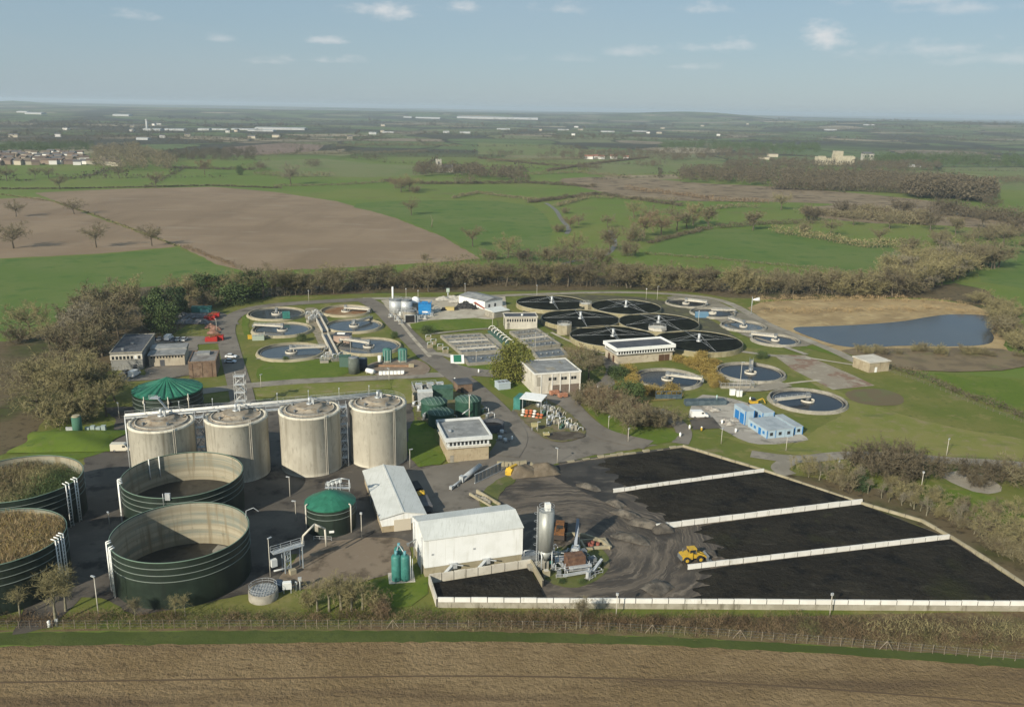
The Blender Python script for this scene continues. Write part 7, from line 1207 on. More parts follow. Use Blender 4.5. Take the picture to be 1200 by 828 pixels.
t = kit('generator_container', 'bright blue generator container with a white panel in the gas plant', 'container', 498, 368, .03); m = MB(); m.box(-3, 3, -1.6, 2.2, .2, 5.2); m.build('body', M('bright_blue', (.015, .17, .42), [((.02, .2, .48), .6, .45, .65)], rough=.5), t); m = MB(); m.box(-1.2, 1.4, -1.66, -1.58, 1.0, 1.8); m.build('panel', white_paint, t); m = MB(); m.rail([(-3, -1.6, 5.2), (3, -1.6, 5.2), (3, 2.2, 5.2)], 1, .07, 1.5); m.cbox((0, .4, 5.2), 2.6, 1.6, .9); m.build('roof_cooler', M('bright_blue', (.015, .17, .42)), t)
t = kit('boosting_pump', 'dark pump housing in front of the short gas plant tank', 'pump', 481, 377.5, .1); m = MB(); m.box(-2.2, 2, -1, 1, .2, 3); m.build('housing', black, t); m = MB()
for a in (-2.4, 2.2, 3.4): m.tube((a, -1.1, 0), (a, -1.1, 3.6), .18, 5)
m.tube((-2.4, -1.1, 3.6), (3.4, -1.1, 3.6), .14); m.build('frame', galv, t)
for x, y, lab in [(519, 364, 'black machine tyre at the left of the pale hardstanding'), (533, 363.5, 'pair of black tyres near the middle of the hardstanding'), (555, 362.5, 'black tyre by the red ramp on the hardstanding')]:
    t = kit('tyre_pile', lab, 'tyres', x, y); m = MB()
    for a in (0, .9): m.lathe([(.9, 0), (1.0, .4), (.9, .8), (.5, .8), (.45, .4), (.5, 0), (.9, 0)], 16, (a, a * .3)); 
    m.build('tyre', rubber, t); m = MB(); m.lathe([(.85, .8), (.95, 1.1), (.85, 1.5), (.5, 1.5), (.5, .8)], 16, (.4, .2)); m.build('top_tyre', rubber, t)
rr = random.Random(8)
for i, (x, y) in enumerate([(540, 360.5), (544, 361.5), (548, 360), (551, 361.5), (546, 358.5)]): heap(x, y, 4.6, 3.4, 2.2, M('black_heap', (.022, .022, .022), [((.05, .05, .05), 1, .45, .6)]), 'black heap of rubber on the pale hardstanding', 50 + i, 'rubber_heap')['group'] = 'black rubber heaps'
for i, (x, y) in enumerate([(520, 352), (530, 351), (540, 351.5), (550, 351), (560, 351), (535, 354)]): heap(x, y, 8, 5, 1.8, M('pale_rubble', (.33, .31, .27), [((.42, .4, .35), .6, .45, .6), ((.2, .19, .17), 1, .5, .7)]), 'pale rubble heap at the back of the hardstanding', 70 + i, 'rubble_heap')['group'] = 'pale rubble heaps'
t = kit('ramp', 'red loading ramp beside the grey metal shed', 'ramp', 563, 362, -.7); m = MB(); m.beam((-4, 0, 2.6), (4, 0, .3), 1.6, .35); m.build('ramp_deck', M('dull_red', (.25, .07, .05)), t); m = MB(); m.tube((-3.6, 0, 0), (-3.6, 0, 2.6), .2); m.build('leg', galv_dk, t)
t = kit('yellow_container', 'dull yellow container on the pale hardstanding', 'container', 527, 363.5, .03); m = MB(); m.box(-2.2, 2.2, -1.2, 1.2, .1, 1.6); m.build('body', M('dull_yellow', (.42, .34, .15)), t); m = MB(); m.box(-2.3, 2.3, -1.3, 1.3, 1.6, 1.75); m.build('lid', M('dull_yellow', (.42, .34, .15)), t)
t = kit('green_shelter', 'small olive shelter at the right end of the hardstanding', 'shelter', 576, 368, .05); m = MB(); m.box(-2.4, 2.4, -1.2, 1.2, 0, 2.3); m.build('wall', M('olive_shelter', (.13, .14, .08)), t); m = MB(); m.box(-2.6, 2.6, -1.4, 1.4, 2.3, 2.5); m.build('roof', felt, t)
t = kit('lookout_hut', 'tiny pale green hut on a post behind the rubble', 'hut', 525, 348.5); m = MB(); m.tube((0, 0, 0), (0, 0, 3), .3); m.build('post', galv, t); m = MB(); m.cbox((0, 0, 3), 1.6, 1.6, 1.8); m.build('cabin', M('pale_green_hut', (.35, .42, .36)), t)
t = kit('blue_container', 'blue container by the humus tank with the long white bridge', 'container', 822, 372.5, .05); m = MB(); m.box(-3, 3, -1.2, 1.2, .1, 2.7); m.build('body', M('faded_blue', (.1, .2, .3)), t); m = MB(); m.box(-3.05, 3.05, -1.25, 1.25, 2.7, 2.85); m.build('roof', M('faded_blue_roof', (.16, .27, .36)), t)
for x, y, w, lab in [(826, 474, 14, 'long low dark blue bund at the left of the site gravel')]: t = kit('settlement_skip', lab, 'skip', x, y, .12); m = MB(); m.box(-w / 2, w / 2, -1.3, 1.3, .1, 1.8); m.build('body', M('slate_blue', (.05, .075, .09), [((.08, .11, .13), .5, .45, .6)]), t); m = MB(); m.rail([(-w / 2, -1.3, 1.8), (w / 2, -1.3, 1.8)], 1, .06, 2); m.build('guard_rail', M('slate_blue', (.09, .15, .2)), t)
t = kit('steel_fence', 'blue steel fence frame left of the dark blue bund', 'fence', 785, 468, .1); m = MB(); m.rail([(-5, 0, 0), (4, 0, 0)], 3, .12, 1.8); m.build('rail', M('dull_blue', (.06, .09, .12)), t); m = MB(); m.box(-5, 4, .1, .2, .2, 1.8); m.build('infill', M('slate_blue', (.09, .15, .2)), t)
t = kit('sample_pump', 'pale turquoise pump stand beside the dark blue bund', 'pump', 841, 474, .1); m = MB(); m.cbox((0, 0, 0), 1.6, 1, 1.6); m.build('base', M('pale_turquoise', (.4, .55, .53)), t); m = MB(); m.tube((-.5, 0, 1.6), (-.5, 0, 3.4), .2); m.build('post', M('pale_turquoise', (.4, .55, .53)), t)
for x, y, lab in [(858, 463, 'left of two white cabinets below the tall lamp post'), (866, 464.5, 'right of two white cabinets below the tall lamp post')]: t = kit('cabinet', lab, 'cabinet', x, y, .1); m = MB(); m.box(-.9, .9, -.5, .5, .1, 2); m.build('box', white_paint, t); m = MB(); m.box(-1, 1, -.6, .6, 2, 2.15); m.build('lid', white_paint, t)
t = kit('yellow_excavator', 'small yellow digger behind the tall blue cabin', 'digger', 883, 474.5, .1); m = MB(); m.box(-1.4, 1.2, -.9, .9, .8, 1.7); m.build('body', yellow, t); m = MB(); m.box(-1.6, 1.5, -1.1, -.6, 0, .7); m.box(-1.6, 1.5, .6, 1.1, 0, .7); m.build('track', rubber, t); m = MB(); m.box(-.9, .3, -.7, .7, 1.7, 2.6); m.build('cab', glass_dk, t); m = MB(); m.beam((1.1, 0, 1.4), (3, 0, 2.2), .3, .35); m.beam((3, 0, 2.2), (3.9, 0, .6), .25, .3); m.build('boom', yellow, t)
for i, (x, y) in enumerate([(832, 480), (838, 482), (850, 494), (855, 498), (860, 494)]): heap(x, y, 3.6, 2.4, .9, M('site_rubble', (.36, .34, .3), [((.22, .2, .18), .8, .45, .6)]), 'small pile of pale site rubble left of the blue cabins', 90 + i, 'rubble_heap')['group'] = 'site rubble piles'
t = kit('railed_pit', 'dark railed pit between the golden shrubs and the round tank', 'pit', 862, 453, .05); m = MB(); m.box(-6, 6, -2.4, -2, 0, 1); m.box(-6, 6, 2, 2.4, 0, 1); m.box(-6, -5.6, -2, 2, 0, 1); m.box(5.6, 6, -2, 2, 0, 1); m.build('wall', conc_grey, t); m = MB(); m.rail([(-6, -2.2, 1), (6, -2.2, 1), (6, 2.2, 1), (-6, 2.2, 1)], 1.1, .06, 1.5, True); m.build('guard_rail', galv, t); m = MB(); m.box(-5.6, 5.6, -2, 2, .1, .35); m.build('grating', slate_felt, t)
rr = random.Random(77)
for x, y in [(458, 372), (465, 376), (470, 380), (490, 374), (497, 374), (505, 371), (468, 370), (512, 366), (486, 369)]:
    t = kit('gas_skid', 'grey pipework skid on the concrete of the gas plant', 'pipework', x, y, rr.uniform(0, 1), 'pipework skids of the gas plant'); m = MB(); m.box(-1.2, 1.2, -.7, .7, 0, .4); m.build('base_frame', conc_pale, t); hh = rr.uniform(1.4, 2.8); m = MB(); m.cbox((.3, 0, .4), 1, .9, hh * .6); m.build('cubicle', [fascia, galv, galv_dk][int(hh * 10) % 3], t); m = MB(); m.path([(-1, 0, .4), (-1, 0, hh), (.4, .4, hh), (1.4, .4, hh * .8), (1.4, .4, 0)], .13); m.build('pipework', galv, t)
for x, y in [(486, 476), (492, 482), (512, 472), (528, 492), (540, 486), (566, 486), (572, 492), (560, 476), (498, 492)]:
    t = kit('pump_set', 'grey pump set on the weedy ground round the green tanks', 'pump set', x, y, rr.uniform(0, 1), 'pump sets round the green tanks'); hh = rr.uniform(1.2, 2.4); m = MB(); m.box(-1, 1, -.7, .7, 0, .4); m.build('base_frame', conc_grey, t); m = MB(); m.cyl((-.3, 0), .55, .4, hh, 10); m.build('motor', [galv, galv_dk, green_dull][int(hh * 10) % 3], t); m = MB(); m.path([(-.3, 0, hh), (1, .2, hh + .3), (2, .2, hh), (2.1, .2, 0)], .13); m.build('pipework', galv, t)
for x, y in [(650, 668), (656, 676), (684, 656), (692, 662), (698, 672), (664, 650), (690, 678), (648, 650)]:
    t = kit('pump_set', 'grey pump set among the steel frames on the grassy equipment island', 'pump set', x, y, rr.uniform(0, 1), 'pump sets on the equipment island'); hh = rr.uniform(1.0, 2.2); m = MB(); m.box(-.9, .9, -.6, .6, 0, .35); m.build('base_frame', conc_grey, t); m = MB(); m.cbox((-.2, 0, .35), .9, .7, hh * .7); m.build('motor', [galv, galv_dk, black][int(hh * 10) % 3], t); m = MB(); m.path([(-.3, 0, hh), (.8, .2, hh + .2), (1.6, .2, hh * .7), (1.7, .2, 0)], .1); m.rail([(-.9, -.9, 0), (1.2, -.9, 0)], 1.2, .05, 1); m.build('pipework', galv, t)
for i, (x, y) in enumerate([(646, 656), (668, 644), (704, 664), (682, 684), (658, 684), (640, 664)]): tpx(x, y, 6, 'bush1_ever', 'low green scrub among the equipment beside the silo', 'green scrub beside the silo', wid=.9)
# mound kiosk with green tank
mound = heap(82, 518, 26, 17, 2.2, mown, 'grassed mound with a small green tank on it at the left', 77, 'grass_mound', .1, 'mound')
t = kit('green_tank', 'small green cylinder with a cream top on the grassed mound', 'tank', 92, 512, .1); m = MB(); m.cyl((0, 0), 1.35, .2, 6.4, 18); m.build('body', M('mid_green_tank', (.05, .13, .09)), t); m = MB(); m.cyl((0, 0), 1.3, 6.4, 6.8, 18, 1.0); m.build('cap', conc_tan, t)
t = kit('switchgear', 'row of pale green grey cabinets beside the green cylinder on the mound', 'cabinets', 103, 510, .15); m = MB(); m.box(-5.5, -2.6, -1.2, -.9, .2, 3.2); m.build('screen', galv, t)
for i in range(4): m = MB(); m.box(-.5 + i * 1.5, .7 + i * 1.5, -.6, .6, .2, 2.6 + .4 * (i % 2)); m.build('cabinet', M('pale_grey_green', (.28, .34, .33)), t)
# ---- lamp posts and poles
def lamp(x, y, hp, lab, head=True, grp='lamp posts of the works'):
    h = hp * mpp(x, y) / math.cos(PITCH * .9); t = thing('lamp_post' if head else 'pole', lab, 'lamp post' if head else 'pole', G(x, y), random.uniform(0, 3), grp if head else 'poles of the works'); m = MB(); m.tube((0, 0, 0), (0, 0, h), .11, 6, .07); m.build('pole', conc_pale, t)
    if head: m = MB(); m.cbox((.35, 0, h), 1.0, .35, .18); m.build('lamp_head', galv, t)
    else: m = MB(); m.cbox((0, 0, h - .5), .5, .3, .5); m.build('bracket', galv, t)
for x, y, hp, hd, lab in [(116, 724, 52, 1, 'lamp post before the gap between the left and nearest open tanks'), (129, 620, 20, 1, 'lamp post between the left and right pairs of open tanks'), (347, 610, 24, 1, 'lamp post at the left of the small green tank'), (340, 582, 24, 1, 'lamp post before the third digester'), (317, 676, 48, 1, 'post with twin lamps beside the filling gantry'), (437.5, 0, 0, 1, ''),
    (480.5, 548, 22, 1, 'lamp post on the grass right of the last digester'), (424, 632, 34, 0, 'thin pole between the small green tank and the gabled shed'), (653, 543, 18, 1, 'lamp post on the kerb behind the spoil heaps'), (630, 506, 12, 1, 'short lamp post at the edge of the pipework yard'), (594, 440, 20, 0, 'pole before the yellow green tree'), (736, 518, 16, 1, 'lamp post on the verge below the bare thicket'), (713, 502, 14, 1, 'lamp post on the verge at the left of the thicket'),
    (845, 520, 18, 1, 'yellow tinted post on the lawn left of the cabins'), (921, 528, 16, 1, 'post on the lawn below the blue cabins'), (866, 465, 41, 1, 'tall lamp post beside the white cabinets'), (1109, 534, 20, 1, 'lamp post alone on the lawn before the right hand mound'), (981, 560, 20, 1, 'white post on the grass island of the small road'), (1079, 575, 24, 0, 'wooden pole beyond the outer sludge wall'), (972, 722, 30, 0, 'wooden pole against the front sludge wall at the right'), (722, 722, 30, 0, 'wooden pole against the front sludge wall near the middle'),
    (411, 416, 22, 1, 'lamp post beside the settling tanks and the dull green box'), (306, 455, 16, 1, 'lamp post at the corner of the bright lawn'), (456, 446, 14, 1, 'lamp post on the verge by the white bulk containers'), (362, 354, 14, 0, 'pole behind the farthest settling tank'), (627, 415, 25, 1, 'tall twin headed lamp in front of the right aeration lanes'), (577, 392, 26, 1, 'lamp between the two aeration blocks'), (558, 426, 14, 1, 'lamp on the grass before the left aeration lanes'), (629, 350, 16, 0, 'pole behind the back left filter bed'), (757, 352, 14, 0, 'pole behind the back right filter bed'), (770, 352, 16, 1, 'lamp post at the back right of the filter beds'), (545, 352, 20, 0, 'pole behind the rubble on the hardstanding'), (476, 356, 18, 0, 'thin pole behind the gas plant tanks'), (490, 356, 16, 0, 'thin pole behind the white gas dome'), (818, 382, 18, 0, 'pole left of the blue container by the humus tanks'),
    (254, 388, 14, 1, 'lamp post by the red skips'), (140, 490, 18, 1, 'lamp post left of the first digester'), (67, 734, 10, 0, 'short post at the foot of the tallest verge tree')]:
    if lab: lamp(x, y, hp, lab, hd)
t = kit('siren_mast', 'tall grey mast with a white horn loudspeaker at the corner of the reed bed', 'mast', 880, 369); m = MB(); m.tube((0, 0, 0), (0, 0, 9), .16); m.build('pole', galv, t); m = MB(); m.tube((.3, 0, 7.6), (3.4, 0, 7.9), .25, 10, 1.1); m.build('horn', white_paint, t)
# small white markers and lids scattered about the works
for i, (x, y, lab) in enumerate([(533, 447, 'white round bollard at the road bend by the green tanks'), (600, 516, 'white bollard on the yard by the pump building'), (561, 437, 'white bollard at the road junction below the lanes'), (701, 456, 'white bollard beside the glazed building drive'), (797, 512, 'white bollard at the foot of the spreading bare tree'), (808, 503, 'white bollard beside the van strip'), (862, 507, 'white bollard at the edge of the site gravel'), (846, 497, 'white bollard near the rubble piles'), (879, 470, 'white bollard at the back of the tall blue cabin'), (822, 505, 'yellow topped bollard right of the bare tree'), (58, 735, 'white sign board at the foot of the verge trees')]):
    t = kit('bollard', lab, 'bollard', x, y); m = MB(); m.cyl((0, 0), .32, .2, 1.3, 10); m.build('body', white_paint if 'yellow' not in lab else yellow, t); m = MB(); m.cyl((0, 0), .36, 1.3, 1.55, 10, .1); m.build('cap', white_paint, t)
# ---- field fence, railings
def post_fence(px, lab, h=1.5, step=3.0, mat=None, wires=3, braces=()):
    P = chaikin([G(*p) for p in px], 2, False); O = P[0].copy(); t = thing('wire_fence', lab, 'fence', O); L = [0]; mt = mat or M('fence_post', (.16, .13, .095), [((.23, .195, .145), 1, .45, .6)])
    for a, b in zip(P, P[1:]): L.append(L[-1] + (b - a).length)
    n = min(99, int(L[-1] / step)); k = 0; pts = []
    for i in range(n + 1):
        s = L[-1] * i / n
        while k < len(P) - 2 and L[k + 1] < s: k += 1
        p = P[k].lerp(P[k + 1], (s - L[k]) / max(1e-6, L[k + 1] - L[k])) - O; pts.append(p); m = MB(); m.tube(p, p + Vector((0, 0, h + random.uniform(-.1, .1))), .065, 5); m.build('post', mt, t)
    for w in range(wires): m = MB(); m.path([p + Vector((0, 0, h * (w + 1) / (wires + .3))) for p in pts], .018, 3); m.build('wire', galv_dk, t)
    for bi in braces:
        for s in (-1, 1): p = pts[bi]; q = pts[min(max(bi + s, 0), n)]; m = MB(); m.tube(p + Vector((0, 0, h)), p.lerp(q, .6), .08, 5); m.build('brace', mt, t)
post_fence([(-30, 737), (200, 736), (505, 736), (640, 737), (760, 741), (900, 750), (1050, 762), (1200, 775), (1260, 781)], 'long post and wire fence between the ploughed field margin and the brambles', 1.9, 2.0, braces=(38, 62, 70, 83))
post_fence([(1042, 436), (1090, 452), (1140, 474), (1205, 498)], 'pale post and wire fence running from the pump house to the right edge', 1.2, 2.6, None, 2)
# ================================================================ far buildings
house_w = [M('house_cream', (.42, .38, .3)), M('house_brick', (.2, .155, .12)), M('house_white', (.6, .59, .56))]; house_r = [M('house_tiles', (.115, .085, .068)), M('house_slate', (.1, .1, .105)), M('house_brown_tiles', (.13, .105, .08))]
HP = {}
def far_house(x, y, L, D, h, wm, rm, lab, grp=None, rz=None, name='house', cat='house', rh=None):
    p = Gt(x, y); rh = 3.0 if rh is None else rh; key = (L, D, h, wm.name, rm.name, rh)
    if key not in HP:
        m = MB(); m.box(-L / 2, L / 2, -D / 2, D / 2, -1, h); a = m.build('wall', wm); m = MB(); m.extr([(-D / 2 - .3, h), (D / 2 + .3, h), (0, h + rh)], -L / 2 - .3, L / 2 + .3); m.v = [(v, -u, z) for u, v, z in m.v]; b = m.build('roof', rm); HP[key] = (a.data, b.data); bpy.data.objects.remove(a); bpy.data.objects.remove(b)
    t = thing(name, lab, cat, p, random.uniform(-.5, .5) if rz is None else rz, grp)
    for nm, me in zip(('wall', 'roof'), HP[key]): o = bpy.data.objects.new(nm, me); COL.objects.link(o); o.parent = t
    return t
rh = random.Random(4)
for row, (x0, x1, y0, n) in enumerate([(-40, 108, 193, 24), (-40, 104, 189, 22), (-30, 100, 185.5, 20), (-30, 95, 182, 16)]):
    for i in range(n):
        x = x0 + (x1 - x0) * (i + rh.uniform(.1, .9)) / n; far_house(x, y0 + rh.uniform(-1.2, 1.2), rh.choice((11, 15)), 9, rh.choice((5, 6)), rh.choice(house_w), rh.choice(house_r), 'house in the village at the far left', 'village houses')
for x, y, L in [(120, 192, 14), (128, 194, 18), (134, 190, 15), (122, 187, 13), (137, 195, 13)]: far_house(x, y, L, 9, 6, house_w[0], house_r[2], 'stone house at the right end of the far left village', 'right end of the village')
for x, y, L in [(690, 186.5, 18), (698, 186, 12), (705, 186.5, 10), (719, 186, 14), (734, 187, 10)]: far_house(x, y, L, 10, 5, house_w[2], M('red_tiles', (.24, .12, .085)), 'red roofed farm building below the far wood', 'red roofed farm')
shedw = M('warehouse_white', (.40, .41, .41)); shedr = M('warehouse_roof', (.36, .38, .39))
for x, y, L, D, h, lab in [(330, 152, 190, 60, 12, 'long white warehouse left of the centre near the horizon'), (307, 154, 90, 40, 9, 'low white warehouse end left of the longest one'), (583, 139.5, 620, 120, 22, 'very long white warehouse near the skyline at the centre'), (502, 139, 180, 80, 14, 'white warehouse on the skyline left of the longest one'), (478, 138, 60, 60, 11, 'small white warehouse left on the central skyline'), (180, 153, 60, 40, 10, 'white shed before the white chimney'), (206, 153, 70, 40, 9, 'white shed right of the white chimney'), (240, 153, 40, 30, 8, 'small white shed on the left plain'), (258, 152.5, 60, 40, 8, 'white shed between the chimney and the warehouse'), (287, 152.5, 90, 40, 8, 'pale shed left of the long white warehouse'), (144, 136, 90, 60, 14, 'white shed far off at the left'), (42, 134, 90, 60, 14, 'white shed far off at the upper left'), (28, 132, 60, 50, 12, 'small white shed at the upper left'), (168, 164, 30, 18, 6, 'white barn on the left plain'), (437, 157.5, 26, 20, 8, 'white house alone on the plain at the centre left'), (523, 156, 24, 18, 8, 'white house on the plain at the centre'), (712, 155, 60, 24, 8, 'pale houses row on the plain right of the centre'), (750, 154.5, 70, 24, 7, 'long pale roof right of the centre'), (973, 153, 60, 30, 9, 'white farm on the far right hill'), (1018, 147, 60, 30, 8, 'pale field barn on the far right slope'), (905, 184, 22, 14, 8, 'tan house left of the castle'), (895, 187, 22, 12, 6, 'tan barn left of the castle'), (1072, 196, 20, 10, 5, 'small white lodge right of the castle'), (455, 156, 40, 20, 6, 'pale barn right of the white house'), (545, 156.5, 40, 16, 7, 'pale terrace on the plain at the centre'), (590, 152, 60, 24, 8, 'pale roofs on the plain below the skyline'), (660, 153, 50, 20, 7, 'pale terrace right of the centre')]:
    if Gt(x, y): far_house(x, y, L, D, h * (.55 if L > 50 else .8), shedw if 'tan' not in lab else house_w[0], shedr if 'tan' not in lab else house_r[2], lab, rz=0.0, name='warehouse' if L > 50 else 'farm_building', cat='warehouse' if L > 50 else 'house', rh=h * .2)
for i in range(26):
    x, y = rh.uniform(0, 900), rh.uniform(146, 163)
    if Gt(x, y): far_house(x, y, rh.choice((14, 22)), 12, 7, house_w[rh.choice((0, 0, 2))], house_r[1], 'tiny pale house scattered on the far plain', 'houses on the far plain')
p = Gt(172.5, 153); t = thing('chimney_tower', 'slim white tower on the far plain at the left', 'tower', p); m = MB(); m.cyl((0, 0), 4, 0, 34, 12, 3); m.build('shaft', shedw, t); m = MB(); m.cyl((0, 0), 4.2, 34, 37, 12); m.build('cap', shedw, t)
stone = M('church_stone', (.3, .29, .25), [((.38, .36, .31), .2, .45, .6)]); cstone = M('castle_stone', (.38, .345, .255), [((.44, .40, .3), .1, .45, .6), ((.3, .27, .19), .25, .52, .7)])
t = thing('church', 'grey church tower rising out of the wood in mid distance', 'church', G(514, 202), .2); m = MB(); m.box(-4, 4, -4, 4, 0, 18); m.build('tower', stone, t); m = MB()
for a in (-3.4, 0, 3.4):
    for b in (-3.4, 3.4): m.box(a - .9, a + .9, b - .5, b + .5, 18, 19.6)
m.build('battlement', stone, t); m = MB(); m.box(4, 22, -4, 4, 0, 7); m.build('nave', stone, t); m = MB(); m.extr([(-4.3, 7), (4.3, 7), (0, 11)], 4, 22); m.v = [(v, -u, z) for u, v, z in m.v]; m.build('roof', house_r[1], t); m = MB(); m.box(-1, 1, -4.1, -4, 12, 16); m.build('belfry_window', glass_dk, t)
t = thing('castle', 'pale stone castle with a square tower among trees at the right', 'castle', G(978, 193), .1)
for x0, x1, d, h in ((-38, -22, 16, 15), (-22, -6, 14, 11), (2, 36, 18, 16)):
    m = MB(); m.box(x0, x1, -d / 2, d / 2, 0, h); m.build('wall', cstone, t); m = MB(); n = int((x1 - x0) / 4)
    for i in range(n): m.box(x0 + i * 4, x0 + i * 4 + 2.2, -d / 2, -d / 2 + 1, h, h + 1.8)
    m.build('battlement', cstone, t)
    for i in range(int((x1 - x0) / 5)): m = MB(); m.box(x0 + 1.5 + i * 5, x0 + 3 + i * 5, -d / 2 - .1, -d / 2 + .1, 4, 8); m.build('window', glass_dk, t)
m = MB(); m.box(-2, 14, -3, 10, 0, 26); m.build('tower', cstone, t); m = MB(); m.box(-3, -1, -3.5, 10, 0, 20); m.build('stair_turret', cstone, t)
t = thing('mansion', 'pale narrow mansion half hidden by trees right of the castle', 'mansion', G(1016, 188), .1); m = MB(); m.box(-12, 12, -6, 6, 0, 14); m.build('wall', M('mansion_stone', (.38, .36, .31)), t); m = MB(); m.extr([(-6.5, 14), (6.5, 14), (0, 18)], -12.5, 12.5); m.v = [(v, -u, z) for u, v, z in m.v]; m.build('roof', house_r[1], t)
for k in range(3): m = MB(); m.box(-9 + k * 7, -6 + k * 7, -6.1, -5.9, 7, 11); m.build('window', glass_dk, t)
t = thing('dead_tree', 'pale dead tree trunk on the pasture beside the brown field', 'dead tree', G(506, 266)); m = MB(); m.tube((0, 0, 0), (.4, 0, 6), .5, 6, .3); m.build('trunk', BARK_PALE, t); m = MB(); m.tube((.4, 0, 6), (-1, .3, 10), .25, 5, .08); m.tube((.2, 0, 4), (2, 0, 7), .2, 5, .06); m.build('limb', BARK_PALE, t)
# ================================================================ air, sky, sun, camera
HAZE = 8e-5
hz = MB(); hz.box(-26000, 26000, -3000, 30500, -3, 125); ho = hz.build('haze', None or bpy.data.materials.new('haze')); ho['kind'] = 'stuff'; ho['label'] = 'thin blue haze over the countryside'; ho['category'] = 'haze'
hm = ho.data.materials[0]; hm.use_nodes = True; nt = hm.node_tree; nt.nodes.remove(nt.nodes['Principled BSDF']); pv = nt.nodes.new('ShaderNodeVolumePrincipled'); pv.inputs['Color'].default_value = (.74, .88, 1.0, 1); pv.inputs['Density'].default_value = HAZE; pv.inputs['Anisotropy'].default_value = .1
nt.links.new(pv.outputs[0], nt.nodes['Material Output'].inputs['Volume'])
SUN_EL, SUN_TRAVEL = 26.0, 56.0                  # elevation; heading of the light on the ground, degrees from +X towards +Y
sd = bpy.data.lights.new('sun', 'SUN'); sd.energy = 4.9; sd.angle = R(.6); sd.color = (1, .91, .74); so = bpy.data.objects.new('sun', sd); COL.objects.link(so)
tr = Vector((math.cos(R(SUN_TRAVEL)) * math.cos(R(SUN_EL)), math.sin(R(SUN_TRAVEL)) * math.cos(R(SUN_EL)), -math.sin(R(SUN_EL)))); so.rotation_euler = tr.to_track_quat('-Z', 'Y').to_euler(); so.location = (-100, -150, 200)
w = bpy.data.worlds.new('World'); S.world = w; w.use_nodes = True; nt = w.node_tree; bg = nt.nodes['Background']; sky = nt.nodes.new('ShaderNodeTexSky'); sky.sky_type = 'NISHITA'; sky.sun_disc = False; sky.sun_elevation = R(SUN_EL)
sky.sun_rotation = math.atan2(-tr.x, -tr.y); sky.altitude = 100; sky.air_density = 1.0; sky.dust_density = .4; sky.ozone_density = 1.5
tc = nt.nodes.new('ShaderNodeTexCoord').outputs['Generated']; warp = nt.nodes.new('ShaderNodeTexNoise'); warp.inputs['Scale'].default_value = 24; warp.inputs['Detail'].default_value = 7; warp.inputs['Roughness'].default_value = .62
nt.links.new(_map(nt, tc, (1, 1, 2.2)), warp.inputs['Vector']); mask = None
def mth(op, a, b=None, c=None):
    n = nt.nodes.new('ShaderNodeMath'); n.operation = op
    for i, v in enumerate((a, b, c)):
        if v is None: continue
        if isinstance(v, (int, float)): n.inputs[i].default_value = v
        else: nt.links.new(v, n.inputs[i])
    return n.outputs[0]
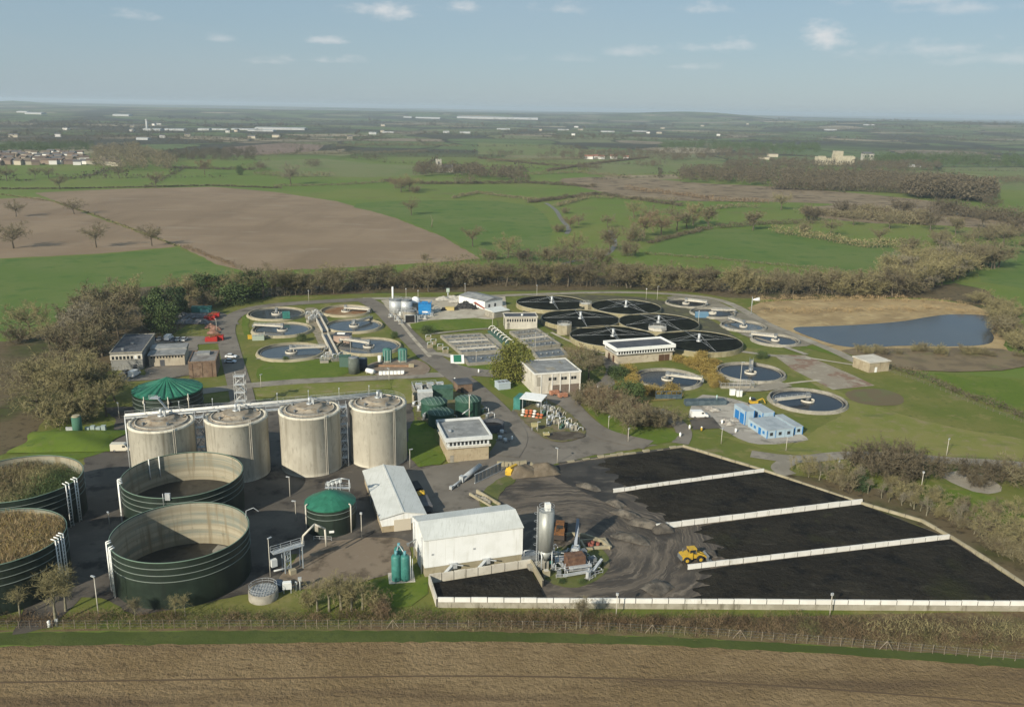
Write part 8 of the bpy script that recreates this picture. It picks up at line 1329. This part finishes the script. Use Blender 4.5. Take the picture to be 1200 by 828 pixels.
for x, y, wd, hg, k in [(460, 14, 34, 12, 1.0), (538, 9, 26, 9, .8), (662, 10, 28, 9, .7), (826, 10, 28, 10, .75), (972, 47, 36, 16, 1.0), (385, 48, 22, 6, .75), (376, 71, 34, 6, .7), (150, 18, 24, 7, .6), (845, 56, 38, 8, .7), (740, 62, 34, 9, .5), (1085, 60, 70, 14, .6), (1060, 2, 50, 9, .45), (1150, 10, 60, 9, .45), (315, 73, 24, 5, .45), (258, 46, 18, 5, .4), (665, 70, 50, 7, .35), (800, 78, 36, 6, .45), (1180, 70, 50, 10, .4), (-300, 40, 80, 16, .8), (1500, 40, 80, 16, .8)]:
    d = _fw + _rt * (x - 600) / F + _up * (414 - y) / F; d = d / np.linalg.norm(d); az, el = math.atan2(d[0], d[1]), math.asin(d[2]); rtv = (math.cos(az), -math.sin(az), 0)
    dx = nt.nodes.new('ShaderNodeVectorMath'); dx.operation = 'DOT_PRODUCT'; nt.links.new(tc, dx.inputs[0]); dx.inputs[1].default_value = rtv
    sep = nt.nodes.new('ShaderNodeSeparateXYZ'); nt.links.new(tc, sep.inputs[0]); fwd = nt.nodes.new('ShaderNodeVectorMath'); fwd.operation = 'DOT_PRODUCT'; nt.links.new(tc, fwd.inputs[0]); fwd.inputs[1].default_value = tuple(d)
    a = mth('DIVIDE', dx.outputs['Value'], wd * 1.35 / F); b = mth('DIVIDE', mth('SUBTRACT', sep.outputs[2], float(d[2])), hg * 1.3 / F); b = mth('MULTIPLY', b, mth('ADD', 1.15, mth('MULTIPLY', mth('LESS_THAN', b, 0), .9)))
    r2 = mth('SQRT', mth('ADD', mth('MULTIPLY', a, a), mth('MULTIPLY', b, b))); e = mth('SUBTRACT', mth('MULTIPLY_ADD', warp.outputs['Fac'], 3.6, -.85), r2)
    f = nt.nodes.new('ShaderNodeMapRange'); f.interpolation_type = 'SMOOTHSTEP'; f.inputs[1].default_value = 0; f.inputs[2].default_value = 1.5; f.inputs[4].default_value = k; nt.links.new(e, f.inputs[0]); f = mth('MULTIPLY', f.outputs[0], mth('GREATER_THAN', fwd.outputs['Value'], .5))
    mask = f if mask is None else mth('MAXIMUM', mask, f)
veil = _ramp(nt, _noise(nt, _map(nt, tc, (1, 1, 5)), 3, 5), .4, .75)
SKY_K = .072
grey = nt.nodes.new('ShaderNodeHueSaturation'); grey.inputs['Saturation'].default_value = .95; grey.inputs['Value'].default_value = 1.0; nt.links.new(sky.outputs[0], grey.inputs['Color'])
col = _mix(nt, .72, grey.outputs[0], (3.2, 4.6, 5.8)); col = _mix(nt, mth('MULTIPLY', veil, .12), col, (5.0, 5.5, 5.8)); col = _mix(nt, mth('MULTIPLY', mask, .8), col, (8.4, 8.4, 8.4)); nt.links.new(col, bg.inputs['Color']); bg.inputs['Strength'].default_value = SKY_K
cd = bpy.data.cameras.new('camera'); cam = bpy.data.objects.new('camera', cd); COL.objects.link(cam); S.camera = cam; cd.sensor_fit = 'HORIZONTAL'; cd.sensor_width = 36; cd.lens = 36 * F / 1200; cd.clip_start = 1; cd.clip_end = 80000
mw = Matrix(((_rt[0], _up[0], -_fw[0], 0), (_rt[1], _up[1], -_fw[1], 0), (_rt[2], _up[2], -_fw[2], CH), (0, 0, 0, 1))); cam.matrix_world = mw
S.view_settings.view_transform = 'Standard'; S.view_settings.look = 'None'; S.view_settings.exposure = 0.35; S.view_settings.gamma = 1.0
S.render.engine = 'CYCLES'; S.cycles.max_bounces = 5; S.cycles.diffuse_bounces = 2; S.cycles.glossy_bounces = 2; S.cycles.volume_bounces = 0; S.cycles.use_denoising = True; S.cycles.use_adaptive_sampling = True; S.cycles.adaptive_threshold = .015
